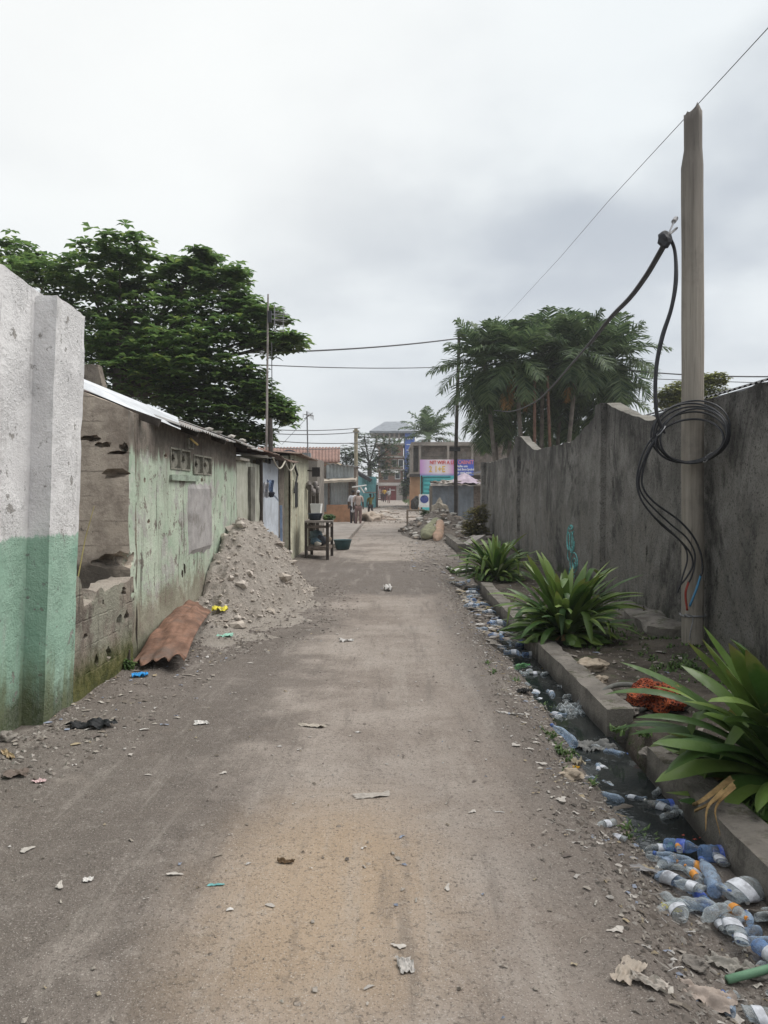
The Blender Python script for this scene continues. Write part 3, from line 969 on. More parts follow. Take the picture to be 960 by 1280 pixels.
# rope sagging under the shed roof
mb = MB(); pts = [(-2.0, 12.9 + 2.9 * t, 2.10 - .16 * math.sin(math.pi * (t * 2 % 1))) for t in [i / 30 for i in range(31)]]
mb.tube(pts, .014, 6)
tag(mb.build('rope', plain('pale_rope', (.42, .39, .33), .95, .2)), 'pale rope looped beneath the rusty shed roof', 'rope')

# ---------------------------------------------------------------- corrugated house
ch = empty('corrugated_house', (-3.5, 17.8, 0), 'hut of cream green corrugated sheets streaked with rust behind the sand heap', 'house')
CREAM = mat_corr('cream_green_sheet', (.50, .49, .38), (.26, .19, .12), .55, True)
mb = MB()
def cw(u, w):
    y = 16.5 + 3.55 * u; z = .02 + (2.3 + .08 * u) * w
    return (-2.2 + .02 * math.sin(2 * math.pi * y / .16) + .015 * noise.noise(Vector((y, z, 0))), y, z)
mb.grid(cw, 216, 8); mb.build('street_wall', CREAM, ch, smooth=True)
mb = MB(); mb.box(-5, -2.23, 16.52, 16.6, 0, 2.3); mb.box(-5, -2.2, 20.0, 20.08, 0, 2.4); mb.box(-5.08, -5.004, 16.52, 20.08, 0, 2.5)
mb.build('rear_wall', CREAM, ch)
mb = MB(); y0, y1 = 16.95, 17.6
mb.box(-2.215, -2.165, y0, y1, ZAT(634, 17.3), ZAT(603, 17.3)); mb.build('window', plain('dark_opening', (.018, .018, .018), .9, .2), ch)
mb = MB()
for (a, b, c_, d_) in ((y0 - .07, y0 - .003, ZAT(634, 17.3), ZAT(603, 17.3)), (y1 + .003, y1 + .07, ZAT(634, 17.3), ZAT(603, 17.3)), (y0 - .07, y1 + .07, ZAT(602.8, 17.3), ZAT(600, 17.3))):
    mb.box(-2.2, -2.15, a, b, c_, d_)
mb.build('window_frame', CREAM, ch)
mb = MB(); sheet(mb, -1.95, 16.3, 20.3, 3.3, 2.34, .08, lam=.16, amp=.015, seed=12); mb.build('roof', mat_corr('brown_roof_sheet', (.22, .16, .13), (.13, .07, .05), .6, False, rough=.85), ch, smooth=True)
mb = MB(); mb.bar((-2.13, 16.5, 2.2), (-2.13, 17.3, 1.9), .04); mb.bar((-2.13, 17.3, 1.92), (-2.13, 16.7, 1.5), .03); mb.build('cable_strap', BLACKRUB, ch)
mb = MB(); mb.obox(P(395, 590, 19.6), (.20, .06, .24)); mb.build('meter_board', plain('board_dark', (.03, .026, .026), .8, .3), ch)
mb = MB(); mb.bar(P(384, 588, 19.75), P(393, 589, 19.6), .03); mb.build('bracket', DARKWOOD, ch)
mb = MB()
for x_, y_ in ((-2.06, 19.2), (-2.02, 19.75), (-1.97, 20.25)): mb.box(x_ - .04, x_ + .04, y_ - .04, y_ + .04, 0, ZAT(606, 19.8))
mb.build('porch_post', DARKWOOD, ch)
mb = MB()
for k in range(5):
    mb.blob(P(386 + 2.6 * k, 607 + (k % 3) * 4, 19.4 + .1 * k), (.07, .08, .11), .45, 2, 2, k + 3)
tag(mb.build('hanging_bags', plain('grey_bag_cloth', (.22, .20, .19), .95, .5, 12, .4), smooth=True), 'grey bags and rags hung on the end of the corrugated hut above the table', 'bags')

# ---------------------------------------------------------------- mast with aerial
ma = empty('aerial_mast', (XAT(338, 14.9), 14.9, 0), 'tall thin aerial pole tied to a dark post behind the bluish white door', 'mast')
x0 = XAT(338.5, 14.9)
mb = MB(); mb.tube([(x0, 14.9, 0), (x0 + .01, 14.9, 1.5), (x0 - .005, 14.9, ZAT(523, 14.9))], [.055, .052, .045], 8); mb.build('post', plain('post_brown', (.075, .065, .058), .95, .3, 8, .4), ma)
mb = MB(); mb.tube([(x0 - .085, 14.86, 1.6), (x0 - .06, 14.86, 3.2), (x0 - .03, 14.86, ZAT(368, 14.9))], [.024, .022, .016], 8); mb.build('pole', plain('pole_grey', (.30, .27, .25), .8, .3, 5), ma)
mb = MB(); mb.tube([(XAT(340.5, 14.9), 14.9, ZAT(490, 14.9)), (XAT(340.3, 14.9), 14.9, ZAT(428, 14.9))], .009, 6); mb.build('cable', WIREGREY, ma)
ae = MB()
for k, py in enumerate((384, 389, 394.5, 400, 406, 412)):
    ae.tube([P(342, py, 14.9), P(356 if k < 5 else 354, py + 2.5, 14.9)], .006, 5)
    ae.tube([P(343, py, 14.65), P(357, py + 2.5, 14.65)], .004, 5)
ae.tube([P(343, 382, 14.9), P(343, 414, 14.9)], .007, 5); ae.tube([P(354, 385, 14.9), P(354, 415, 14.9)], .007, 5); ae.tube([P(343.5, 382, 14.65), P(343.5, 415, 14.65)], .006, 5); ae.tube([P(343.3, 399, 14.6), P(343.3, 399, 14.95)], .007, 5)
ae.tube([P(337, 393, 14.9), P(360, 393, 14.9)], .01, 5); ae.tube([P(337, 399, 14.9), P(360, 400, 14.9)], .008, 5)
ae.build('aerial', STEEL, ma)
mb = MB(); mb.obox(P(337, 396, 14.82), (.07, .07, .22)); mb.build('clamp', BLACKRUB, ma)

m2 = empty('roof_aerial', (XAT(384, 19.5), 19.0, 2.3), 'small television aerial standing on the corrugated hut roof', 'aerial')
xr = XAT(384, 19.0)
mb = MB(); mb.tube([(xr + .02, 19, 2.4), (xr, 19, ZAT(514, 19))], .018, 6); mb.build('pole', STEEL, m2)
mb = MB()
mb.tube([P(380, 518, 19), P(392, 520, 19)], .012, 5); mb.tube([P(380, 524, 19), P(391, 516, 19)], .01, 5)
for k in range(5): mb.tube([P(386 + k * 1.4, 515 + k, 18.8), P(386 + k * 1.4, 521 + k, 19.2)], .006, 4)
mb.tube([P(379, 517, 19), P(379, 522, 19)], .006, 4)
mb.build('aerial', STEEL, m2)
mb = MB(); mb.tube([P(384, 522, 19), P(352, 556, 18.6)], .005, 4); mb.build('guy_wire', WIREGREY, m2)

# ================================================================== sand heap
def heap_h(x, y):
    # ridge against the wall, apex near (-2.05, 11.0)
    dx = (x + 2.12); dy = (y - 11.15)
    rx = .98 if dx > 0 else .5
    ry = 2.8 if dy < 0 else 1.9
    d = math.sqrt((dx / rx) ** 2 + (dy / ry) ** 2)
    ang = math.atan2(dy, max(1e-3, dx + .5)); d *= 1 + .13 * noise.noise(Vector((ang * 1.7, 3, 0))) + .06 * noise.noise(Vector((ang * 5, 8, 0)))
    h = 1.25 * (1 - min(1, d) ** 1.3) * (1 - .16 * sstep(d, .5, .95)); h -= .10 * (1 - sstep(d, 0, .22))
    dxs = (x + 2.0); d2 = math.sqrt((dxs / 1.0) ** 2 + ((y - 9.7) / 2.4) ** 2)
    h = max(h, .17 * max(0, 1 - d2 * (1 + .30 * noise.noise(Vector((x * 2.3, y * 2.3, 6))) + .15 * noise.noise(Vector((x * 7, y * 7, 6))))))
    if h > 0:
        e = min(1, h * 6)
        n = noise.noise(Vector((x * 1.7, y * 1.5, 1))) * .17 + noise.noise(Vector((x * 5, y * 5, 2))) * .07 + noise.noise(Vector((x * 11, y * 11, 7))) * .045
        rg = abs(noise.noise(Vector((x * 3.2 + y, y * 1.9, 4)))) * -.17
        n += rg + noise.noise(Vector((x * 24, y * 24, 2))) * .02
        h += n * e
    return h


hm = Mt('heap_sand', .97, .1)
q = hm.noise(3, 6, .7); q2 = hm.noise(20, 5, .75); q3 = hm.noise(70, 4, .75)
c = hm.mix((.43, .38, .335), (.60, .545, .49), hm.ss(hm.sum(hm.mul(q, .5), hm.mul(q2, .5)), .36, .62))
c = hm.mix(c, (.19, .16, .135), hm.mul(hm.ss(q2, .56, .70), .6)); c = hm.mix(c, (.55, .50, .45), hm.mul(hm.ss(q3, .6, .7), .5))
hm.col(c).bump(hm.sum(hm.mul(q2, 1.5), q3), 1.0, .05)
hp = empty('sand_heap', (-1.9, 11, 0), 'big pale heap of sand and rubble against the green house', 'heap')
mb = MB()
bx0, bx1, by0, by1 = -2.28, -.75, 7.2, 13.4
mb.grid(lambda u, w: (bx0 + (bx1 - bx0) * u, by0 + (by1 - by0) * w, (lambda x, y: (heap_h(x, y) + gz(x, y) - .012 if heap_h(x, y) > .004 else gz(x, y) - .06))(bx0 + (bx1 - bx0) * u, by0 + (by1 - by0) * w)), 90, 260)
mb.build('sand', hm.m, hp, smooth=True)
mb = MB()
for k in range(1500):
    x = rnd.uniform(-2.25, -.95); y = rnd.uniform(8.2, 13.0); h = heap_h(x, y)
    if h < .04: continue
    s_ = rnd.choice((.007, .009, .012, .015, .022))
    if rnd.random() < .025: s_ = rnd.uniform(.04, .085)
    mb.blob((x, y, h + gz(x, y)), (s_ * rnd.uniform(.8, 1.6), s_, s_ * .75), .6, 1.7, 1, seed=k)
mb.build('clod', mat_islands('heap_clod', [(.42, .37, .32), (.48, .43, .385), (.36, .315, .275), (.52, .47, .42), (.45, .40, .35)]), hp)['kind'] = 'stuff'
mb = MB(); mb.obox(P(300, 705, 9.9), (.05, .55, .05), (R(35), 0, R(28))); mb.obox(P(296, 708, 9.8), (.03, .4, .04), (R(25), 0, R(48)))
mb.build('stick', WOOD, hp)

# ---------------------------------------------------------------- rusty sheet
rs = MB()
a, b, c_, d_ = G(163, 832, .06), G(229, 838, .05), P(264, 766, 8.5), P(233, 751, 8.6)
def rsf(u, w):
    p = a.lerp(b, u).lerp(d_.lerp(c_, u), w)
    arch = .055 * math.sin(math.pi * u) * (1 - .2 * w) + .07 * math.sin(math.pi * w) + .05 * u * u * (1 - w)
    e = .03 * noise.noise(Vector((u * 4, w * 5, 0)))
    e += .012 * noise.noise(Vector((u * 11, w * 13, 4))); e += (.05 * noise.noise(Vector((u * 6, 3, 1))) + .05 * sstep(u, .6, .9) - .03 * sstep(u, .9, 1.0)) * (1 - sstep(w, 0, .12))
    return (p.x, p.y + .16 * noise.noise(Vector((u * 5.5, 0, 0))) * (1 - sstep(w, 0, .15)) + .1 * noise.noise(Vector((u * 6, 9, 0))) * sstep(w, .85, 1), p.z + arch + e)
rs.grid(rsf, 28, 44)
ro_ = rs.build('rusty_sheet', RUST, smooth=True)
md = ro_.modifiers.new('t', 'SOLIDIFY'); md.thickness = .004
tag(ro_, 'curved rusty metal sheet leaning at the foot of the green house', 'metal sheet')

# ================================================================== utility pole with cables
PY = 7.55
pc = XAT(866, PY)
up = empty('utility_pole', (pc, PY, 0), 'tall pale weathered wooden pole with a broken top in front of the dark wall', 'utility pole')
pm = Mt('pole_wood', .85, .2)
g_ = pm.noise(1.0, 6, .7, stretch=(14, 14, .5)); g2 = pm.noise(1.0, 5, .7, stretch=(40, 40, 1.2), off=(2, 2, 0)); g3 = pm.noise(2.2, 5, .6)
c = pm.mix((.24, .212, .18), (.37, .335, .29), pm.ss(g_, .3, .7)); c = pm.mix(c, (.11, .095, .08), pm.mul(pm.ss(g2, .55, .68), .6))
c = pm.mix(c, (.13, .118, .11), pm.mul(pm.ss(g3, .5, .7), .6))
pz = pm.xyz()[2]; c = pm.mix(c, (.10, .092, .088), pm.mul(pm.ss(pz, 3.3, 5.4), .7))
pm.col(c).bump(pm.sum(g2, g_), .7, .02)
mb = MB()
n = 22; zt = ZAT(140, PY); zs = [-.2 + (zt + .2) * i / 60 for i in range(61)]
b0 = 0
for i, z in enumerate(zs):
    cx = XAT(868.5 - 8.5 * (z / zt), PY)
    for j in range(n):
        a = 2 * math.pi * j / n
        r = .106 - .004 * z / zt + .006 * noise.noise(Vector((math.cos(a) * 1.5, math.sin(a) * 1.5, z * 1.3)))
        zz = z
        if i >= 55:
            t = (i - 54) / 6
            r *= 1 - (.26 if math.cos(a) < 0 else .10) * min(1, t * 3)
            zz += .07 * t * noise.noise(Vector((math.cos(a) * 2, math.sin(a) * 2, 7))) - (.05 * t if math.cos(a) < -.2 else 0) - (.05 * t if math.cos(a) > .8 else 0)
        mb.v.append((cx + r * math.cos(a), PY + r * math.sin(a), zz))
for i in range(60):
    for j in range(n):
        j2 = (j + 1) % n; mb.f.append((i * n + j, i * n + j2, (i + 1) * n + j2, (i + 1) * n + j)); mb.mi.append(0)
mb.f.append(tuple(60 * n + j for j in range(n))); mb.mi.append(0)
mb.build('shaft', pm.m, up, smooth=True)
mb = MB()
mb.tube([P(845, 273, PY), P(842, 277, 7.35)], .022, 8); mb.tube([P(846, 285, PY), P(832, 297, 7.3)], .012, 6); mb.tube([P(843, 276, 7.36), P(834, 296, 7.3)], .008, 6)
mb.build('hook', STEEL, up)
mb = MB(); mb.blob(P(831, 299, 7.3), (.07, .05, .075), .3, 2, 2, 3); mb.build('anchor_clamp', BLACKRUB, up)


def spline(pts, n=14):
    pts = [Vector(p) for p in pts]; out = []
    q = [pts[0] * 2 - pts[1]] + pts + [pts[-1] * 2 - pts[-2]]
    for i in range(1, len(q) - 2):
        p0, p1, p2, p3 = q[i - 1], q[i], q[i + 1], q[i + 2]
        for k in range(n):
            t = k / n
            out.append(.5 * ((2 * p1) + (p2 - p0) * t + (2 * p0 - 5 * p1 + 4 * p2 - p3) * t * t + (3 * p1 - p0 - 3 * p2 + p3) * t ** 3))
    out.append(pts[-1]); return out


FRY = PY - .19
cb = empty('cable_coil', P(862, 560, FRY), 'thick black cable coiled in a ring on the tall pole with bare ends hanging down', 'cable')
mb = MB()
# drop from the clamp to the ring
drop = [(836, 296), (843, 315), (844, 350), (838, 385), (827, 420), (820, 455), (818, 490), (821, 520), (829, 541)]
for k, (ox, oz) in enumerate(((0, 0), (2.2, 1), (1, -2))):
    mb.tube(spline([P(px + ox + .9 * noise.noise(Vector((py * .03, k, 0))), py + oz, FRY - .02 * k + (.06 if py < 330 else 0)) for px, py in drop]), (.0125, .010, .011)[k], 8)
mb.build('drop_cable', BLACKRUB, cb, smooth=True)
mb = MB()
for k in range(6):
    ox, oy, rx, ry, yy = ((0, 0, 47, 37, 0), (2, 2, 45, 36, .03), (-2, 10, 41, 28, -.02), (-1, -2, 49, 38, .05), (3, 4, 43, 33, -.04), (1, 6, 45, 31, .02))[k]
    pts = []
    for i in range(49):
        a = math.pi + 2 * math.pi * i / 48
        w = 1 + .04 * math.sin(2 * a + k)
        px = 864 + ox + rx * w * math.cos(a); py = 541 + oy + ry * w * math.sin(a) + .10 * (px - 864) * (-.6)
        pts.append(P(px, py, FRY + yy * .8 - .02 * math.cos(a * 2) - .48 * sstep(px, 866, 915)))
    mb.tube(pts, (.0105, .009, .0105, .0085, .010, .0095)[k], 8, cap=False)
mb.build('coil', BLACKRUB, cb, smooth=True)
mb = MB()
tails = [
    [(822, 538), (806, 562), (797, 590), (797, 612), (806, 632), (826, 655), (846, 672), (862, 690), (866, 706), (858, 722), (850, 732), (847, 741)],
    [(824, 540), (809, 564), (800, 592), (800, 612), (812, 630), (838, 655), (858, 672), (868, 690), (868, 708), (864, 722), (861, 728)],
    [(826, 541), (811, 566), (803, 592), (804, 610), (818, 628), (848, 650), (866, 670), (876, 692), (878, 712), (876, 720)],
    [(823, 543), (808, 568), (798, 596), (799, 618), (812, 640), (840, 666), (856, 684), (859, 700), (854, 718), (849, 736)]]
for k, tl in enumerate(tails): mb.tube(spline([P(px, py, FRY - .01 * k) for px, py in tl], 8), (.0095, .0085, .010, .0085)[k], 8)
mb.build('hanging_end', BLACKRUB, cb, smooth=True)
mb = MB(); mb.tube(spline([P(861, 727, FRY), P(857, 742, FRY), P(859, 763, FRY + .02)], 6), .011, 7); mb.build('red_core', plain('red_core', (.33, .055, .04), .6, .2), cb, smooth=True)
mb = MB(); mb.tube(spline([P(876, 719, FRY), P(870, 738, FRY), P(862, 758, FRY + .02)], 6), .011, 7); mb.build('blue_core', plain('blue_core', (.07, .22, .38), .6, .2), cb, smooth=True)
for (px, py, r) in ((824, 539, .028), (882, 572, .032)):
    mb = MB(); p = P(px, py, FRY - (.09 if px > 880 else 0)); mb.tube([p + Vector((.035 * math.cos(a), -.03 + .05 * math.sin(a) - .02, .045 * math.cos(a))) for a in [i * .5 for i in range(14)]], .005, 5); mb.build('tie_wire', STEEL, cb)
mb = MB()
pts = [P(866, 768, PY) + Vector((.118 * math.cos(a), .118 * math.sin(a), .004 * math.sin(3 * a))) for a in [2 * math.pi * i / 24 for i in range(25)]]
mb.tube(pts, .005, 5); mb.tube([(p.x, p.y, p.z - .008) for p in pts], .005, 5)
mb.tube(spline([pts[14], P(857, 768, FRY + .04), P(866, 772, FRY + .05), P(863, 790, FRY + .05), P(862, 800, FRY + .06)], 6), .006, 5)
mb.build('binding_wire', STEEL, cb)

# service cable running off behind the wall to the palms
mb = MB()
sv = [P(833, 298, 7.3), P(822, 318, 7.6), P(806, 345, 8.3), P(786, 372, 9.3), P(762, 397, 10.8), P(736, 430, 12.6), P(712, 458, 14.6), P(690, 483, 17.4), P(668, 503, 21), P(640, 514, 24.5), P(618, 513, 26.6)]
mb.tube(spline(sv), .017, 8); mb.tube([p + Vector((.02, 0, -.02)) for p in spline(sv)[:70]], .013, 6)
tag(mb.build('service_cable', plain('grey_cable', (.06, .06, .066), .6, .3), smooth=True), 'thick grey cable sagging from the tall pole towards the palms', 'cable')
# thin wire overhead
mb = MB(); mb.tube([P(985, 5, 5.2), P(960, 35, 5.6), P(868, 135, 7.5), P(760, 252, 11.5), P(700, 322, 16), P(628, 400, 32.5)], .004, 5)
tag(mb.build('overhead_wire', plain('wire_pale', (.25, .25, .26), .6, .1)), 'single thin overhead wire crossing the sky above the tall pole', 'wire')

# second, far pole
fy = 32.5
fp = empty('wire_pole', (XAT(569, fy), fy, 0), 'thin dark wooden pole rising from the rubble in front of the billboard', 'utility pole')
mb = MB(); mb.tube([(XAT(570, fy), fy, -.1), (XAT(569.5, fy), fy, 3), (XAT(573.5, fy), fy, ZAT(416, fy))], [.085, .08, .065], 9); mb.build('shaft', plain('dark_pole', (.06, .052, .047), .9, .3), fp)
mb = MB(); mb.obox(P(568.5, 561.5, fy - .12), (.46, .08, .17)); mb.build('junction_box', plain('box_dark', (.05, .05, .055), .7), fp)
mb = MB(); mb.blob(P(575.5, 417.5, fy), (.16, .12, .11), .3, 2, 1, 2); mb.bar(P(576, 418, fy), P(582, 424, fy), .12); mb.build('insulator', BLACKRUB, fp)

def wire(name, pts, r, label, group=None, n=20):
    mb = MB(); mb.tube(pts, r, 5); return tag(mb.build(name, WIREGREY), label, 'wire', group)
def sag(a, b, s, n=24): return [a.lerp(b, t) - Vector((0, 0, s * 4 * t * (1 - t))) for t in [i / n for i in range(n + 1)]]
wire('street_wire', sag(P(573, 423, fy), P(300, 441, 24), .12), .028, 'thick wire from the top of the rubble pole to the left over the lane')
wire('street_wire', sag(P(573, 458, fy), P(200, 448, 20), .15), .016, 'thin wire below the thick one passing left behind the aerial mast')
wire('street_wire', sag(P(578, 423, fy), P(1010, 470, 24), .5), .022, 'upper wire passing right behind the palms and the tall pole')
wire('street_wire', sag(P(572, 458, fy), P(1010, 480, 26), .1), .014, 'lower wire passing right behind the palms and the tall pole')
for k, (a, b, c_, d_) in enumerate(((345, 530, 450, 535), (345, 535, 450, 540), (345, 541, 460, 553), (345, 549, 440, 560))):
    wire('far_wire', sag(P(a - 100, b - 3, 34), P(c_, d_, 42), .25), .022, 'far wire above the brown roof, %s of four' % ('top', 'second', 'third', 'lowest')[k], 'wires above the brown roof')
py_ = 42
mb = MB(); mb.tube([(XAT(445, py_), py_, 0), (XAT(445, py_), py_, ZAT(535, py_))], .10, 8); mb.bar(P(441, 539, py_ - .1), P(449, 539, py_ - .1), .08)
tag(mb.build('wire_pole', plain('pale_pole', (.30, .27, .20), .9, .2)), 'pale wooden pole standing in front of the loose tree behind the counter', 'utility pole')

# ================================================================== strap-leaved plants
def strap_plant(name, loc, n, L, W, seed, label, elmin=8, spread=.13, dry=4, group=None, aim=None):
    rr = random.Random(seed)
    root = empty(name, loc, label, 'plant', group)
    def leafs(mb, k, dead=False):
        az = rr.uniform(0, 2 * math.pi)
        if aim and rr.random() < aim[2]: az = rr.uniform(aim[0], aim[1])
        t = (k + .5) / n
        el = R(88 - (88 - elmin) * t ** .8 + rr.uniform(-8, 8)) if not dead else R(rr.uniform(0, 25))
        ln = L * rr.uniform(.72, 1.12) * (.75 + .45 * math.sin(math.pi * min(1, t + .25))) * (.6 if dead else 1)
        w = W * rr.uniform(.75, 1.2) * (.6 if dead else 1)
        curve = rr.uniform(.5, 1.6) * (1.0 if t > .25 else .65) + (1.0 if dead else 0)
        kink = rr.uniform(.5, .8) if rr.random() < .16 else 2
        rad = spread * (.2 + .8 * t)
        p = Vector(loc) + Vector((math.cos(az) * rad, math.sin(az) * rad, .03 + .1 * (1 - t) * rr.random()))
        side0 = Vector((-math.sin(az), math.cos(az), 0))
        tw = rr.uniform(-.5, .5)
        S = 13; pitch = el
        rows = []; start = len(mb.v)
        for i in range(S + 1):
            s = i / S
            pt = pitch - curve * s ** 1.6 - (1.5 * min(1, (s - kink) / .12) if s > kink else 0)
            pt = max(pt, -1.45)
            d = Vector((math.cos(az) * math.cos(pt), math.sin(az) * math.cos(pt), math.sin(pt)))
            if i: p = p + d * (ln / S)
            if p.z < loc[2] + .012: p.z = loc[2] + .012
            nrm = d.cross(side0).normalized() * -1
            a = tw * s
            sd = (side0 * math.cos(a) + nrm * math.sin(a))
            prof = (.62 + .40 * math.sin(math.pi * min(1, s * .95) ** .8)) * max(0, 1 - max(0, (s - .72) / .28) ** 2.2) ** .8
            ww = max(.0015, w * .5 * prof)
            rows += [p + sd * ww + nrm * ww * .38, p, p - sd * ww + nrm * ww * .38]
        fs = []
        for i in range(S):
            for j in range(2): fs.append((i * 3 + j, i * 3 + j + 1, (i + 1) * 3 + j + 1, (i + 1) * 3 + j))
        mb.add(rows, fs); tips.extend([i / S for i in range(S + 1) for _ in range(3)])
    mb = MB(); tips = []
    for k in range(n): leafs(mb, k)
    fo_ = mb.build('foliage', STRAP, root, smooth=True)
    fo_.data.attributes.new('tip', 'FLOAT', 'POINT').data.foreach_set('value', tips)
    mb = MB()
    for k in range(dry): leafs(mb, rr.randint(n // 2, n - 1), True)
    mb.build('dry_leaf', DRYLEAF, root, smooth=True)['kind'] = 'stuff'
    mb = MB()
    for k in range(5):
        a = rr.uniform(0, 6.28); q = Vector(loc) + Vector((.5 * spread * math.cos(a), .5 * spread * math.sin(a), -.05))
        mb.tube([q, q + Vector((0, 0, .18)), q + Vector((.05 * math.cos(a), .05 * math.sin(a), .30))], [.045, .038, .02], 8)
    mb.build('stem', plain('pale_stem', (.16, .18, .09), .8, .3), root, smooth=True)
    return root


strap_plant('strap_leaf_plant', (2.10, 3.98, .01), 95, .80, .118, 3, 'strap-leaved plant nearest the camera at the right edge with broad arching leaves', 2, .16, 9, aim=(2.3, 4.2, .42))
strap_plant('strap_leaf_plant', (1.82, 8.05, .02), 190, .70, .092, 8, 'large strap-leaved plant in the middle of the bed beside the scrawl on the wall', 0, .17, 8)
strap_plant('strap_leaf_plant', (1.80, 13.4, .02), 170, .70, .076, 13, 'farthest strap-leaved plant at the far end of the drain', 4, .18, 5)
# seed-like dry tuft in the near plant and drooping dead leaves over the kerb
mb = MB()
for k in range(26):
    p = Vector((1.98 + rnd.uniform(-.03, .05), 3.72 + rnd.uniform(-.05, .05), .46)); a = rnd.uniform(0, 6.28); l = rnd.uniform(.08, .2)
    mb.tube([p, p + Vector((math.cos(a) * .05, math.sin(a) * .05, .02)), p + Vector((math.cos(a) * .08, math.sin(a) * .08, -l))], .0022, 3)
tag(mb.build('withered_flower', DRYLEAF), 'withered brown flower tuft hanging in the nearest strap-leaved plant', 'flower')
mb = MB()
for (a, m_, e, w) in (((916, 975), (880, 1002), (866, 1008), .03), ((918, 982), (892, 1004), (868, 1016), .02), ((905, 990), (885, 1012), (882, 1040), .018), ((920, 985), (895, 1012), (900, 1046), .016)):
    pa, pm_, pe = G(*a, .16), G(*m_, .10), G(*e, .03)
    pts = spline([pa, pm_, pe], 8)
    def fn(u, v, pts=pts, w=w):
        p = pts[min(len(pts) - 1, int(u * (len(pts) - 1)))]; return p + Vector((0, (v - .5) * w * 2 * (1 - u * .7), .012 * abs(v - .5) * 2))
    mb.grid(fn, 16, 2)
tag(mb.build('dead_leaves', DRYLEAF, smooth=True), 'long dead brown leaves drooping over the kerb below the nearest plant', 'leaves')

# ================================================================== palms
PALM = mat_leaf('palm_leaflet', (.034, .068, .032), (.14, .20, .085), .45, .5, .4, scale=.9)
DEADPALM = mat_leaf('dead_frond', (.20, .095, .03), (.36, .20, .08), .2, .8, .1)
TRUNK = plain('palm_trunk', (.13, .115, .10), .95, .35, 5, .4)


def frond(mb, base, az, el, L, droop, rr, pairs=34, ll=.72, w=.040):
    N = 14; p = Vector(base); pts = [p.copy()]; dirs = []
    for i in range(N):
        s = (i + .5) / N
        pt = el - droop * s ** 1.3
        d = Vector((math.cos(az) * math.cos(pt), math.sin(az) * math.cos(pt), math.sin(pt)))
        p = p + d * (L / N); pts.append(p.copy()); dirs.append(d)
    mb.tube(pts, [.022 * (1 - i / N) + .005 for i in range(N + 1)], 4)
    side = Vector((-math.sin(az), math.cos(az), 0))
    for i in range(pairs):
        s = .14 + .86 * (i + .5) / pairs
        f = s * N; k = min(N - 1, int(f)); q = pts[k].lerp(pts[k + 1], f - k); d = dirs[k]
        up = side.cross(d).normalized() * -1
        l = ll * (math.sin(math.pi * (s * .82 + .14)) ** .7) * rr.uniform(.85, 1.12)
        for sg in (-1, 1):
            o = (side * sg * .8 + d * rr.uniform(.45, .75) + up * rr.uniform(-.1, .4)).normalized()
            m_ = q + o * l * .5 - Vector((0, 0, .05 * l))
            e = q + o * l * .86 - Vector((0, 0, l * rr.uniform(.12, .40)))
            wv = d * w * .5
            mb.add([q - wv * .6, q + wv * .6, m_ + wv, m_ - wv, e + wv * .15, e - wv * .15], [(0, 1, 2, 3), (3, 2, 4, 5)])


def palm(name, px, py, y, seed, label, L=2.1, nf=17, group=None, trunk_px=None, dead=0, ll=.86, w=.066, lo=-15):
    rr = random.Random(seed)
    c = P(px, py, y); bx = XAT(trunk_px or px, y)
    root = empty(name, (bx, y, 0), label, 'palm', group)
    mb = MB(); mb.tube(spline([(bx, y, 0), (bx + (c.x - bx) * .2, y, c.z * .4), (bx + (c.x - bx) * .7, y, c.z * .8), c], 6), .075, 9); mb.build('trunk', TRUNK, root, smooth=True)
    mb = MB(); mb.tube([c + Vector((0, 0, -.75)), c + Vector((0, 0, -.3)), c + Vector((0, 0, .05))], [.075, .10, .06], 9); mb.build('crownshaft', plain('crownshaft', (.13, .14, .07), .8, .3), root, smooth=True)
    mb = MB()
    for k in range(nf):
        az = k * 2.399 + rr.uniform(-.3, .3); t = (k / (nf - 1)) ** 1.35
        el = R(82 - (82 - lo) * t + rr.uniform(-6, 6))
        frond(mb, c, az, el, L * rr.uniform(.85, 1.1) * (.8 + .2 * math.sin(math.pi * t)), R(rr.uniform(70, 105)) * (.38 + .62 * t), rr, ll=ll, w=w)
    mb.build('fronds', PALM, root)
    if dead:
        mb = MB()
        for k in range(dead):
            frond(mb, c - Vector((0, 0, .5)), rr.uniform(0, 6.28) if k else 3.6, R(-50), L * .7, R(45), rr, pairs=26, ll=.4, w=.03)
        mb.build('dead_frond', DEADPALM, root)
    return root


PG = 'palms behind the dark wall'
palm('palm_tree', 606, 458, 28.0, 1, 'leftmost palm of the clump, with fronds hanging in front of the wire pole', 2.2, 30, PG, 622, lo=-62)
palm('palm_tree', 644, 450, 27.0, 2, 'palm with a hanging orange dead frond in the left half of the clump', 1.95, 28, PG, 655, dead=3, lo=-55)
palm('palm_tree', 679, 440, 29.0, 3, 'palm with its crown in the centre of the clump above the first wall notch', 2.0, 28, PG, 676, lo=-55)
palm('palm_tree', 723, 442, 27.5, 4, 'palm with its crown right behind the sagging grey cable', 1.95, 28, PG, 706, dead=1, lo=-55)
palm('palm_tree', 766, 452, 28.5, 5, 'rightmost palm of the clump, behind the peak of the dark wall', 2.2, 30, PG, 748, lo=-62)
palm('palm_tree', 702, 480, 30.5, 6, 'shorter palm at the back of the clump, half hidden by the others', 2.2, 24, PG, 694, lo=-55)
palm('palm_tree', 640, 500, 30.0, 8, 'low palm under the leftmost crowns of the clump', 2.0, 22, PG, 634, lo=-55)
palm('palm_tree', 752, 500, 29.5, 9, 'low palm under the rightmost crown of the clump', 2.0, 22, PG, 742, lo=-55)
palm('palm_tree', 668, 520, 31.0, 10, 'low palm in the middle of the clump, mostly hidden by the trunks', 2.0, 22, PG, 666, lo=-55)
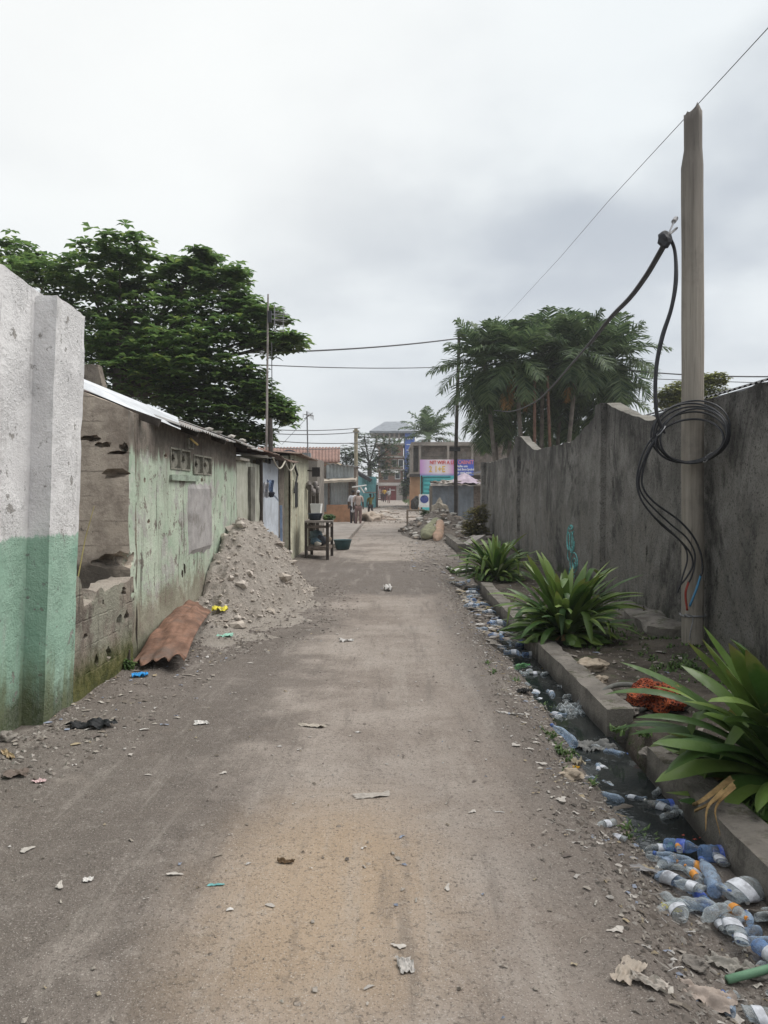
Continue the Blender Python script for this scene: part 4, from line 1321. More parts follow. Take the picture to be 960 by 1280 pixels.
palm('palm_tree', 716, 522, 31.5, 11, 'low palm behind the wall between the two wall peaks', 2.0, 22, PG, 716, lo=-55)
palm('palm_tree', 616, 512, 31.0, 12, 'low palm at the left foot of the clump near the wall end', 2.1, 24, PG, 624, lo=-60)
palm('palm_tree', 536, 548, 62, 7, 'oil palm with feathery fronds rising behind the unfinished concrete building', 3.3, 22, None, 536, ll=.95, w=.09, lo=-15)
# bare stems among the palms
mb = MB()
for (a, b, y) in ((664, 668, 26.6), (688, 684, 26.9)):
    mb = MB(); mb.tube([(XAT(a, y), y, 0), (XAT((a + b) / 2 + 2, y), y, 2.4), P(b, 470, y)], .055, 7)
    tag(mb.build('bare_stem', plain('reddish_stem', (.13, .075, .055), .9, .3)), '%s reddish bare stem inside the palm clump' % ('left' if a == 664 else 'right'), 'stem', 'reddish bare stems inside the palm clump')

# ================================================================== broadleaf trees
ALM = mat_leaf('almond_leaf', (.065, .13, .042), (.19, .29, .085), .55, .45, .35, yellow=(.20, .26, .06), scale=.8)


def leafv(p, az, el, l, w, rr):
    d = Vector((math.cos(az) * math.cos(el), math.sin(az) * math.cos(el), math.sin(el)))
    sd = Vector((-math.sin(az), math.cos(az), 0)); up = sd.cross(d) * -1
    a = p + d * l * .62 - up * 0 ; droop = Vector((0, 0, -.12 * l))
    return [p, a + sd * w * .5 + up * w * .12, p + d * l + droop, a - sd * w * .5 + up * w * .12, a]


def rosette(mb, p, rr, l=.19, n=7, tilt=0):
    a0 = rr.uniform(0, 6.28)
    for k in range(n):
        az = a0 + k * 6.283 / n + rr.uniform(-.3, .3); el = R(rr.uniform(-16, 18))
        ll = l * rr.uniform(.75, 1.2)
        mb.add(leafv(p, az, el, ll, ll * .55, rr), [(0, 1, 4), (1, 2, 4), (2, 3, 4), (3, 0, 4)])


ty = 18.0
tr = empty('almond_tree', (XAT(120, ty), ty, 0), 'big dark green almond tree with tiered branches behind the green house', 'tree')
rr = random.Random(42)
blobs = [  # px, py, rx, ry, depth offset
    (20, 322, 34, 22, 1.0), (52, 352, 55, 28, .2), (150, 312, 46, 16, -.3), (112, 345, 70, 26, 0), (175, 345, 62, 26, .3), (225, 350, 42, 26, .6),
    (268, 352, 30, 9, .2), (292, 344, 14, 5, .2), (254, 322, 10, 6, .4), (246, 336, 18, 7, .4),
    (120, 385, 70, 26, .6), (190, 390, 70, 28, 0), (250, 385, 45, 20, .2), (302, 376, 18, 9, .1), (318, 390, 30, 8, 0), (338, 397, 18, 7, -.1),
    (290, 408, 42, 14, -.2), (318, 424, 34, 11, -.2), (345, 430, 26, 9, -.2), (366, 427, 13, 7, -.3),
    (150, 430, 60, 28, -.5), (215, 430, 62, 26, -.7), (262, 432, 45, 18, -.5), (120, 450, 40, 30, .2), (170, 470, 70, 28, -.6), (225, 465, 60, 26, -.9), (270, 462, 42, 18, -.8), (302, 470, 26, 12, -.7),
    (318, 486, 17, 8, -.7), (290, 492, 36, 14, -.7), (320, 500, 22, 9, -.8), (346, 508, 12, 7, -.8), (358, 520, 8, 7, -.8), (332, 514, 14, 7, -.8),
    (240, 505, 50, 20, -.5), (275, 520, 45, 18, -.8), (300, 538, 36, 13, -.8), (322, 546, 18, 9, -.8), (255, 535, 45, 18, .2), (210, 500, 45, 26, .6),
    (110, 410, 60, 30, 1.6), (190, 440, 60, 36, 1.8), (235, 490, 46, 30, 1.6)]
mb = MB(); limbs = MB()
cT = P(150, 470, ty)
for (px, py, rx, ry, dy) in blobs:
    y = ty + dy
    c = P(px, py, y); k = y / F
    a, b, dpt = rx * k, ry * k, max(.55, min(1.5, rx * k * .9))
    n = int(40 + 62 * a * (b + .15) * 1.55)
    for i in range(n):
        # shell-biased, flatter at the bottom
        th = rr.uniform(0, 6.28); ph = math.asin(rr.uniform(-1, 1)); rad = rr.uniform(.45, 1.05) ** .5
        p = c + Vector((math.cos(th) * math.cos(ph) * a * rad, math.sin(th) * math.cos(ph) * dpt * rad, math.sin(ph) * b * rad * (1 if ph > 0 else .75)))
        p += Vector((rr.gauss(0, .10), rr.gauss(0, .08), rr.gauss(0, .075)))
        rosette(mb, p, rr, .245)
    mid = cT.lerp(c, .55) + Vector((0, 0, -.10 * a))
    limbs.tube(spline([cT + Vector((0, 0, rr.uniform(-.6, .4))), mid, c], 6), [.06 - .045 * i / 12 for i in range(13)], 6)
mb.build('crown', ALM, tr)
mt = MB(); mt.tube(spline([(cT.x, ty, 0), (cT.x + .1, ty, 1.8), cT, cT + Vector((.2, 0, 1.5))], 6), [.24, .235, .23, .22, .22, .21, .21, .2, .2, .19, .19, .18, .17, .16, .15, .13, .12, .11, .1], 10)
mt.build('trunk', plain('bark', (.10, .085, .072), .95, .3, 5, .5), tr, smooth=True)
limbs.build('limb', plain('bark', (.10, .085, .072)), tr, smooth=True)

FARLEAF = mat_leaf('far_leaf', (.030, .058, .028), (.10, .15, .06), .2, .55, .25, scale=.3)
YLEAF = mat_leaf('yellowish_leaf', (.15, .18, .05), (.34, .35, .11), .25, .6, .25, scale=.5)
LOWLEAF = mat_leaf('weed_leaf', (.035, .075, .02), (.12, .19, .055), .2, .55, .25)
DRYBUSH = mat_leaf('dry_bush_leaf', (.13, .12, .035), (.30, .26, .09), .2, .8, .15)


def tree(name, y, trunk_px, base_z, blobs, mat, label, cat='tree', leaf=.3, dens=1.0, seed=0, group=None, dpk=.8):
    rr = random.Random(seed)
    root = empty(name, (XAT(trunk_px, y), y, base_z), label, cat, group)
    mb = MB(); lb = MB(); t0 = Vector((XAT(trunk_px, y), y, base_z))
    cz = sum(b[1] for b in blobs) / len(blobs)
    fork = Vector((t0.x, y, max(base_z + .2, ZAT(cz + 12, y))))
    for (px, py, rx, ry) in blobs:
        k = y / F; c = P(px, py, y + rr.uniform(-.3, .3) * rx * k)
        n = int(dens * (40 + 22 * (rx * k) * (ry * k) / leaf ** 2))
        for i in range(n):
            th = rr.uniform(0, 6.28); ph = math.asin(rr.uniform(-1, 1)); rad = rr.uniform(.3, 1.08) ** .5
            p = c + Vector((math.cos(th) * math.cos(ph) * rx * k * rad, math.sin(th) * math.cos(ph) * rx * k * dpk * rad, math.sin(ph) * ry * k * rad))
            rosette(mb, p, rr, leaf, 4)
        lb.tube(spline([fork, fork.lerp(c, .5) + Vector((0, 0, -.1 if leaf > .15 else 0)), c], 4), .001 * y if leaf > .15 else .004, 5)
    mb.build('foliage', mat, root)
    mt = MB(); mt.tube([t0 - Vector((0, 0, .1)), t0.lerp(fork, .5), fork], (.0025 * y + .03) if leaf > .15 else .008, 8); mt.build('trunk', plain('bark', (.10, .085, .072)), root)
    lb.build('limb', plain('bark', (.10, .085, .072)), root)
    return root


tree('loose_tree', 76, 462, .3, [(452, 560, 16, 12), (470, 552, 18, 10), (462, 575, 22, 14), (480, 568, 18, 16), (470, 590, 20, 12), (488, 585, 12, 12), (455, 545, 10, 6), (446, 572, 10, 8), (492, 556, 12, 10)], FARLEAF,
     'loose green tree in front of the tower with the blue panel', leaf=.42, dens=.36, seed=2)
tree('loose_tree', 66, 433, .3, [(432, 565, 10, 9), (428, 578, 11, 8), (440, 575, 9, 9), (436, 588, 10, 7)], FARLEAF, 'smaller loose tree to the left, just right of the brown roof', leaf=.38, dens=.6, seed=3)
tree('round_tree', 26, 868, 0, [(850, 495, 30, 17), (880, 484, 26, 16), (872, 505, 40, 14), (897, 474, 14, 8), (834, 500, 16, 11), (865, 490, 25, 15)], YLEAF, 'yellowish green tree top behind the wall beside the tall pole', leaf=.2, dens=1.0, seed=4)
tree('dry_bush', 23.5, 596, 0, [(594, 650, 14, 16), (603, 642, 9, 12), (588, 660, 10, 10), (600, 664, 11, 8)], DRYBUSH, 'yellowing dry bush against the far end of the dark wall', 'bush', .11, .9, 5)
tree('green_bush', 84, 506, .3, [(508, 598, 5, 12), (506, 612, 6, 10), (513, 580, 5, 14), (511, 605, 5, 16)], FARLEAF, 'dark green bush between the red gate and the orange shop wall', 'bush', .4, .8, 6)
tree('green_bush', 31, 531, .05, [(531, 641, 6, 4), (536, 643, 6, 3)], LOWLEAF, 'small green bush on top of the rubble beside the bench', 'bush', .12, .8, 7)
tree('creeping_weed', 9.0, 806, 0, [(806, 798, 7, 8), (800, 806, 6, 5), (812, 812, 8, 4)], LOWLEAF, 'small green weed growing from the crack at the foot of the dark wall', 'weed', .05, .8, 8, dpk=.4)
tree('creeping_weed', 9.3, 775, 0, [(775, 797, 4, 7), (778, 805, 5, 4)], LOWLEAF, 'tiny green weed at the wall foot right of the middle plant', 'weed', .045, .7, 9, dpk=.4)
tree('creeping_weed', 6.45, 160, 0, [(160, 829, 6, 5), (157, 834, 4, 3)], LOWLEAF, 'small weed sprouting beside the rusty sheet', 'weed', .045, .8, 10, dpk=.5)

# house behind the right wall: dark eave
rh = empty('neighbour_house', (5, 9, 0), 'house behind the dark wall showing only its dark corrugated eave', 'house')
mb = MB()
def eav(u, w):
    y = 5.6 + 5.6 * u; x = 3.62 + 2.6 * w
    return (x, y, 2.62 + .30 * 2.6 * w + .014 * math.sin(2 * math.pi * y / .12))
mb.grid(eav, 190, 3); mb.build('roof', mat_corr('black_roof_sheet', (.05, .05, .055), (.05, .04, .035), .3, False, rough=.6), rh, smooth=True)
mb = MB(); mb.box(3.63, 3.67, 5.6, 11.2, 2.53, 2.60); mb.build('fascia', plain('fascia_grey', (.20, .20, .21), .8, .2), rh)
mb = MB(); mb.box(3.9, 4.05, 5.7, 11.1, 0, 2.55); mb.build('wall', GREYBLOCK, rh)

# ================================================================== table and stall goods
tb = empty('market_table', (-1.67, 17.6, 0), 'worn wooden market table with a lower shelf beside the corrugated hut', 'table')
mb = MB(); mb.obox((-1.66, 17.62, .855), (.62, 1.25, .04), (0, 0, R(3))); mb.build('tabletop', plain('table_top', (.22, .195, .175), .85, .25, 8, .3), tb)
for (x, y) in ((-1.44, 17.08), (-1.92, 17.12), (-1.42, 18.1), (-1.9, 18.12)):
    mb = MB(); mb.box(x - .032, x + .032, y - .032, y + .032, 0, .833); mb.build('leg', DARKWOOD, tb)
mb = MB()
for z in (.24, .74):
    mb.bar((-1.44, 17.08, z), (-1.92, 17.12, z), .03, .06); mb.bar((-1.44, 17.08, z), (-1.42, 18.1, z), .03, .06); mb.bar((-1.92, 17.12, z), (-1.9, 18.12, z), .03, .06)
mb.build('rail', WOOD, tb)
mb = MB(); mb.box(-1.9, -1.44, 17.1, 18.1, .27, .29); mb.build('shelf', WOOD, tb)


def basin(name, c, r, h, col, label, parent=None):
    mb = MB(); mb.lathe([(r * .72, 0), (r * .93, h * .8), (r, h), (r * 1.05, h), (r * 1.04, h * 1.03), (r * .97, h * 1.0), (r * .9, h * .78), (r * .69, .02 * h + .006), (0.0, .02 * h + .006)], 24)
    o = mb.build(name, col, loc=c, smooth=True, local=True); o.location = c
    return tag(o, label, 'basin')


basin('washing_basin', (-1.74, 17.35, .878), .17, .15, plain('navy_plastic', (.025, .035, .055), .5, .2), 'dark navy basin standing on the market table')
basin('washing_basin', (-1.29, 20.0, .02), .24, .24, plain('teal_plastic', (.03, .075, .085), .45, .2), 'dark teal basin standing on the ground behind the market table')
mb = MB()
for k in range(5): mb.blob((-1.5 + .07 * (k % 3), 17.4 + .12 * (k // 2), .93 + .02 * (k % 2)), (.07, .08, .06), .5, 2.5, 2, k)
tag(mb.build('leafy_greens', LOWLEAF), 'bunch of dark greens lying beside the navy basin', 'greens')
mb = MB(); x, y = -1.78, 18.05
mb.lathe([(.13, 0), (.17, .30), (.18, .36), (.165, .36), (.12, .02), (0, .02)], 4, Matrix.Translation((x, y, .878)) @ Matrix.Rotation(R(40), 4, 'Z'))
tag(mb.build('white_crate', WHITEP), 'white plastic tub at the back of the market table', 'tub')
for k, (x, y, z, r, cl, lb) in enumerate(((-1.74, 17.4, .39, .13, (.10, .17, .22), 'blue plastic bag at the left on the table shelf'), (-1.6, 17.5, .42, .14, (.05, .055, .07), 'dark bag in the middle of the table shelf'),
                                          (-1.76, 17.8, .52, .15, (.13, .20, .25), 'blue bag stacked at the back of the table shelf'), (-1.53, 17.85, .42, .12, (.20, .16, .12), 'brown bag at the back right of the table shelf'),
                                          (-1.68, 17.3, .34, .08, (.45, .42, .36), 'small pale bag at the front of the table shelf'))):
    mb = MB(); mb.blob((x, y, z), (r, r, r * .8), .35, 2, 2, k + 40, squash=-(z - .292)); tag(mb.build('plastic_bag', plain('bag%s' % k, cl, .6, .3, 12, .4), smooth=True), lb, 'bag', 'bags under the market table')

# ================================================================== brick counter kiosk
ky = 34.6
ks = empty('counter_kiosk', (XAT(420, ky), ky, .13), 'small kiosk with an orange brown counter and grey tin shutter', 'kiosk')
BRK = plain('orange_render', (.36, .20, .12), .92, .2, 4, .4, dirt=(.25, .16, .11))
KT = mat_corr('kiosk_tin', (.33, .36, .37), amt=.25, streak=True)
a, b = XAT(408, ky), XAT(440, ky)
mb = MB(); mb.rough_box(a, b, ky, ky + .5, .1, ZAT(631, ky), .15, .01, chip=.03, seed=71); mb.rough_box(XAT(403, ky), a - .004, ky + .05, ky + .5, .1, ZAT(640, ky), .15, .01, seed=72); mb.build('counter', BRK, ks)
def tin(mb, x0, x1, y, z0, z1, lam=.12, amp=.015):
    mb.grid(lambda u, w: (x0 + (x1 - x0) * u, y + amp * math.sin(2 * math.pi * (x0 + (x1 - x0) * u) / lam), z0 + (z1 - z0) * w), max(8, int((x1 - x0) / lam * 6)), 3)
mb = MB(); tin(mb, XAT(401, ky + .6), XAT(437, ky + .6), ky + .6, .1, ZAT(600, ky + .6)); mb.build('shutter', KT, ks, smooth=True)
mb = MB()
for px in (411, 437): mb.box(XAT(px, ky + .55) - .05, XAT(px, ky + .55) + .05, ky + .5, ky + .56, ZAT(631, ky + .5), ZAT(598, ky + .5))
mb.box(XAT(442, ky), XAT(444.5, ky), ky + .2, ky + .3, .1, ZAT(584, ky)); mb.build('post', WOOD, ks)
mb = MB(); mb.grid(lambda u, w: (XAT(397, ky) + (XAT(445, ky) - XAT(397, ky)) * u, ky - .35 + 1.4 * w, ZAT(601.5 - 2 * u, ky) + .12 * w + .03 * noise.noise(Vector((u * 6, w, 0)))), 24, 3)
ea = mb.build('awning', plain('awning_beige', (.40, .35, .29), .9, .25, 3, .3, dirt=(.22, .17, .13)), ks); md = ea.modifiers.new('t', 'SOLIDIFY'); md.thickness = .1
mb = MB(); tin(mb, XAT(408, ky + 1), XAT(443, ky + 1), ky + 1.0, ZAT(601, ky + 1), ZAT(581, ky + 1), .16, .02); mb.build('upper_tin', KT, ks, smooth=True)
mb = MB(); mb.box(XAT(400, ky + 1.2), XAT(445, ky + 1.2), ky + 1.06, ky + 3.5, .1, ZAT(582, ky + 1)); mb.build('rear_wall', GREYBLOCK, ks)
mb = MB(); mb.grid(lambda u, w: (XAT(407, ky) + (XAT(446, ky) - XAT(407, ky)) * u, ky + .75 + 3 * w, ZAT(579 + 4 * u, ky + 1) + .02 * math.sin(u * 40)), 60, 2); rf = mb.build('roof', OLDGALV, ks); md = rf.modifiers.new('t', 'SOLIDIFY'); md.thickness = .03
mb = MB(); mb.box(XAT(397, ky), XAT(402.5, ky), ky + .5, ky + .6, .1, ZAT(602, ky)); mb.build('gap_shade', plain('dark_opening', (.018, .018, .018)), ks)  # near-black panel, painted shade of the gap left of the counter
mb = MB(); mb.tube([P(440, 609, ky - .2), P(458, 606.5, ky - .2)], .035, 6); mb.tube([P(450, 608, ky - .2), P(455, 616, ky)], .03, 6); mb.build('lamp_arm', WHITEP, ks)
mb = MB(); mb.blob(P(457, 611.5, ky - .2), (.055, .055, .08), .02, 1, 2); mb.build('bulb', plain('bulb_white', (.8, .8, .8), .3, .02), ks, smooth=True)
mb = MB(); mb.rough_box(XAT(399, 39), XAT(408, 39), 39, 39.3, 0, ZAT(581, 39), .3, .03, chip=.1, seed=75); tag(mb.build('brick_stub', plain('red_brick', (.26, .12, .085), .95, .35, 8, .5)), 'crumbling red brick wall end left of the kiosk roof', 'wall')

# teal shack
sy = 57.0
sh = empty('teal_shack', (XAT(459, sy), sy, .3), 'turquoise tin shack beyond the kiosk', 'shack')
TEAL = mat_corr('turquoise_tin', (.13, .34, .37), (.12, .20, .20), .25, True)
mb = MB(); tin(mb, XAT(453, sy), XAT(470, sy), sy, .25, ZAT(596, sy), .2, .02); mb.build('front_wall', TEAL, sh, smooth=True)
mb = MB(); mb.grid(lambda u, w: (XAT(453, sy) - 1.3 * u, sy + .3 * math.sin(u * 0) + 2.5 * u, .25 + (ZAT(595, sy) - .25) * w), 10, 2); mb.box(XAT(470, sy) - .05, XAT(470, sy) - .022, sy + .03, sy + 4, .25, ZAT(597, sy)); mb.build('side_wall', TEAL, sh)
mb = MB(); mb.grid(lambda u, w: (lambda p: (p.x, p.y, p.z))(P(441 + 24 * u, 586 + 13 * u - 1.5 * w, sy - 1 + 3 * w)), 10, 3); rf = mb.build('roof', plain('black_sheet', (.045, .045, .05), .8, .2), sh); md = rf.modifiers.new('t', 'SOLIDIFY'); md.thickness = .25
mb = MB(); mb.box(XAT(470.2, sy), XAT(472.5, sy), sy - .1, sy + .1, .25, ZAT(606, sy)); mb.build('post', DARKWOOD, sh)

# brown roofed house behind
hy = 44
hb = empty('brown_roof_house', (XAT(380, hy), hy, 0), 'far house with a long reddish brown tin roof and beige wall', 'house')
mb = MB(); mb.box(XAT(325, hy), XAT(421, hy), hy, hy + 6, 0, ZAT(577, hy)); mb.build('wall', plain('beige_wall', (.42, .34, .25), .9, .15, 2, .2), hb)
mb = MB(); mb.grid(lambda u, w: (lambda p: (p.x, p.y, p.z))(P(322 + 103 * u, 577 - 18 * w, hy - .4 + 3.6 * w) + Vector((0, 0, .03 * math.sin(u * 160)))), 200, 4)
rf = mb.build('roof', mat_corr('redbrown_roof', (.22, .13, .105), (.15, .075, .055), .35, False, rough=.85), hb, smooth=True); md = rf.modifiers.new('t', 'SOLIDIFY'); md.thickness = .05
mb = MB(); mb.grid(lambda u, w: P(350 + 22 * u, 566 - 4 * math.sin(math.pi * u) + 2 * w, 40), 12, 2); md_ = mb.build('roof_patch', plain('tarp_dark', (.10, .10, .12), .8, .3), hb)
mb = MB(); mb.box(XAT(378, 24), XAT(388, 24), 23.9, 24.3, ZAT(574, 24), ZAT(566, 24)); tag(mb.build('roof_tank', plain('grey_tank', (.22, .23, .24), .8, .2)), 'small grey tank on the roof below the small television aerial', 'tank')
mb = MB(); mb.rough_box(XAT(370, 24.2), XAT(399, 24.2), 23.6, 26, 0, ZAT(574, 24), .5, .02); tag(mb.build('rear_hut', plain('hut_grey', (.2, .18, .16), .95, .3, 3, .3)), 'grey hut standing behind the corrugated hut', 'hut')

# ================================================================== tower building
ty2 = 100
tw = empty('tower_building', (XAT(493, ty2), ty2, .3), 'unfinished brick tower building with a blue panel and hipped grey roof', 'building')
BRICK = plain('tower_brick', (.27, .155, .115), .95, .25, .7, .2, dirt=(.30, .24, .20)); CONC = plain('tower_concrete', (.33, .30, .28), .95, .2, .6, .2)
tx0, tx1 = XAT(470, ty2), XAT(508, ty2)
mb = MB(); mb.box(tx0 + .3, tx1 - .4, ty2 + .2, ty2 + 8, .3, ZAT(555, ty2)); mb.build('wall', BRICK, tw)
for k, py in enumerate((604, 587, 571, 555)):
    mb = MB(); mb.box(tx0 - .1, tx1 + .2, ty2 - .3, ty2 + 8.2, ZAT(py + 1.2, ty2), ZAT(py - .8, ty2)); mb.build('slab', CONC, tw)
for px in (471, 480, 487, 493, 499, 507):
    mb = MB(); x = XAT(px, ty2); mb.box(x - .13, x + .13, ty2 - .1, ty2 + .16, ZAT(554, ty2), ZAT(540, ty2)); mb.build('column', CONC, tw)
for (px, py) in ((478, 563), (492, 563), (478, 579), (493, 579), (497, 594), (482, 595), (501, 579)):
    mb = MB(); x = XAT(px, ty2); mb.box(x - .35, x + .35, ty2 + .13, ty2 + .196, ZAT(py + 5, ty2), ZAT(py - 5, ty2)); f = mb.build('window', WHITEP if px > 495 else CONC, tw)
    mb = MB(); mb.box(x - .27, x + .27, ty2 + .08, ty2 + .126, ZAT(py + 4, ty2), ZAT(py - 4, ty2)); mb.build('pane', plain('dark_glass', (.05, .055, .06), .3, .1), f)
mb = MB(); mb.box(XAT(476, ty2), XAT(498, ty2), ty2 - .5, ty2 - .33, ZAT(591, ty2), ZAT(588.5, ty2)); mb.build('balcony_rail', WHITEP, tw)
mb = MB(); mb.box(XAT(506, ty2), XAT(518, ty2), ty2 - .6, ty2 + 7.5, ZAT(604, ty2), ZAT(540, ty2)); bp = mb.build('blue_panel', plain('blue_cladding', (.06, .12, .38), .7, .25, .8, .1), tw)
mb = MB()
for py in (549, 556, 563, 572, 580, 588, 595): mb.box(XAT(508, ty2), XAT(516 if py < 560 else 511, ty2), ty2 - .66, ty2 - .604, ZAT(py + .5, ty2), ZAT(py - .5, ty2))
for px in (511, 514): mb.box(XAT(px - .3, ty2), XAT(px + .3, ty2), ty2 - .71, ty2 - .665, ZAT(600, ty2), ZAT(560, ty2))
mb.build('white_strip', WHITEP, bp)
mb = MB(); e = ZAT(539.5, ty2); t = ZAT(527, ty2 + 4)
x0_, x1_, xa, xb = XAT(462, ty2), XAT(521, ty2), XAT(481, ty2), XAT(506, ty2)
mb.add([(x0_, ty2 - 1, e), (x1_, ty2 - 1, e), (x1_, ty2 + 9, e), (x0_, ty2 + 9, e), (xa, ty2 + 4, t), (xb, ty2 + 4, t), (x0_, ty2 - 1, e - .25), (x1_, ty2 - 1, e - .25), (x1_, ty2 + 9, e - .25), (x0_, ty2 + 9, e - .25)],
       [(0, 1, 5, 4), (1, 2, 5), (2, 3, 4, 5), (3, 0, 4), (6, 9, 8, 7), (0, 6, 7, 1), (1, 7, 8, 2), (2, 8, 9, 3), (3, 9, 6, 0)])
mb.build('roof', mat_corr('blue_grey_roof', (.20, .22, .25), (.15, .14, .15), .3, False, rough=.6), tw)
# gate and yard wall
gy = 95
gt = empty('red_gate', (XAT(483, gy), gy, .32), 'dark red double gate with pale bars under the brick tower', 'gate')
mb = MB(); mb.box(XAT(473, gy), XAT(483.8, gy), gy, gy + .08, .34, ZAT(608, gy)); mb.box(XAT(484.2, gy), XAT(495, gy), gy, gy + .08, .34, ZAT(608, gy)); mb.build('gate_leaf', plain('oxblood', (.16, .035, .035), .7, .2, 1), gt)
mb = MB()
for (a, b, c_, d_) in ((474, 479, 617, 616.2), (488, 494, 613, 612.3), (474.5, 475.2, 624, 611), (487.2, 487.9, 622, 610), (480.3, 481, 612, 609.5), (473, 477, 623.6, 622.8)): mb.box(XAT(a, gy), XAT(b, gy), gy - .06, gy - .004, ZAT(c_, gy), ZAT(d_, gy))
mb.build('pale_bar', WHITEP, gt)
mb = MB(); mb.box(XAT(468, gy), XAT(472.5, gy), gy - .1, gy + .4, .2, ZAT(606, gy)); mb.box(XAT(495.5, gy), XAT(504, gy), gy - .1, gy + .4, .2, ZAT(605, gy)); mb.build('pillar', CONC, gt)
mb = MB(); mb.box(XAT(467, gy), XAT(503, gy), gy - .3, gy + .5, ZAT(607, gy), ZAT(603.5, gy)); mb.build('lintel', plain('pale_beam', (.42, .39, .37), .9, .15, 1), gt)
mb = MB(); mb.box(XAT(425, gy), XAT(467, gy), gy, gy + .3, .2, ZAT(607, gy)); mb.box(XAT(504.2, gy), XAT(540, gy), gy, gy + .3, .2, ZAT(607, gy)); tag(mb.build('yard_wall', BRICK), 'brick yard wall on both sides of the red gate', 'wall')

# ================================================================== concrete building with shops
cy = 54
cbd = empty('concrete_building', (XAT(560, cy), cy, .28), 'unfinished grey concrete upper storey above the teal shop', 'building')
GCON = plain('raw_concrete', (.29, .255, .225), .95, .25, .8, .4, dirt=(.16, .14, .125))
xl, xr_ = XAT(514, cy), XAT(660, cy)
mb = MB(); mb.box(xl + .08, xr_, cy + .8, cy + 9, ZAT(591, cy), ZAT(556, cy)); mb.build('wall', GCON, cbd)
mb = MB(); mb.box(xl, xr_ + .1, cy, cy + 9.2, ZAT(557, cy), ZAT(552.5, cy)); mb.box(xl - .1, xr_, cy - .6, cy + 9.1, ZAT(594, cy), ZAT(590.5, cy)); mb.build('slab', GCON, cbd)
for px in (515, 524.5, 560, 590):
    mb = MB(); mb.box(XAT(px, cy) - .06, XAT(px, cy) + .09, cy, cy + .3, ZAT(590.4, cy), ZAT(557.1, cy)); mb.build('column', GCON, cbd)
mb = MB(); mb.box(XAT(517, cy), XAT(523, cy), cy + .7, cy + .796, ZAT(589, cy), ZAT(559, cy)); mb.build('dark_opening', plain('opening_grey', (.09, .085, .08), .9, .2), cbd)
mb = MB()
for r_ in range(5):
    z0 = ZAT(588 - r_ * 6, cy); z1 = ZAT(582.6 - r_ * 6, cy)
    for k in range(22):
        if rnd.random() < .12: continue
        x = XAT(526, cy) + k * .26 + (.13 if r_ % 2 else 0); mb.box(x, x + .24, cy + .72, cy + .797, z0, z1)
mb.build('block_infill', plain('infill_block', (.27, .225, .195), .95, .35, 2.5, .4, dirt=(.15, .13, .115)), cbd)
mb = MB(); mb.box(xl + .15, xr_, cy + .3, cy + 9, .2, ZAT(594.2, cy)); mb.build('ground_floor_wall', plain('dim_wall', (.14, .12, .11), .95, .2, 1), cbd)
mb = MB()
for k in range(9): x = XAT(520 + k * 9, cy) ; mb.tube([(x, cy + 1, ZAT(552, cy)), (x + rnd.uniform(-.1, .1), cy + 1, ZAT(552, cy) + rnd.uniform(.1, .35))], .015, 4)
mb.build('rebar', plain('rebar_rust', (.13, .07, .05)), cbd)
# orange wall front
osh = empty('orange_stall', (XAT(517, 52), 52, .28), 'orange brown shop front beside the teal shop', 'shop')
mb = MB(); mb.box(XAT(512, 52), XAT(518, 52), 52, 52.2, .2, ZAT(606, 52)); mb.box(XAT(513, 52), XAT(525.5, 52), 52.25, 53.6, .2, ZAT(596, 52)); mb.build('wall', plain('salmon_paint', (.46, .26, .16), .9, .12, 1.5, .2), osh)
mb = MB(); mb.box(XAT(512, 52), XAT(526, 52), 51.6, 53.5, ZAT(596, 52) + .005, ZAT(592.5, 52)); mb.build('awning', plain('awning_dark', (.07, .06, .055)), osh)
mb = MB(); mb.blob((XAT(518.5, 51), 51, .62), (.28, .28, .42), .4, 2, 2, 3); mb.blob((XAT(521, 51), 51.1, .95), (.2, .2, .25), .4, 2, 2, 4)
tag(mb.build('dark_sacks', plain('sack_dark', (.06, .052, .05), .95, .3)), 'dark sacks piled against the orange shop front', 'sacks')
# billboard
by_ = 49.5
bb = empty('billboard', (XAT(558, by_), by_, 2.6), 'pink and blue shop banner with yellow and red lettering above the teal shop', 'billboard')
bm2 = Mt('banner_print', .6, .3)
x_, y_, z_ = bm2.xyz()
c = bm2.ramp(bm2.mth('DIVIDE', bm2.sum(x_, -XAT(525, by_)), XAT(592, by_) - XAT(525, by_)), [(0, (.55, .28, .60)), (.14, (.66, .54, .70)), (.35, (.82, .76, .78)), (.52, (.76, .64, .72)), (.62, (.60, .30, .54)), (.68, (.10, .14, .52)), (1, (.08, .14, .55))])
c = bm2.mix(c, (.16, .22, .50), bm2.mul(bm2.ss(z_, ZAT(590.5, by_), ZAT(594.5, by_)), .8))
bm2.col(c)
q0, q1, z0, z1 = XAT(525, by_), XAT(592, by_), ZAT(594.5, by_), ZAT(574.5, by_)
mb = MB(); mb.box(q0, q1, by_, by_ + .05, z0, z1); mb.build('panel', bm2.m, bb)


def text(body, x, z, size, mat, y, parent, name='lettering', sx=1.0):
    cu = bpy.data.curves.new('t', 'FONT'); cu.body = body; cu.size = size; cu.extrude = .006; cu.resolution_u = 2; cu.offset = .006
    t = bpy.data.objects.new('t', cu); COL.objects.link(t)
    bpy.context.view_layer.update()
    me = bpy.data.meshes.new_from_object(t.evaluated_get(bpy.context.evaluated_depsgraph_get()))
    bpy.data.objects.remove(t); bpy.data.curves.remove(cu)
    o = bpy.data.objects.new(name, me); COL.objects.link(o)
    me.materials.clear(); me.materials.append(mat)
    o.parent = parent; pw_ = parent_world(parent)
    o.rotation_euler = (R(90), 0, 0); o.scale = (sx, 1, 1); o.location = (x - pw_.x, y - pw_.y, z - pw_.z)
    return o


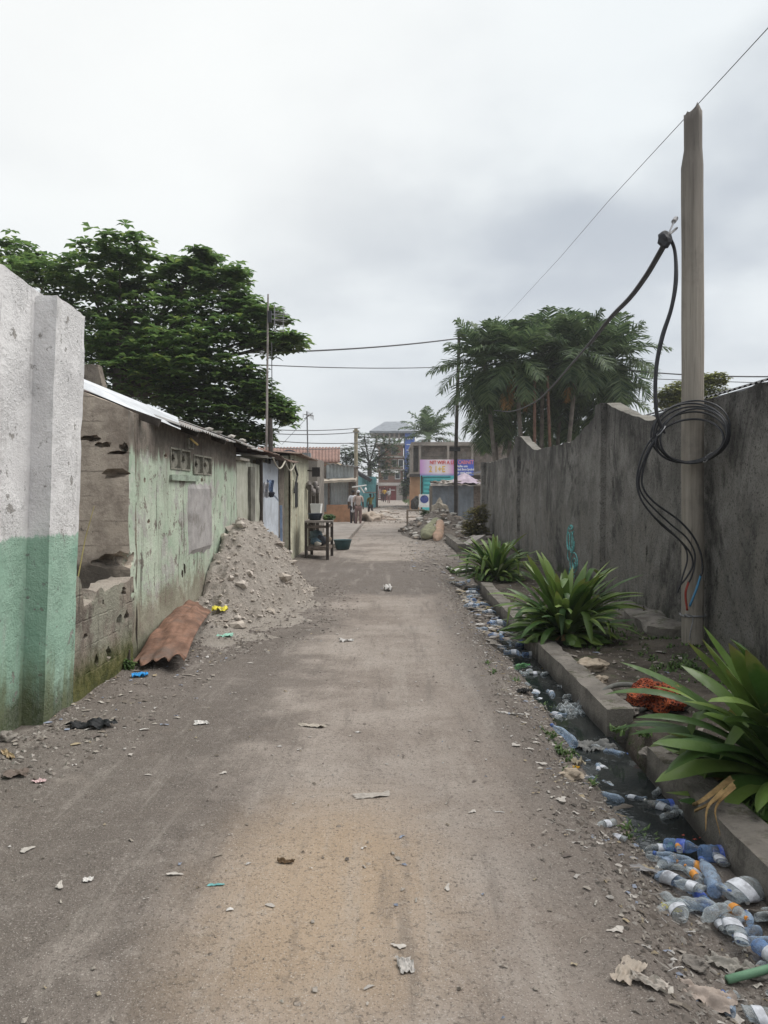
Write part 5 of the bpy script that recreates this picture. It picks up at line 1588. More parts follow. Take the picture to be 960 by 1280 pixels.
REDL = plain('sign_red', (.62, .07, .06), .6, .05); YELL = plain('sign_yellow', (.75, .50, .06), .6, .05); WHL = plain('sign_white', (.8, .8, .82), .6, .03); PINKL = plain('sign_pink', (.75, .25, .30), .6, .05)
text('NIT WIFI A LE', XAT(537, by_), ZAT(580.2, by_), .32, REDL, by_ - .02, bb, sx=.82)
text('CABINET', XAT(572.5, by_), ZAT(580, by_), .34, PINKL, by_ - .02, bb, sx=.72)
text('2 1+E', XAT(536, by_), ZAT(590, by_), .56, YELL, by_ - .02, bb, sx=.8)
text('Bulle om', XAT(570.5, by_), ZAT(584, by_), .2, WHL, by_ - .02, bb)
text('Black Bone Syndrol', XAT(570.5, by_), ZAT(588, by_), .2, WHL, by_ - .02, bb, sx=.72)
text('an cami mpm', XAT(570.5, by_), ZAT(592, by_), .2, WHL, by_ - .02, bb, sx=.9)
mb = MB()
for px in (527, 590): mb.box(XAT(px, by_) - .05, XAT(px, by_) + .05, by_ + .06, by_ + .16, .25, z1)
mb.build('support', DARKWOOD, bb)
# teal shop
ts = empty('teal_shop', (XAT(546, 50), 50, .28), 'bright turquoise shop front with dark framed shelves under the banner', 'shop')
TQ = plain('turquoise_paint', (.14, .64, .66), .7, .1, 1.5, .1)
yq = 50
mb = MB(); mb.box(XAT(525.5, yq), XAT(568, yq), yq, yq + .2, .25, ZAT(594, yq)); mb.build('wall', TQ, ts)
mb = MB()
for (a, b, c_, d_) in ((528, 563, 597, 596), (528, 529, 616, 597), (528, 563, 616.6, 615.8), (530, 560, 601.5, 601), (530, 560, 606.5, 606), (530, 560, 611.5, 611), (536, 541, 613.3, 611.8)): mb.box(XAT(a, yq), XAT(b, yq), yq - .06, yq - .004, ZAT(c_, yq), ZAT(d_, yq))
mb.build('shelf_line', plain('dark_teal', (.02, .13, .15), .7), ts)
fz = empty('poster_box', (XAT(532, 46), 46, .25), 'white box with a blue round picture below the turquoise shop front', 'box')
yq = 46
mb = MB(); mb.box(XAT(524, yq), XAT(538, yq), yq, yq + .5, ZAT(631, yq), ZAT(618, yq)); mb.build('body', WHITEP, fz)
mb = MB(); mb.lathe([(0, -.01), (.24, -.01), (.24, .01)], 24, Matrix.Translation((XAT(530.5, yq), yq - .02, ZAT(624, yq))) @ Matrix.Rotation(R(90), 4, 'X') @ Matrix.Scale(1.05, 4, (1, 0, 0))); mb.build('picture', plain('round_blue', (.06, .08, .25), .6, .4, 8), fz)
mb = MB(); mb.box(XAT(523.5, yq), XAT(542, yq), yq - .2, yq + .6, ZAT(634, yq), ZAT(631.3, yq))
for px in (525, 540): mb.box(XAT(px, yq) - .04, XAT(px, yq) + .04, yq, yq + .1, .05, ZAT(634.05, yq))
tag(mb.build('stall_bench', WHITEP), 'whitish bench carrying the poster box', 'bench')

# ================================================================== tarpaulin shack
qy = 36
qs = empty('tarpaulin_shack', (XAT(575, qy), qy, 0), 'blue grey tin shack roofed with mauve tarpaulin and rags behind the rubble', 'shack')
BLT = mat_corr('blue_grey_tin', (.17, .195, .225), (.17, .13, .11), .45, True)
mb = MB(); tin(mb, XAT(540.5, qy), XAT(592, qy), qy, 0, ZAT(606, qy), .25, .02); mb.build('front_wall', BLT, qs, smooth=True)
mb = MB(); mb.box(XAT(592.3, qy), XAT(606, qy), qy + .02, qy + .1, 0, ZAT(608, qy)); mb.build('plank_wall', WOOD, qs)
mb = MB(); mb.box(XAT(540.5, qy), XAT(541.5, qy), qy + .03, qy + 3, 0, ZAT(607, qy)); mb.box(XAT(606, qy), XAT(607, qy), qy + .03, qy + 3, 0, ZAT(609, qy)); mb.box(XAT(541, qy), XAT(606, qy), qy + 3.02, qy + 3.1, 0, ZAT(607, qy)); mb.build('rear_wall', GREYBLOCK, qs)
def mound(px0, px1, py_edge, hgt, y, seed, pk=.5):
    def fn(u, w):
        px = px0 + (px1 - px0) * u
        b = P(px, py_edge + 1.2 * noise.noise(Vector((u * 7, seed, 0))), y - .25 + 2.6 * w)
        b.z = ZAT(py_edge, y) + hgt * math.exp(-((u - pk) / .32) ** 2) * min(1, w * 2.2) + .07 * noise.noise(Vector((u * 9, w * 4, seed))) + (-.05 if w == 0 else 0)
        return b
    mb = MB(); mb.grid(fn, 40, 10); return mb
mound(538, 608, 605.5, .22, qy, 1, .4).build('roof', mat_corr('rag_roof', (.25, .23, .21), (.13, .09, .07), .7, False), qs, smooth=False)
mound(566, 607, 602.5, .42, qy + .1, 2, .35).build('tarpaulin', plain('mauve_tarp', (.33, .27, .33), .7, .25, 3, .4), qs, smooth=True)
mb = MB()
for k in range(46):
    px = rnd.uniform(541, 606); mb.blob(P(px, rnd.uniform(600.5, 606.5), qy + rnd.uniform(-.2, .4)), (rnd.uniform(.06, .24), .1, rnd.uniform(.025, .06)), .5, 2, 1, k)
mb.build('rags', mat_islands('rag', [(.30, .27, .24), (.42, .38, .34), (.12, .10, .09), (.24, .17, .13), (.5, .46, .42)]), qs)
mb = MB(); p = P(606.5, 602, 41); mb.box(p.x - .2, p.x + 2.2, 41, 41.15, ZAT(598, 41), ZAT(588, 41)); mb.grid(lambda u, w: P(590 + 22 * u, 593 - 5 * u - 2 * w, 40.5 + 1.5 * w), 6, 2)
tag(mb.build('dark_roof', plain('dark_roof_bits', (.05, .05, .065), .9, .3)), 'dark shed roof right of the banner', 'roof')

# ================================================================== rubble with sacks
def rub_h(x, y):
    d = math.sqrt(((x - 1.75) / 1.45) ** 2 + ((y - 27.6) / 4.6) ** 2)
    h = .92 * max(0, 1 - d) ** .9
    d2 = math.sqrt(((x - 2.6) / 1.0) ** 2 + ((y - 27) / 6) ** 2)
    h = max(h, .45 * max(0, 1 - d2))
    if h > 0: h += min(1, h * 5) * (.10 * noise.noise(Vector((x * 3, y * 2, 3))) + .05 * noise.noise(Vector((x * 8, y * 6, 3))))
    return h


rb = empty('rubble_heap', (1.7, 27, 0), 'low heap of rubble and waste at the right edge of the lane', 'heap')
mb = MB(); mb.grid(lambda u, w: (.2 + 3 * u, 21.5 + 11 * w, rub_h(.2 + 3 * u, 21.5 + 11 * w) + gz(.2 + 3 * u, 21.5 + 11 * w) - (.012 if rub_h(.2 + 3 * u, 21.5 + 11 * w) > .004 else .05)), 60, 110)
mb.build('soil', plain('rubble_soil', (.17, .145, .125), .97, .4, 6, .7, dirt=(.08, .07, .06)), rb, smooth=True)
mb = MB()
for k in range(420):
    x = rnd.uniform(.3, 2.9); y = rnd.uniform(22.3, 31); h = rub_h(x, y)
    if h < .03: continue
    s_ = rnd.choice((.03, .04, .05, .07, .10)); mb.blob((x, y, h + gz(x, y) + s_ * .2), (s_ * rnd.uniform(.8, 2), s_ * 1.2, s_ * .7), .55, 1.6, 1, k)
mb.build('rubble', mat_islands('rubble_piece', [(.40, .36, .32), (.27, .23, .2), (.5, .47, .43), (.16, .14, .12), (.34, .28, .23), (.55, .52, .48)]), rb)['kind'] = 'stuff'


def sack(a, b, w, h, col, label, seed, y0=None):
    a = Vector(a); b = Vector(b); mb = MB()
    d = b - a; L_ = d.length; q = d.to_track_quat('X', 'Z').to_matrix()
    def fn(u, v):
        t = u * 2 - 1; an = v * 2 * math.pi
        r = (1 - abs(t) ** 4.5) ** .5 if abs(t) < 1 else 0
        n_ = 1 + .26 * noise.noise(Vector((t * 2.2, math.cos(an) * 1.3, math.sin(an) * 1.3 + seed))) + .10 * abs(noise.noise(Vector((t * 7, math.cos(an) * 3.5, math.sin(an) * 3.5 + seed)))) - .12 * max(0, math.sin(an * 2 + seed))
        return (a + b) / 2 + q @ Vector((t * L_ / 2, math.cos(an) * w / 2 * r * n_, math.sin(an) * h / 2 * r * n_))
    mb.grid(fn, 20, 16)
    return tag(mb.build('filled_sack', col, smooth=True), label, 'sack', 'sacks lying on the rubble')


sack(P(529, 668, 24.2), P(549, 651, 26.2), .42, .36, plain('greenish_sack', (.25, .25, .165), .9, .25, 8, .4, dirt=(.15, .14, .11)), 'greenish grey sack slumped across the rubble', 1)
sack(P(532, 672, 23.6), P(541, 660, 24.2), .42, .34, plain('greenish_sack', (.25, .25, .165)), 'short greenish sack lowest at the front of the rubble', 5)
sack(P(546, 676, 23.2), P(551, 652, 25.3), .34, .32, plain('tan_sack', (.40, .27, .20), .9, .2, 8, .4, dirt=(.30, .25, .2)), 'tan orange sack beside the kerb end', 2)
mb = MB(); mb.blob((XAT(549, 33), 33, .55), (.36, .3, .62), .35, 1.6, 3, 9); mb.blob((XAT(556, 32.6), 32.6, .2), (.4, .3, .4), .4, 1.6, 3, 10)
tag(mb.build('boulder', plain('pale_boulder', (.31, .275, .225), .95, .3, 4, .7), smooth=False), 'big pale lump of broken concrete behind the rubble', 'boulder')
mb = MB(); mb.tube(spline([P(518, 654, 28), P(530, 648, 28.3), P(542, 645, 28.6)], 6), .11, 8)
tag(mb.build('log', plain('charred', (.045, .042, .042), .9, .3)), 'dark log lying on the rubble above the sacks', 'log')
wb = empty('wooden_frame', (XAT(517, 31), 31, 0), 'plain wooden bench frame standing behind the rubble', 'bench')
mb = MB(); mb.box(XAT(508.5, 31), XAT(531, 31), 31, 31.4, .72, .78); mb.build('top', plain('bench_wood', (.28, .22, .17)), wb)
for px in (509.3, 530): mb = MB(); mb.box(XAT(px, 31) - .04, XAT(px, 31) + .04, 31.05, 31.13, 0, .717); mb.build('leg', plain('bench_wood', (.28, .22, .17)), wb)
mb = MB()
for k in range(60):
    x = rnd.uniform(-1.3, 1.8); y = rnd.uniform(38, 56); s_ = rnd.uniform(.06, .2); mb.blob((x, y, gz(x, y)), (s_ * 1.6, s_, s_ * .5), .5, 1.7, 1, k)
tag(mb.build('far_rubble', mat_islands('far_rubble_piece', [(.36, .31, .26), (.26, .2, .16), (.42, .38, .34), (.2, .16, .13)])), 'scattered stones and rubble on the rough ground past the lane end', 'rubble', kind='stuff')
mb = MB(); mb.blob((XAT(457, 39.5), 39.5, .0), (.8, 1.4, .42), .45, 2.2, 4, 4); tag(mb.build('earth_mound', plain('mound_earth', (.30, .25, .205), .97, .25, 3, .6), smooth=True), 'small mound of pale earth right of the kiosk', 'mound')

# ================================================================== people
SKIN = plain('brown_skin', (.075, .045, .03), .6, .1, 10, .05)
HAIRM = plain('black_hair', (.012, .011, .011), .8, .2, 30, .3)


def skin_mesh(name, joints, bones, mat, parent, root=0):
    me = bpy.data.meshes.new(name)
    me.from_pydata([j[0] for j in joints], bones, [])
    o = bpy.data.objects.new(name, me); COL.objects.link(o)
    m = o.modifiers.new('s', 'SKIN'); m.use_smooth_shade = True
    sv_ = me.skin_vertices[0].data
    for i, j in enumerate(joints):
        r = j[1]; sv_[i].radius = (r, r) if not isinstance(r, tuple) else r
    sv_[root].use_root = True
    m2_ = o.modifiers.new('d', 'SUBSURF'); m2_.levels = 1; m2_.render_levels = 1
    bpy.context.view_layer.update()
    me2 = bpy.data.meshes.new_from_object(o.evaluated_get(bpy.context.evaluated_depsgraph_get()))
    o.modifiers.clear(); o.data = me2; me2.materials.clear(); me2.materials.append(mat)
    o.parent = parent
    return o


def person(x, y, H, rz, label, shirt, legs, walk=0.0, arms=0.0, skirt=False, arm_up=False, headscarf=None, long_top=False):
    root = empty('person', (x, y, gz(x, y)), label, 'person'); root.rotation_euler = (0, 0, rz)
    k = H / 1.7
    s = walk
    J = lambda px, py, pz: (px * k, py * k, pz * k)
    hands = [J(.23, -.12 * arms, .80), J(-.23, .12 * arms, .80)]
    elb = [J(.23, .03, 1.06), J(-.23, .03, 1.06)]
    if arm_up: elb = [J(.24, -.08, 1.54), J(-.23, .03, 1.06)]; hands = [J(.17, -.03, 1.76), J(-.22, .1, .82)]
    joints = [(J(0, 0, .92), .115 * k), (J(0, 0, 1.08), .10 * k), (J(0, 0, 1.28), (.135 * k, .105 * k)), (J(0, 0, 1.42), .075 * k), (J(0, -.01, 1.48), .048 * k), (J(0, -.02, 1.55), .075 * k), (J(0, -.02, 1.64), .078 * k),
              (J(.18, 0, 1.38), .055 * k), (elb[0], .042 * k), (hands[0], .028 * k), (J(-.18, 0, 1.38), .055 * k), (elb[1], .042 * k), (hands[1], .028 * k),
              (J(.09, 0, .88), .085 * k), (J(.10, -.14 * s, .48), .058 * k), (J(.10, .02 - .16 * s, .09), .038 * k), (J(.11, -.13 - .2 * s, .035), .03 * k),
              (J(-.09, 0, .88), .085 * k), (J(-.10, .10 * s, .48), .058 * k), (J(-.10, .02 + .30 * s, .09), .038 * k), (J(-.11, -.11 + .28 * s, .035), .03 * k)]
    bones = [(0, 1), (1, 2), (2, 3), (3, 4), (4, 5), (5, 6), (3, 7), (7, 8), (8, 9), (3, 10), (10, 11), (11, 12), (0, 13), (13, 14), (14, 15), (15, 16), (0, 17), (17, 18), (18, 19), (19, 20)]
    skin_mesh('body', joints, bones, SKIN, root)
    def grow(ids, g): return [(joints[i][0], (joints[i][1] if not isinstance(joints[i][1], tuple) else joints[i][1][0]) + g * k) for i in ids]
    mid = lambda a, b, t: tuple(joints[a][0][q] * (1 - t) + joints[b][0][q] * t for q in range(3))
    top = grow([0, 1, 2, 3, 7, 10], .018) + [(mid(7, 8, .8), .062 * k), (mid(10, 11, .8), .062 * k)]
    bn = [(0, 1), (1, 2), (2, 3), (3, 4), (3, 5), (4, 6), (5, 7)]
    if long_top: top.append((J(0, 0, .62), .15 * k)); bn.append((0, 8))
    skin_mesh('shirt', top, bn, shirt, root)
    if skirt:
        mb = MB(); mb.lathe([(.13 * k, .98 * k), (.16 * k, .8 * k), (.17 * k, .5 * k), (.175 * k, .2 * k), (.165 * k, .2 * k)], 16); o = mb.build('skirt', legs, local=True, smooth=True); o.parent = root
    else:
        lg = grow([0, 13, 14, 15, 17, 18, 19], .016)
        skin_mesh('trousers', lg, [(0, 1), (1, 2), (2, 3), (0, 4), (4, 5), (5, 6)], legs, root)
    mb = MB(); mb.blob(J(0, .012, 1.63), (.088 * k, .097 * k, .092 * k), .1, 3, 2, 1, squash=-.03 * k); o = mb.build('hair' if headscarf is None else 'headscarf', headscarf or HAIRM, local=True, smooth=True); o.parent = root
    mb = MB()
    for ex in (-.03, .03): mb.blob(J(ex, -.092, 1.60), .010 * k, 0, 1, 1)
    mb.blob(J(0, -.105, 1.575), (.011 * k, .014 * k, .02 * k), 0, 1, 1); mb.blob(J(0, -.09, 1.535), (.022 * k, .008 * k, .007 * k), 0, 1, 1)
    o = mb.build('face_features', plain('face_dark', (.03, .018, .014)), local=True, smooth=True); o.parent = root
    return root


WC = plain('white_cloth', (.58, .58, .60)); YC = plain('yellow_cloth', (.48, .30, .06), .9, .15); OC = plain('olive_cloth', (.16, .14, .05), .9, .2); DC = plain('dark_cloth', (.05, .042, .045), .9, .2)
BC = plain('beige_cloth', (.42, .33, .29), .9, .15); MC = plain('mauve_brown_cloth', (.20, .13, .12), .9, .2); GC = plain('pale_grey_cloth', (.45, .45, .46), .9, .1)
py1 = 33.4
person(XAT(441.5, py1), py1, 1.56, R(165), 'person in a white top and dark trousers standing at the kiosk corner', WC, DC, .15, long_top=True)
person(XAT(447.8, py1 - .6), py1 - .6, 1.55, R(10), 'person in a beige top and brown trousers with a pale headscarf next to the kiosk', BC, MC, .1, headscarf=WC)
p3 = person(XAT(463, 41.5), 41.5, 1.36, R(20), 'person in an olive top striding with a flat grey tray on the head', OC, DC, .9, arm_up=True)
mb = MB(); mb.lathe([(.0, 0), (.26, .0), (.32, .07), (.33, .07), (.27, .015)], 18); o = mb.build('tray', STEEL, local=True); o.location = (XAT(463, 41.5), 41.5, gz(XAT(463, 41.5), 41.5) + 1.40); tag(o, 'flat grey tray carried on a head in the lane', 'tray')
person(XAT(480.5, 80), 80, 1.5, R(185), 'person in a yellow shirt walking away towards the red gate', YC, DC, .5)
person(XAT(477.6, 82), 82, 1.45, R(180), 'person in dark clothes walking beside the yellow shirt towards the red gate', MC, DC, .4)
person(XAT(486, 72), 72, 1.38, R(175), 'person in a pale grey shirt walking behind the yellow shirt', GC, MC, .6)

# ================================================================== bottles
BL = mat_plastic('blue_bottle_plastic', (.22, .36, .62), .55); CL = mat_plastic('clear_bottle_plastic', (.55, .60, .63), .62)
GN = mat_plastic('green_bottle_plastic', (.22, .50, .22), .5); PB = mat_plastic('pale_blue_bottle_plastic', (.42, .54, .70), .58)
MUD = plain('mud_coated_plastic', (.12, .105, .09), .75, .3, 18, .4)
CAPB = plain('blue_cap', (.06, .12, .34), .5, .1); CAPW = plain('white_cap', (.6, .6, .58), .5, .1); CAPG = plain('green_cap', (.08, .35, .1), .5, .1); CAPO = plain('orange_cap', (.6, .22, .03), .5, .1)
LABW = plain('white_label', (.55, .57, .62), .6, .25, 40, .1, dirt=(.25, .25, .28)); LABB = plain('blue_label', (.07, .12, .45), .6, .3, 40, .1, dirt=(.4, .42, .5)); LABO = plain('orange_label', (.65, .28, .06), .6, .2, 40, .1)


def make_bottle(body, cap, lab, r, L, crush, seed):
    """lies along +X, base at the origin"""
    root = empty('plastic_bottle', (0, 0, 0), 'plastic bottle', 'bottle')
    prof = [(0, .012), (.6, .0), (.92, .01), (1, .035)]
    for i in range(9): prof.append((1 - (.05 if i % 2 else 0), .08 + .52 * i / 8))
    prof += [(.98, .66), (.86, .74), (.6, .83), (.38, .89), (.34, .93), (.34, .95)]
    off = Vector((seed * 3.3, seed, 0))
    def deform(p):
        n = noise.noise_vector(p * (3.2 / L * .35) + off) * crush * r
        q = p + n * 1.5
        q.z *= 1 - crush * .5 * max(0, .4 + noise.noise(Vector((p.x / L * 3 + seed, 0, 4))))
        q.y += crush * r * .9 * math.sin(p.x / L * 2.5 + seed)
        if q.z < -r * .92: q.z = -r * .92
        return q
    def ring(mb, pr, n=16):
        b = len(mb.v)
        for (rr_, t) in pr:
            for j in range(n):
                a = 2 * math.pi * j / n
                mb.v.append(tuple(deform(Vector((t * L, rr_ * r * math.cos(a), rr_ * r * math.sin(a)))) + Vector((0, 0, r))))
        for i in range(len(pr) - 1):
            for j in range(n):
                j2 = (j + 1) % n; mb.f.append((b + i * n + j, b + (i + 1) * n + j, b + (i + 1) * n + j2, b + i * n + j2)); mb.mi.append(0)
    mb = MB(); ring(mb, prof); mb.build('body', body, local=True, smooth=True).parent = root
    if cap:
        mb = MB(); ring(mb, [(0, 1.0), (.36, 1.0), (.42, .995), (.42, .945), (.36, .94)][::-1]); mb.build('cap', cap, local=True, smooth=True).parent = root
    if lab:
        mb = MB(); ring(mb, [(1.04, .30), (1.05, .36), (1.05, .48), (1.04, .54)]); mb.build('label_band', lab, local=True, smooth=True).parent = root
    return root


kinds = {
    'blue': make_bottle(BL, CAPB, LABW, .034, .24, .35, 1), 'blue2': make_bottle(BL, None, LABB, .042, .30, .7, 2),
    'clear': make_bottle(CL, None, None, .036, .23, .9, 3), 'clear2': make_bottle(CL, CAPW, LABW, .034, .22, .6, 4),
    'pale': make_bottle(PB, CAPB, None, .036, .25, .5, 5), 'pale2': make_bottle(PB, None, LABW, .048, .28, .8, 6),
    'green': make_bottle(GN, CAPG, None, .034, .22, .8, 7), 'mud': make_bottle(MUD, None, None, .034, .21, 1.35, 8),
    'grey': make_bottle(CL, None, LABW, .05, .22, .6, 9), 'orange': make_bottle(CL, CAPO, LABO, .03, .20, .5, 10)}
first = {k: True for k in kinds}


def surf(px, py, water=True):
    z = -.1
    for _ in range(4):
        g = G(px, py, z); z = gz(g.x, g.y)
        if water and 1.12 < g.x < 1.5 and 3.5 < g.y < 8.5: z = max(z, -.16)
    return G(px, py, z)


def bottle(kind, p, rz, ry=0, sc=1.0, label='', group='plastic bottles littering the drain', rx=0):
    if first[kind]: o = kinds[kind]; first[kind] = False
    else: o = copy_tree(kinds[kind])
    o.location = p; o.rotation_euler = (rx, ry, rz); o.scale = (sc * .82,) * 3
    o['label'] = label; o['group'] = group
    return o


BT = [
    ('pale', 777, 1010, 130, 0, .9, 'pale bottle at the bank edge of the black water, left of the blue pile'),
    ('blue2', 822, 1014, 10, 0, .75, 'crushed blue bottle on top of the small pile at the kerb below the drooping leaves'),
    ('clear', 818, 1000, 60, 0, .8, 'crumpled clear bottle farthest out in the black water of the near pile'),
    ('blue', 841, 1007, 25, -8, .8, 'blue bottle touching the kerb behind the near pile'),
    ('clear', 827, 1030, 40, 0, .85, 'clear crushed bottle below the blue one in the small pile at the kerb'),
    ('clear2', 838, 1020, 140, -10, .8, 'clear bottle with a white band in the middle of the small pile at the kerb'),
    ('clear', 857, 1028, 100, 0, .8, 'clear crushed bottle against the kerb just above the red wrapper'),
    ('blue2', 876, 1078, 3, 0, .95, 'long dark blue crushed bottle lying across the drain beside the green scrap'),
    ('pale', 868, 1093, 140, -5, .9, 'bottle with a blue cap below the long dark blue one'),
    ('orange', 890, 1096, 150, -5, .9, 'small clear bottle with an orange label'),
    ('grey', 907, 1088, 100, 0, .6, 'stubby dirty bottle against the kerb right of the orange label'),
    ('pale2', 864, 1120, 120, 0, .8, 'pale bottle with a white band left of the big grey one'),
    ('pale', 890, 1126, 75, -8, 1.15, 'big pale blue crushed bottle in the middle of the near pile'),
    ('grey', 914, 1134, 35, -5, 1.05, 'fat grey bottle with a white label near the kerb'),
    ('clear', 898, 1148, 170, 0, 1.0, 'crushed clear bottle below the big pale blue one'),
    ('grey', 925, 1180, 95, 0, .8, 'dirty grey bottle lying parallel to the bright blue one'),
    ('mud', 948, 1160, 10, 0, .9, 'mud covered bottle lying crosswise above the bright blue one'),
    ('blue', 948, 1196, -82, -10, 1.15, 'bright blue bottle with a white label nearest the camera at the right edge'),
    ('green', 644, 838, 20, 0, .9, 'crushed green bottle at the bank where the black water ends'),
    ('clear2', 661, 846, 10, 0, .8, 'clear bottle right beside the crushed green one'),
    ('clear', 677, 848, 60, 0, .8, 'white crumpled bottle floating below the yellow leaf'),
    ('clear', 703, 877, 5, 0, 1.0, 'long clear bottle floating in the black water above the clear bag'),
    ('clear2', 697, 862, -10, 0, .7, 'flat clear bottle floating near the kerb midway along the water'),
    ('pale', 716, 938, 118, -22, 1.1, 'upright leaning pale blue bottle with blue cap at the bank'),
    ('pale', 776, 950, 110, 0, .7, 'small pale bottle floating alone beside the cable loop'),
    ('blue', 654, 822, 5, 0, 1.0, 'blue bottle with a white label by the dry leaf of the middle plant'),
    ('blue2', 650, 812, 70, -8, .9, 'blue crushed bottle standing behind the labelled one by the middle plant'),
    ('pale', 633, 816, 160, 0, .9, 'pale bottle at the bank left of the blue pair by the middle plant'),
    ('clear', 626, 798, 5, 0, 1.35, 'big clear crushed bottle under the lowest leaf of the middle plant'),
    ('blue', 611, 783, 60, 0, 1.0, 'blue crumpled bottle midway between the middle and far plants'),
    ('pale2', 604, 770, 10, 0, 1.0, 'pale blue bottle just above the blue crumpled one'),
    ('pale', 600, 757, 170, 0, 1.0, 'pale bottle above the yellow wrapper'),
    ('clear2', 592, 737, 10, 0, 1.3, 'grey white bottle nearest to the far plant'),
    ('pale', 583, 729, 60, 0, 1.0, 'pale bottle on the bank just left of the far plant')]
for (k, px, py, rz, ry, sc, lb) in BT: bottle(k, surf(px, py) + Vector((0, 0, .004)), R(rz), R(ry), sc, lb)
rb_ = random.Random(77)
ks_ = list(kinds)
for i in range(30):
    y = rb_.uniform(7.6, 13.4); x = rb_.uniform(1.12, 1.40) - .004 * (y - 8) * 10 * .3
    k = rb_.choice(['clear', 'clear2', 'pale', 'blue', 'clear', 'mud', 'pale2'])
    bottle(k, (x, y, max(gz(x, y), -.2) + rb_.uniform(.0, .05)), rb_.uniform(0, 6.28), R(rb_.uniform(-15, 10)), rb_.uniform(.7, 1.05), 'small dirty plastic bottle among the litter filling the far drain', 'small bottles filling the far drain')
for i in range(26):
    y = rb_.uniform(4.0, 7.6); x = 1.16 + .22 * rb_.random() ** 1.6
    k = rb_.choice(['clear', 'clear2', 'pale', 'clear', 'mud', 'pale2', 'grey'])
    bottle(k, (x, y, max(gz(x, y), -.155) - .012), rb_.uniform(0, 6.28), R(rb_.uniform(-8, 8)), rb_.uniform(.55, .8), 'small crushed bottle along the bank edge of the black water', 'small bottles along the water edge')
for i in range(30):
    y = 2.2 + 1.7 * rb_.random() ** .9; x = 1.46 - .22 * rb_.random() ** 1.3
    k = rb_.choice(['clear', 'pale', 'blue', 'clear2', 'blue2', 'grey', 'orange', 'pale'])
    bottle(k, (x, y, gz(x, y) + rb_.uniform(0, .05)), rb_.uniform(0, 6.28), R(rb_.uniform(-14, 10)), rb_.uniform(.5, .85), 'small bottle heaped with others against the near kerb', 'small bottles heaped against the near kerb')
for i in range(34):
    y = rb_.uniform(2.1, 3.75); x = rb_.uniform(1.04, 1.44)
    k = rb_.choice(['clear', 'grey', 'pale', 'clear', 'clear2'])
    bottle(k, (x, y, gz(x, y) - .004), rb_.uniform(0, 6.28), R(rb_.uniform(-6, 6)), rb_.uniform(.5, .8), 'half buried dirty bottle among the near pile by the kerb', 'half buried bottles by the near kerb')


# ================================================================== wrappers, bags and scraps
def crumple(name, p, w, l, h, rz, mat, label, seed, cat='wrapper', group=None, n=12):
    mb = MB(); cr, sr = math.cos(rz), math.sin(rz)
    def fn(u, v):
        a = (u - .5) * w * (1 + .35 * noise.noise(Vector((v * 3, seed, 1)))); b = (v - .5) * l * (1 + .35 * noise.noise(Vector((u * 3, seed, 2))))
        z = h * (.45 + .7 * abs(noise.noise(Vector((u * 2.6 + v, v * 2.6 - u * .7, seed)))) + .6 * noise.noise(Vector((u * 5, v * 4.3, seed + 2))) - .5 * abs(noise.noise(Vector((u * 7 + v * 3, v * 6, seed)))) + .2 * noise.noise(Vector((u * 14, v * 14, seed))))
        return (p[0] + a * cr - b * sr, p[1] + a * sr + b * cr, p[2] + max(.003, z))
    big = max(w, l) > .12
    mb.grid(fn, 24 if big else n, 24 if big else n)
    o = mb.build(name, mat, smooth=big)
    return tag(o, label, cat, group)


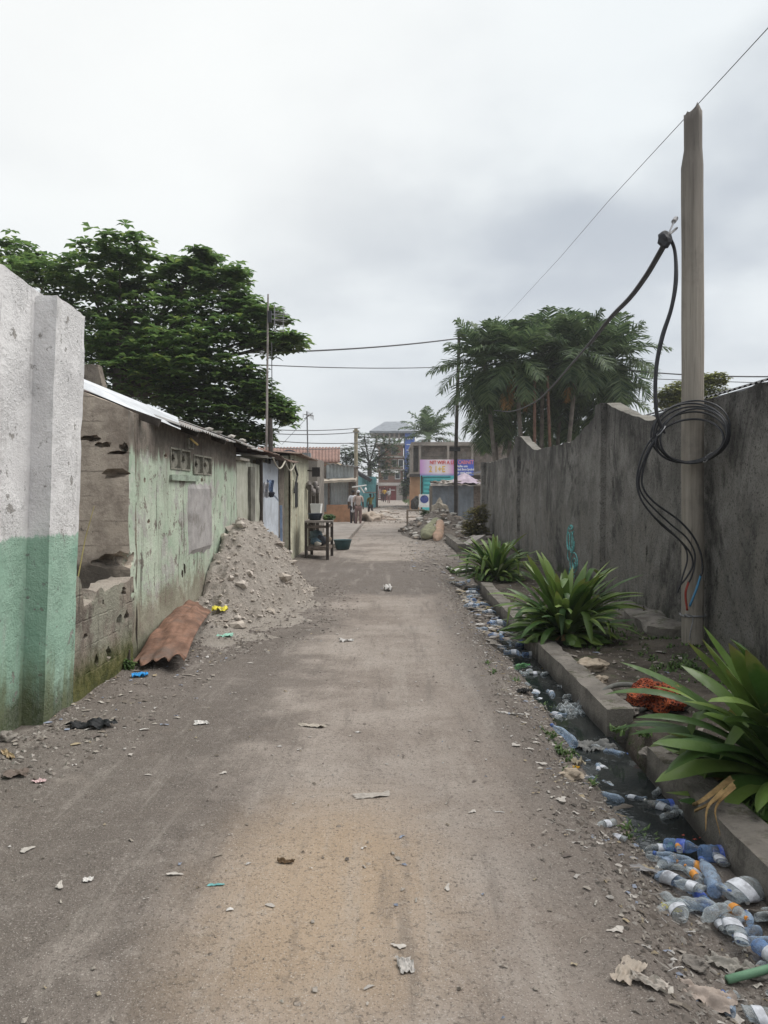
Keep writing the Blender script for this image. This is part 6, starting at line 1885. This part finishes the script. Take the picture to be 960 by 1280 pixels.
def cm(name, c, d=None): return plain(name, c, .65, .15, 30, .2, dirt=d)
SCR = [
    ('wrapper', 175, 846, .13, .08, .04, .3, cm('bright_blue_wrap', (.03, .27, .62)), 'bright blue wrapper on the gravel by the rusty sheet', 'wrapper'),
    ('black_bag', 115, 909, .27, .12, .05, .15, cm('black_bag', (.012, .013, .015)), 'crumpled black plastic bag at the foot of the painted wall', 'bag'),
    ('wrapper', 275, 763, .17, .14, .06, .2, cm('yellow_wrap', (.62, .55, .05), (.6, .6, .5)), 'yellow wrapper on the slope of the sand heap', 'wrapper'),
    ('wrapper', 281, 797, .2, .06, .04, .8, cm('mint_wrap', (.28, .52, .42)), 'mint green scrap in the gravel below the sand heap', 'wrapper'),
    ('wrapper', 49, 978, .07, .03, .02, .1, cm('pink_white', (.6, .45, .45)), 'small pinkish white wrapper near the painted wall', 'wrapper'),
    ('wood_scrap', 10, 945, .16, .03, .02, -.8, cm('tan_scrap', (.42, .32, .2)), 'tan wood splinter at the left edge below the painted wall', 'wood scrap'),
    ('plastic_scrap', 507, 1208, .055, .075, .018, .2, cm('clear_scrap', (.38, .36, .34)), 'whitish plastic scrap on the lane at the bottom centre', 'scrap'),
    ('wrapper', 862, 1053, .12, .05, .03, -.1, cm('red_wrap', (.50, .10, .07), (.5, .4, .35)), 'red wrapper among the bottles near the kerb', 'wrapper'),
    ('wrapper', 841, 1066, .06, .06, .04, .3, cm('bright_green', (.10, .50, .05)), 'bright green scrap at the left end of the long blue bottle', 'wrapper'),
    ('wrapper', 838, 1138, .07, .035, .015, -.7, cm('lemon_wrap', (.62, .52, .04)), 'small yellow wrapper on the bank left of the bottle pile', 'wrapper'),
    ('cloth_scrap', 786, 1216, .14, .07, .022, .9, cm('beige_rag', (.36, .31, .26)), 'beige rag on the bank near the bottom of the lane', 'rag'),
    ('cloth_scrap', 812, 1232, .11, .045, .03, -.6, cm('pale_rag', (.42, .38, .34)), 'narrow pale rag beside the beige one', 'rag'),
    ('paper_bag', 882, 1250, .15, .10, .04, -.4, cm('kraft_rag', (.36, .30, .26)), 'crumpled pinkish beige bag nearest the camera', 'bag'),
    ('cloth_scrap', 915, 1213, .16, .06, .04, -.5, cm('grey_rag', (.30, .28, .25)), 'long grey rag below the muddy bottles', 'rag'),
    ('plastic_strip', 800, 1088, .26, .035, .02, -.55, cm('grey_strip', (.28, .27, .27)), 'grey plastic strip lying along the bank edge', 'strip'),
    ('plastic_bag', 716, 893, .24, .2, .10, .4, CL, 'clear crumpled plastic bag in the black water', 'bag'),
    ('plastic_bag', 745, 938, .24, .16, .06, .2, cm('murky_bag', (.17, .17, .165), (.09, .085, .08)), 'murky grey bag stuck by the cable loop', 'bag'),
    ('leaf_scrap', 681, 838, .12, .07, .03, .2, cm('yellow_leaf', (.45, .33, .05)), 'yellow leaf floating by the middle plant', 'leaf'),
    ('wrapper', 619, 763, .24, .14, .06, .3, cm('yellow_net', (.48, .38, .10), (.3, .25, .15)), 'yellow wrapper heap in the far drain', 'wrapper'),
    ('plastic_sheet', 577, 714, .55, .3, .10, .2, cm('white_sheeting', (.50, .48, .46)), 'whitish sheeting at the far end of the drain', 'sheeting'),
    ('wrapper', 723, 957, .07, .06, .05, .4, cm('tan_bag', (.45, .40, .30)), 'small tan bag beside the leaning pale blue bottle', 'bag'),
    ('wrapper', 720, 961, .04, .03, .02, 0, cm('orange_bit', (.6, .35, .03)), 'orange bit below the small tan bag', 'wrapper'),
    ('plastic_scrap', 640, 893, .2, .03, .015, -.4, cm('white_strip', (.5, .47, .44)), 'white strip lying on the bank near the middle of the drain', 'strip'),
    ('black_scrap', 655, 866, .12, .08, .04, .3, cm('black_scrap', (.015, .015, .015)), 'black scrap at the water edge below the green bottle', 'scrap'),
    ('stick', 270, 1107, .06, .012, .008, .1, cm('teal_bit', (.2, .45, .45)), 'tiny turquoise scrap on the lane', 'scrap'),
    ('dead_leaf', 357, 1079, .065, .02, .02, -.1, cm('brown_leaf', (.14, .09, .05)), 'dry brown leaf curled on the ochre sand patch', 'leaf'),
    ('paper', 391, 908, .16, .05, .015, -.2, cm('beige_paper', (.38, .34, .29)), 'torn beige paper strip in the middle of the lane', 'paper'),
    ('paper', 465, 995, .18, .06, .012, .2, cm('ash_paper', (.33, .30, .27)), 'flattened ash coloured paper on the lane', 'paper'),
    ('paper', 433, 802, .13, .05, .03, .1, cm('white_paper', (.58, .56, .54)), 'white paper on the far part of the lane', 'paper'),
    ('paper', 252, 905, .09, .05, .02, .2, cm('white_paper', (.58, .56, .54)), 'white paper on the dark left side of the lane', 'paper'),
    ('paper', 485, 738, .12, .3, .1, .1, cm('white_paper', (.58, .56, .54)), 'white rag on the damp dark band across the lane', 'paper'),
    ('paper', 110, 1101, .04, .03, .012, .2, cm('white_paper', (.58, .56, .54)), 'small white paper on the dark ground at lower left', 'paper'),
    ('shard', 20, 968, .13, .11, .02, .3, cm('shard_brown', (.13, .10, .085)), 'round brown shard by the left edge', 'shard')]
for i, (nm, px, py, w, l, h, rz, mt_, lb, ct) in enumerate(SCR):
    p = surf(px, py)
    if nm == 'wrapper' and py == 763:
        for yy in np.arange(11, 8, -.02):
            q = P(px, py, float(yy))
            if q.z > heap_h(q.x, q.y) + gz(q.x, q.y): p = q; break
    crumple(nm, p, w, l, h, rz, mt_, lb, i * 3.7, ct)

# orange net bag
nb = MB(); p = surf(824, 884)
nm_ = Mt('orange_net', .75, .25)
v = nm_.vor(42, 'DISTANCE_TO_EDGE'); cl2 = nm_.noise(9, 5, .7)
c = nm_.mix((.50, .12, .045), (.27, .055, .03), nm_.ss(cl2, .35, .65)); c = nm_.mix(c, (.10, .03, .02), nm_.ss(v, .10, .22)); nm_.col(c).bump(nm_.sum(v, cl2), 1, .03)
nb.blob((p.x, p.y, p.z + .07), (.20, .17, .105), .4, 2.2, 4, 5, squash=-.07)
nb.v = [tuple(Vector(q) + noise.noise_vector(Vector(q) * 14) * .018 + noise.noise_vector(Vector(q) * 34) * .007) for q in nb.v]
tag(nb.build('net_bag', nm_.m, smooth=False), 'crumpled orange red net bag on the soil beside the nearest plant', 'bag')
mb = MB(); mb.blob((p.x + .16, p.y - .02, p.z + .05), (.06, .07, .06), .3, 2, 2, 3); tag(mb.build('grey_pot', plain('pot_grey', (.2, .19, .18), .8, .3), smooth=True), 'small grey lump beside the orange net bag', 'stone')

# cable loop in the gap of the kerb
lp = surf(782, 934)
mb = MB()
pts = [(lp.x + .17 * math.cos(a) + .03, lp.y + .20 * math.sin(a) + .1, .04 + .05 * math.sin(a + .6)) for a in [6.283 * i / 28 for i in range(27)]]
mb.tube(pts, .020, 8)
mb.tube([(pts[-1][0], pts[-1][1], pts[-1][2]), (lp.x + .3, lp.y + .1, .06), (lp.x + .42, lp.y + .16, .05)], .02, 8)
mb.tube([(pts[14][0], pts[14][1], pts[14][2]), (lp.x - .15, lp.y - .02, -.05), (lp.x - .14, lp.y - .1, -.16)], .02, 8)
tag(mb.build('hose_loop', plain('hose_grey', (.17, .17, .155), .8, .3), smooth=True), 'loop of thick grey hose in the gap between the two kerbs', 'hose')
mb = MB(); a_ = surf(916, 1232); mb.tube([a_ + Vector((-.02, 0, .02)), a_ + Vector((.10, .03, .03)), a_ + Vector((.19, .05, .04))], .014, 8)
tag(mb.build('green_tube', plain('green_tube', (.16, .30, .19), .6, .2), smooth=True), 'short pale green plastic tube at the bottom right', 'tube')


def stone(px, py, r, c, label, seed, z=None):
    p = surf(px, py, False); mb = MB(); mb.blob((p.x, p.y, p.z + r * .3), (r * 1.3, r, r * .7), .4, 1.7, 4, seed)
    mb.v = [tuple(Vector(q) + noise.noise_vector((Vector(q) - p) / r * 2.6 + Vector((seed, 0, 0))) * r * .16) for q in mb.v]
    return tag(mb.build('stone', c, smooth=False), label, 'stone')


ST = plain('tan_stone', (.36, .30, .235), .95, .2, 10, .5); SG = plain('grey_stone', (.22, .20, .18), .95, .25, 10, .5)
stone(738, 838, .10, ST, 'pale tan stone lying on the soil behind the clean edged kerb', 1); stone(749, 853, .05, ST, 'small tan stone in front of the pale tan one', 2)
stone(867, 1209, .035, SG, 'grey stone between the rags at bottom right', 3); stone(8, 925, .05, SG, 'grey stone under the painted wall at the left edge', 4)
stone(784, 893, .06, SG, 'brownish stone beside the cable loop', 5); stone(957, 1222, .03, SG, 'grey stone at the right edge below the blue bottle', 6)
stone(858, 1000, .03, SG, 'small stone on the kerb under the drooping dead leaves', 7); stone(712, 972, .05, ST, 'tan stone at the bank by the small tan bag', 8)
for i, (px, py) in enumerate(((812, 945), (826, 941), (845, 938), (835, 950), (866, 943), (880, 950))): stone(px, py, .04 + .01 * (i % 3), SG, 'loose grey stone behind the kerb under the nearest plant', 20 + i)['group'] = 'stones behind the near kerb'

# paper scraps on the lane
sc0 = None; rp = random.Random(31)
WPm = cm('scrap_pale', (.42, .39, .36), (.3, .27, .24))
for i in range(60):
    if i < 26: x = rp.uniform(-1.9, 1.0); y = 1.9 + 10.5 * rp.random() ** 1.4
    else: x = rp.uniform(.75, 1.2); y = rp.uniform(2.0, 9)
    if sc0 is None:
        mb = MB(); mb.grid(lambda u, v: ((u - .5) * .055 * (1 + .4 * math.sin(v * 5)), (v - .5) * .035 * (1 + .4 * math.cos(u * 4)), .003 + .008 * max(0, noise.noise(Vector((u * 3, v * 3, 3))))), 5, 4)
        sc0 = mb.build('paper_scrap', WPm, local=True); o = sc0
    else: o = sc0.copy(); COL.objects.link(o)
    s_ = rp.uniform(.35, 1.1); o.location = (x, y, gz(x, y) + .003); o.rotation_euler = (0, 0, rp.uniform(0, 6.28)); o.scale = (s_, s_ * rp.uniform(.5, 1.3), s_)
    tag(o, 'tiny pale paper scrap lying loose on the lane', 'paper scrap', 'tiny paper scraps on the lane')

# ---------------------------------------------------------------- gravel, litter crumbs, weeds (uncountable)
TET = [Vector(v) for v in ((1, 0, -.3), (-.5, .87, -.3), (-.5, -.87, -.3), (0, .1, .75), (.45, .4, .35))]
def scatter(mb, n, fn, smin, smax, rr_, flat=.6):
    for i in range(n):
        q = fn(rr_)
        if q is None: continue
        x, y = q[0], q[1]; z = q[2] if len(q) > 2 else gz(x, y)
        s_ = smin * (smax / smin) ** (rr_.random() ** 1.8); a = rr_.uniform(0, 6.28); ca, sa = math.cos(a), math.sin(a)
        k1, k2 = rr_.uniform(.7, 1.4), rr_.uniform(.6, 1.1)
        vs = [(x + s_ * (v.x * ca * k1 - v.y * sa * k2), y + s_ * (v.x * sa * k1 + v.y * ca * k2), z + s_ * flat * v.z + s_ * .15) for v in TET]
        mb.add(vs, [(0, 4, 3), (0, 1, 4), (1, 3, 4), (1, 2, 3), (2, 0, 3)])


rg = random.Random(9)
mb = MB()
def ledge(r): y = 4.4 + 5.0 * r.random() ** 1.1; x = -2.28 + .75 * r.random() ** 1.7; return (x, y)
scatter(mb, 2400, ledge, .004, .017, rg)
scatter(mb, 500, lambda r: (-2.2 + .5 * r.random() ** 1.5, r.uniform(3.6, 5.2)), .005, .03, rg)
scatter(mb, 1500, lambda r: ((lambda a, d: (-1.7 + d * math.cos(a) * .95, 10.3 + d * math.sin(a) * 2.7))(r.uniform(-2.2, 1.4), r.gauss(1.0, .16))), .005, .028, rg)
scatter(mb, 1500, lambda r: (-2.25 + .9 * r.random(), r.uniform(7.0, 9.2)), .005, .024, rg)
scatter(mb, 5200, lambda r: (r.gauss(1.0, .15), 1.9 + 12 * r.random() ** 1.25), .0035, .018, rg)
scatter(mb, 1500, lambda r: (r.gauss(1.15, .15), 1.9 + 2 * r.random()), .004, .024, rg)
scatter(mb, 1500, lambda r: (r.uniform(-1.9, .9), 1.9 + 13 * r.random() ** 1.5), .002, .008, rg)
scatter(mb, 2200, lambda r: (r.uniform(1.68, 3.05), 3.6 + 9 * r.random()), .005, .026, rg)
scatter(mb, 900, lambda r: (r.uniform(.2, 1.7), r.uniform(14, 23)), .008, .03, rg)
scatter(mb, 800, lambda r: (r.uniform(-1.6, 1.6), r.uniform(36, 60)), .02, .08, rg)
scatter(mb, 900, lambda r: (lambda x, y: (x, y, heap_h(x, y) + gz(x, y)) if .0 < heap_h(x, y) < .3 else None)(r.uniform(-2.2, -.9), r.uniform(7.6, 12.9)), .006, .03, rg)
tag(mb.build('gravel', mat_islands('gravel_stone', [(.15, .13, .115), (.21, .185, .165), (.25, .225, .20), (.10, .088, .078), (.18, .158, .14), (.31, .285, .26), (.13, .11, .095)])), 'loose grey gravel along both sides of the lane', 'gravel', kind='stuff')

mb = MB()
def flake(x, y, z, s_, r):
    a = r.uniform(0, 6.28); ca, sa = math.cos(a), math.sin(a); l = s_ * r.uniform(.7, 2.2); w = s_ * r.uniform(.4, 1)
    P_ = lambda u, v, h: (x + u * ca - v * sa, y + u * sa + v * ca, z + h)
    h1 = s_ * r.uniform(.05, .5)
    mb.add([P_(-l, -w, .003), P_(0, -w * r.uniform(.4, 1.2), h1), P_(l, -w * .7, .004), P_(l * .8, w, h1 * .5), P_(0, w * r.uniform(.5, 1.1), .008), P_(-l * .9, w * .7, h1 * .8)], [(0, 1, 4, 5), (1, 2, 3, 4)])
for i in range(2600):
    x = rg.gauss(1.06, .15); y = 1.9 + 12.5 * rg.random() ** 1.1
    if x > 1.46: continue
    flake(x, y, max(gz(x, y), -.15 if 3.5 < y < 8.4 else -9) + .003, rg.uniform(.003, .012), rg)
for i in range(500):
    y = rg.uniform(7.8, 14.5); x = rg.uniform(1.05, 1.42); flake(x, y, gz(x, y) + rg.uniform(.01, .06), rg.uniform(.02, .05), rg)
for i in range(260): x = -2.25 + .8 * rg.random() ** 1.4; y = rg.uniform(4.4, 9); flake(x, y, gz(x, y) + .004, rg.uniform(.006, .022), rg)
for i in range(420): x = rg.uniform(-1.9, .9); y = 2 + 11 * rg.random() ** 1.3; flake(x, y, gz(x, y) + .002, rg.uniform(.003, .011), rg)
for i in range(240): x = rg.uniform(1.7, 3.0); y = rg.uniform(3.8, 13); flake(x, y, gz(x, y) + .004, rg.uniform(.008, .03), rg)
for i in range(260):
    x = rg.uniform(.4, 1.6); y = rg.uniform(14, 25); flake(x, y, gz(x, y) + .01, rg.uniform(.015, .05), rg)
for i in range(420):
    x = rg.gauss(1.05, .16); y = 1.9 + 10 * rg.random() ** 1.2
    if x > 1.45: continue
    a = rg.uniform(0, 6.28); l = rg.uniform(.015, .06); z = max(gz(x, y), -.15 if 3.5 < y < 8.4 else -9) + .004
    mb.tube([(x, y, z), (x + l * math.cos(a) * .5, y + l * math.sin(a) * .5, z + rg.uniform(0, .006)), (x + l * math.cos(a + .3), y + l * math.sin(a + .3), z + .001)], rg.uniform(.0012, .003), 4)
tag(mb.build('litter', mat_islands('litter_flake', [(.40, .37, .34), (.52, .50, .48), (.28, .25, .22), (.33, .28, .2), (.14, .12, .1), (.45, .42, .38), (.24, .27, .34), (.12, .1, .09), (.33, .27, .18), (.2, .17, .14), (.34, .32, .30), (.22, .19, .16), (.36, .33, .29), (.30, .27, .24), (.26, .23, .20), (.28, .25, .22)])), 'crumbs of plastic and paper litter in the drain and along the lane edges', 'litter', kind='stuff')

mb = MB()
def tuft(x, y, z, h, n, r):
    for k in range(n):
        a = r.uniform(0, 6.28); l = h * r.uniform(.5, 1.2); t = r.uniform(.3, 1.0); w = .004 + .004 * r.random()
        b = Vector((x + r.gauss(0, .02), y + r.gauss(0, .03), z)); d = Vector((math.cos(a) * t, math.sin(a) * t, 1)).normalized(); s_ = Vector((-math.sin(a), math.cos(a), 0)) * w
        m_ = b + d * l * .55; e = b + d * l + Vector((math.cos(a) * l * .25, math.sin(a) * l * .25, -l * .2))
        mb.add([b - s_, b + s_, m_ + s_, m_ - s_, e], [(0, 1, 2, 3), (3, 2, 4)])
for (px, py, h, n) in ((800, 1045, .06, 26), (812, 1050, .05, 22), (785, 1040, .05, 18), (690, 925, .06, 22), (700, 938, .06, 26), (683, 918, .05, 18), (712, 965, .05, 18), (708, 942, .05, 18), (690, 885, .06, 20), (735, 975, .04, 14), (745, 965, .04, 16),
                       (770, 925, .05, 26), (762, 920, .05, 26), (778, 915, .06, 26), (790, 918, .06, 26), (755, 926, .04, 18), (800, 912, .05, 22), (840, 930, .06, 20), (900, 1015, .07, 40), (925, 1020, .07, 40), (945, 1012, .08, 40), (955, 1030, .07, 40), (935, 1035, .06, 30), (910, 1005, .06, 30),
                       (610, 830, .04, 14), (622, 842, .05, 14), (645, 852, .05, 16), (830, 838, .07, 26), (845, 832, .08, 30), (815, 842, .06, 22), (860, 835, .08, 26), (875, 838, .08, 26), (740, 810, .06, 20), (720, 808, .06, 22), (160, 836, .08, 16), (566, 716, .08, 26), (560, 712, .1, 26), (575, 720, .08, 26)):
    p = surf(px, py)
    for k in range(3): tuft(p.x + rg.gauss(0, .03), p.y + rg.gauss(0, .05), p.z - .004, h, n // 2, rg)
for k in range(260): x = rg.uniform(2.35, 3.08); y = rg.uniform(4.2, 11); tuft(x, y, gz(x, y), .045, 6, rg)
for k in range(260):
    y = rg.uniform(60, 92); x = rg.uniform(1.2, 4); tuft(x, y, gz(x, y), .45, 8, rg)
tag(mb.build('weeds', LOWLEAF), 'short green weeds along the drain bank and in the planting bed', 'weeds', kind='stuff')

# ================================================================== sky and light
w = bpy.data.worlds.new('World'); SC.world = w; w.use_nodes = True
nt = w.node_tree; N = nt.nodes; Lk = nt.links
bg = N['Background']
sky = N.new('ShaderNodeTexSky'); sky.sky_type = 'NISHITA'; sky.sun_disc = False
SUNV = Vector((.50, .10, .86)).normalized()
sky.sun_elevation = math.asin(SUNV.z); sky.sun_rotation = math.atan2(SUNV.x, SUNV.y)
tc = N.new('ShaderNodeTexCoord')
sp = N.new('ShaderNodeSeparateXYZ'); Lk.new(tc.outputs['Generated'], sp.inputs[0])
def wm_(op, a, b=0.0):
    q = N.new('ShaderNodeMath'); q.operation = op
    for i, v in enumerate((a, b)):
        if isinstance(v, (int, float)): q.inputs[i].default_value = v
        else: Lk.new(v, q.inputs[i])
    return q.outputs[0]
zz = wm_('ADD', wm_('MAXIMUM', sp.outputs[2], 0.0), .28)
cv = N.new('ShaderNodeCombineXYZ'); Lk.new(wm_('DIVIDE', sp.outputs[0], zz), cv.inputs[0]); Lk.new(wm_('DIVIDE', sp.outputs[1], zz), cv.inputs[1])
def wn(scale, detail, rough, off):
    mp = N.new('ShaderNodeMapping'); mp.inputs['Location'].default_value = off; mp.inputs['Scale'].default_value = (1, 1, 1); Lk.new(cv.outputs[0], mp.inputs[0])
    q = N.new('ShaderNodeTexNoise'); q.inputs['Scale'].default_value = scale; q.inputs['Detail'].default_value = detail; q.inputs['Roughness'].default_value = rough; Lk.new(mp.outputs[0], q.inputs['Vector'])
    return q.outputs[0]
def wr(v, a, b):
    q = N.new('ShaderNodeMapRange'); q.interpolation_type = 'SMOOTHSTEP'; q.inputs['From Min'].default_value = a; q.inputs['From Max'].default_value = b; Lk.new(v, q.inputs[0]); return q.outputs[0]
def wmix(a, b, f):
    q = N.new('ShaderNodeMix'); q.data_type = 'RGBA'
    for nm, v in (('A', a), ('B', b)):
        if isinstance(v, tuple): q.inputs[nm].default_value = (*v, 1)
        else: Lk.new(v, q.inputs[nm])
    if isinstance(f, (int, float)): q.inputs['Factor'].default_value = f
    else: Lk.new(f, q.inputs['Factor'])
    return q.outputs['Result']
cl1 = wn(.95, 3, .45, (2.1, .9, 0)); cl2_ = wn(2.6, 4, .5, (4, 2, 1))
dens = wr(wm_('ADD', wm_('MULTIPLY', cl1, .72), wm_('MULTIPLY', cl2_, .28)), .40, .57)
CLB, CLD = (3.7, 3.84, 3.84), (2.2, 2.35, 2.52)
cloud = wmix(CLD, CLB, dens)
# brighter veil at a thin spot in the cloud, duller towards the horizon
dp = N.new('ShaderNodeVectorMath'); dp.operation = 'DOT_PRODUCT'; Lk.new(tc.outputs['Generated'], dp.inputs[0]); dp.inputs[1].default_value = Vector((-.30, .72, .62)).normalized()  # thin spot in the cloud
cloud = wmix(cloud, (4.2, 4.22, 4.1), wm_('MULTIPLY', wr(dp.outputs['Value'], .80, 1.0), .85))
cloud = wmix((3.0, 3.1, 3.25), cloud, wr(sp.outputs[2], -.05, .36))
fin = wmix(sky.outputs[0], cloud, .94)
Lk.new(fin, bg.inputs['Color']); bg.inputs['Strength'].default_value = .10

sl = bpy.data.lights.new('sun', 'SUN'); sl.energy = 1.5; sl.angle = R(60); sl.color = (1, .96, .90)
so = bpy.data.objects.new('sun', sl); COL.objects.link(so); so.rotation_euler = (-SUNV).to_track_quat('-Z', 'Y').to_euler()

if HAZE:
    mb = MB(); mb.box(-60, 60, -6, 140, -1.5, 14)
    hz = bpy.data.materials.new('haze'); hz.use_nodes = True; nn = hz.node_tree.nodes; nn.clear()
    ou = nn.new('ShaderNodeOutputMaterial'); pv = nn.new('ShaderNodeVolumePrincipled'); pv.inputs['Color'].default_value = (.93, .95, .97, 1); pv.inputs['Density'].default_value = HAZE; pv.inputs['Anisotropy'].default_value = .2
    hz.node_tree.links.new(pv.outputs[0], ou.inputs['Volume'])
    tag(mb.build('haze', hz), 'thin pale haze in the air over the lane', 'haze', kind='stuff')

SC.view_settings.view_transform = 'Standard'; SC.view_settings.look = 'None'; SC.view_settings.gamma = 1; SC.view_settings.exposure = EXPO
SC.view_settings.use_curve_mapping = False
SC.cycles.max_bounces = 6; SC.cycles.transparent_max_bounces = 12; SC.cycles.diffuse_bounces = 4; SC.cycles.glossy_bounces = 3; SC.cycles.transmission_bounces = 4
SC.cycles.volume_bounces = 0
try: SC.cycles.use_denoising = DENO
except Exception: pass
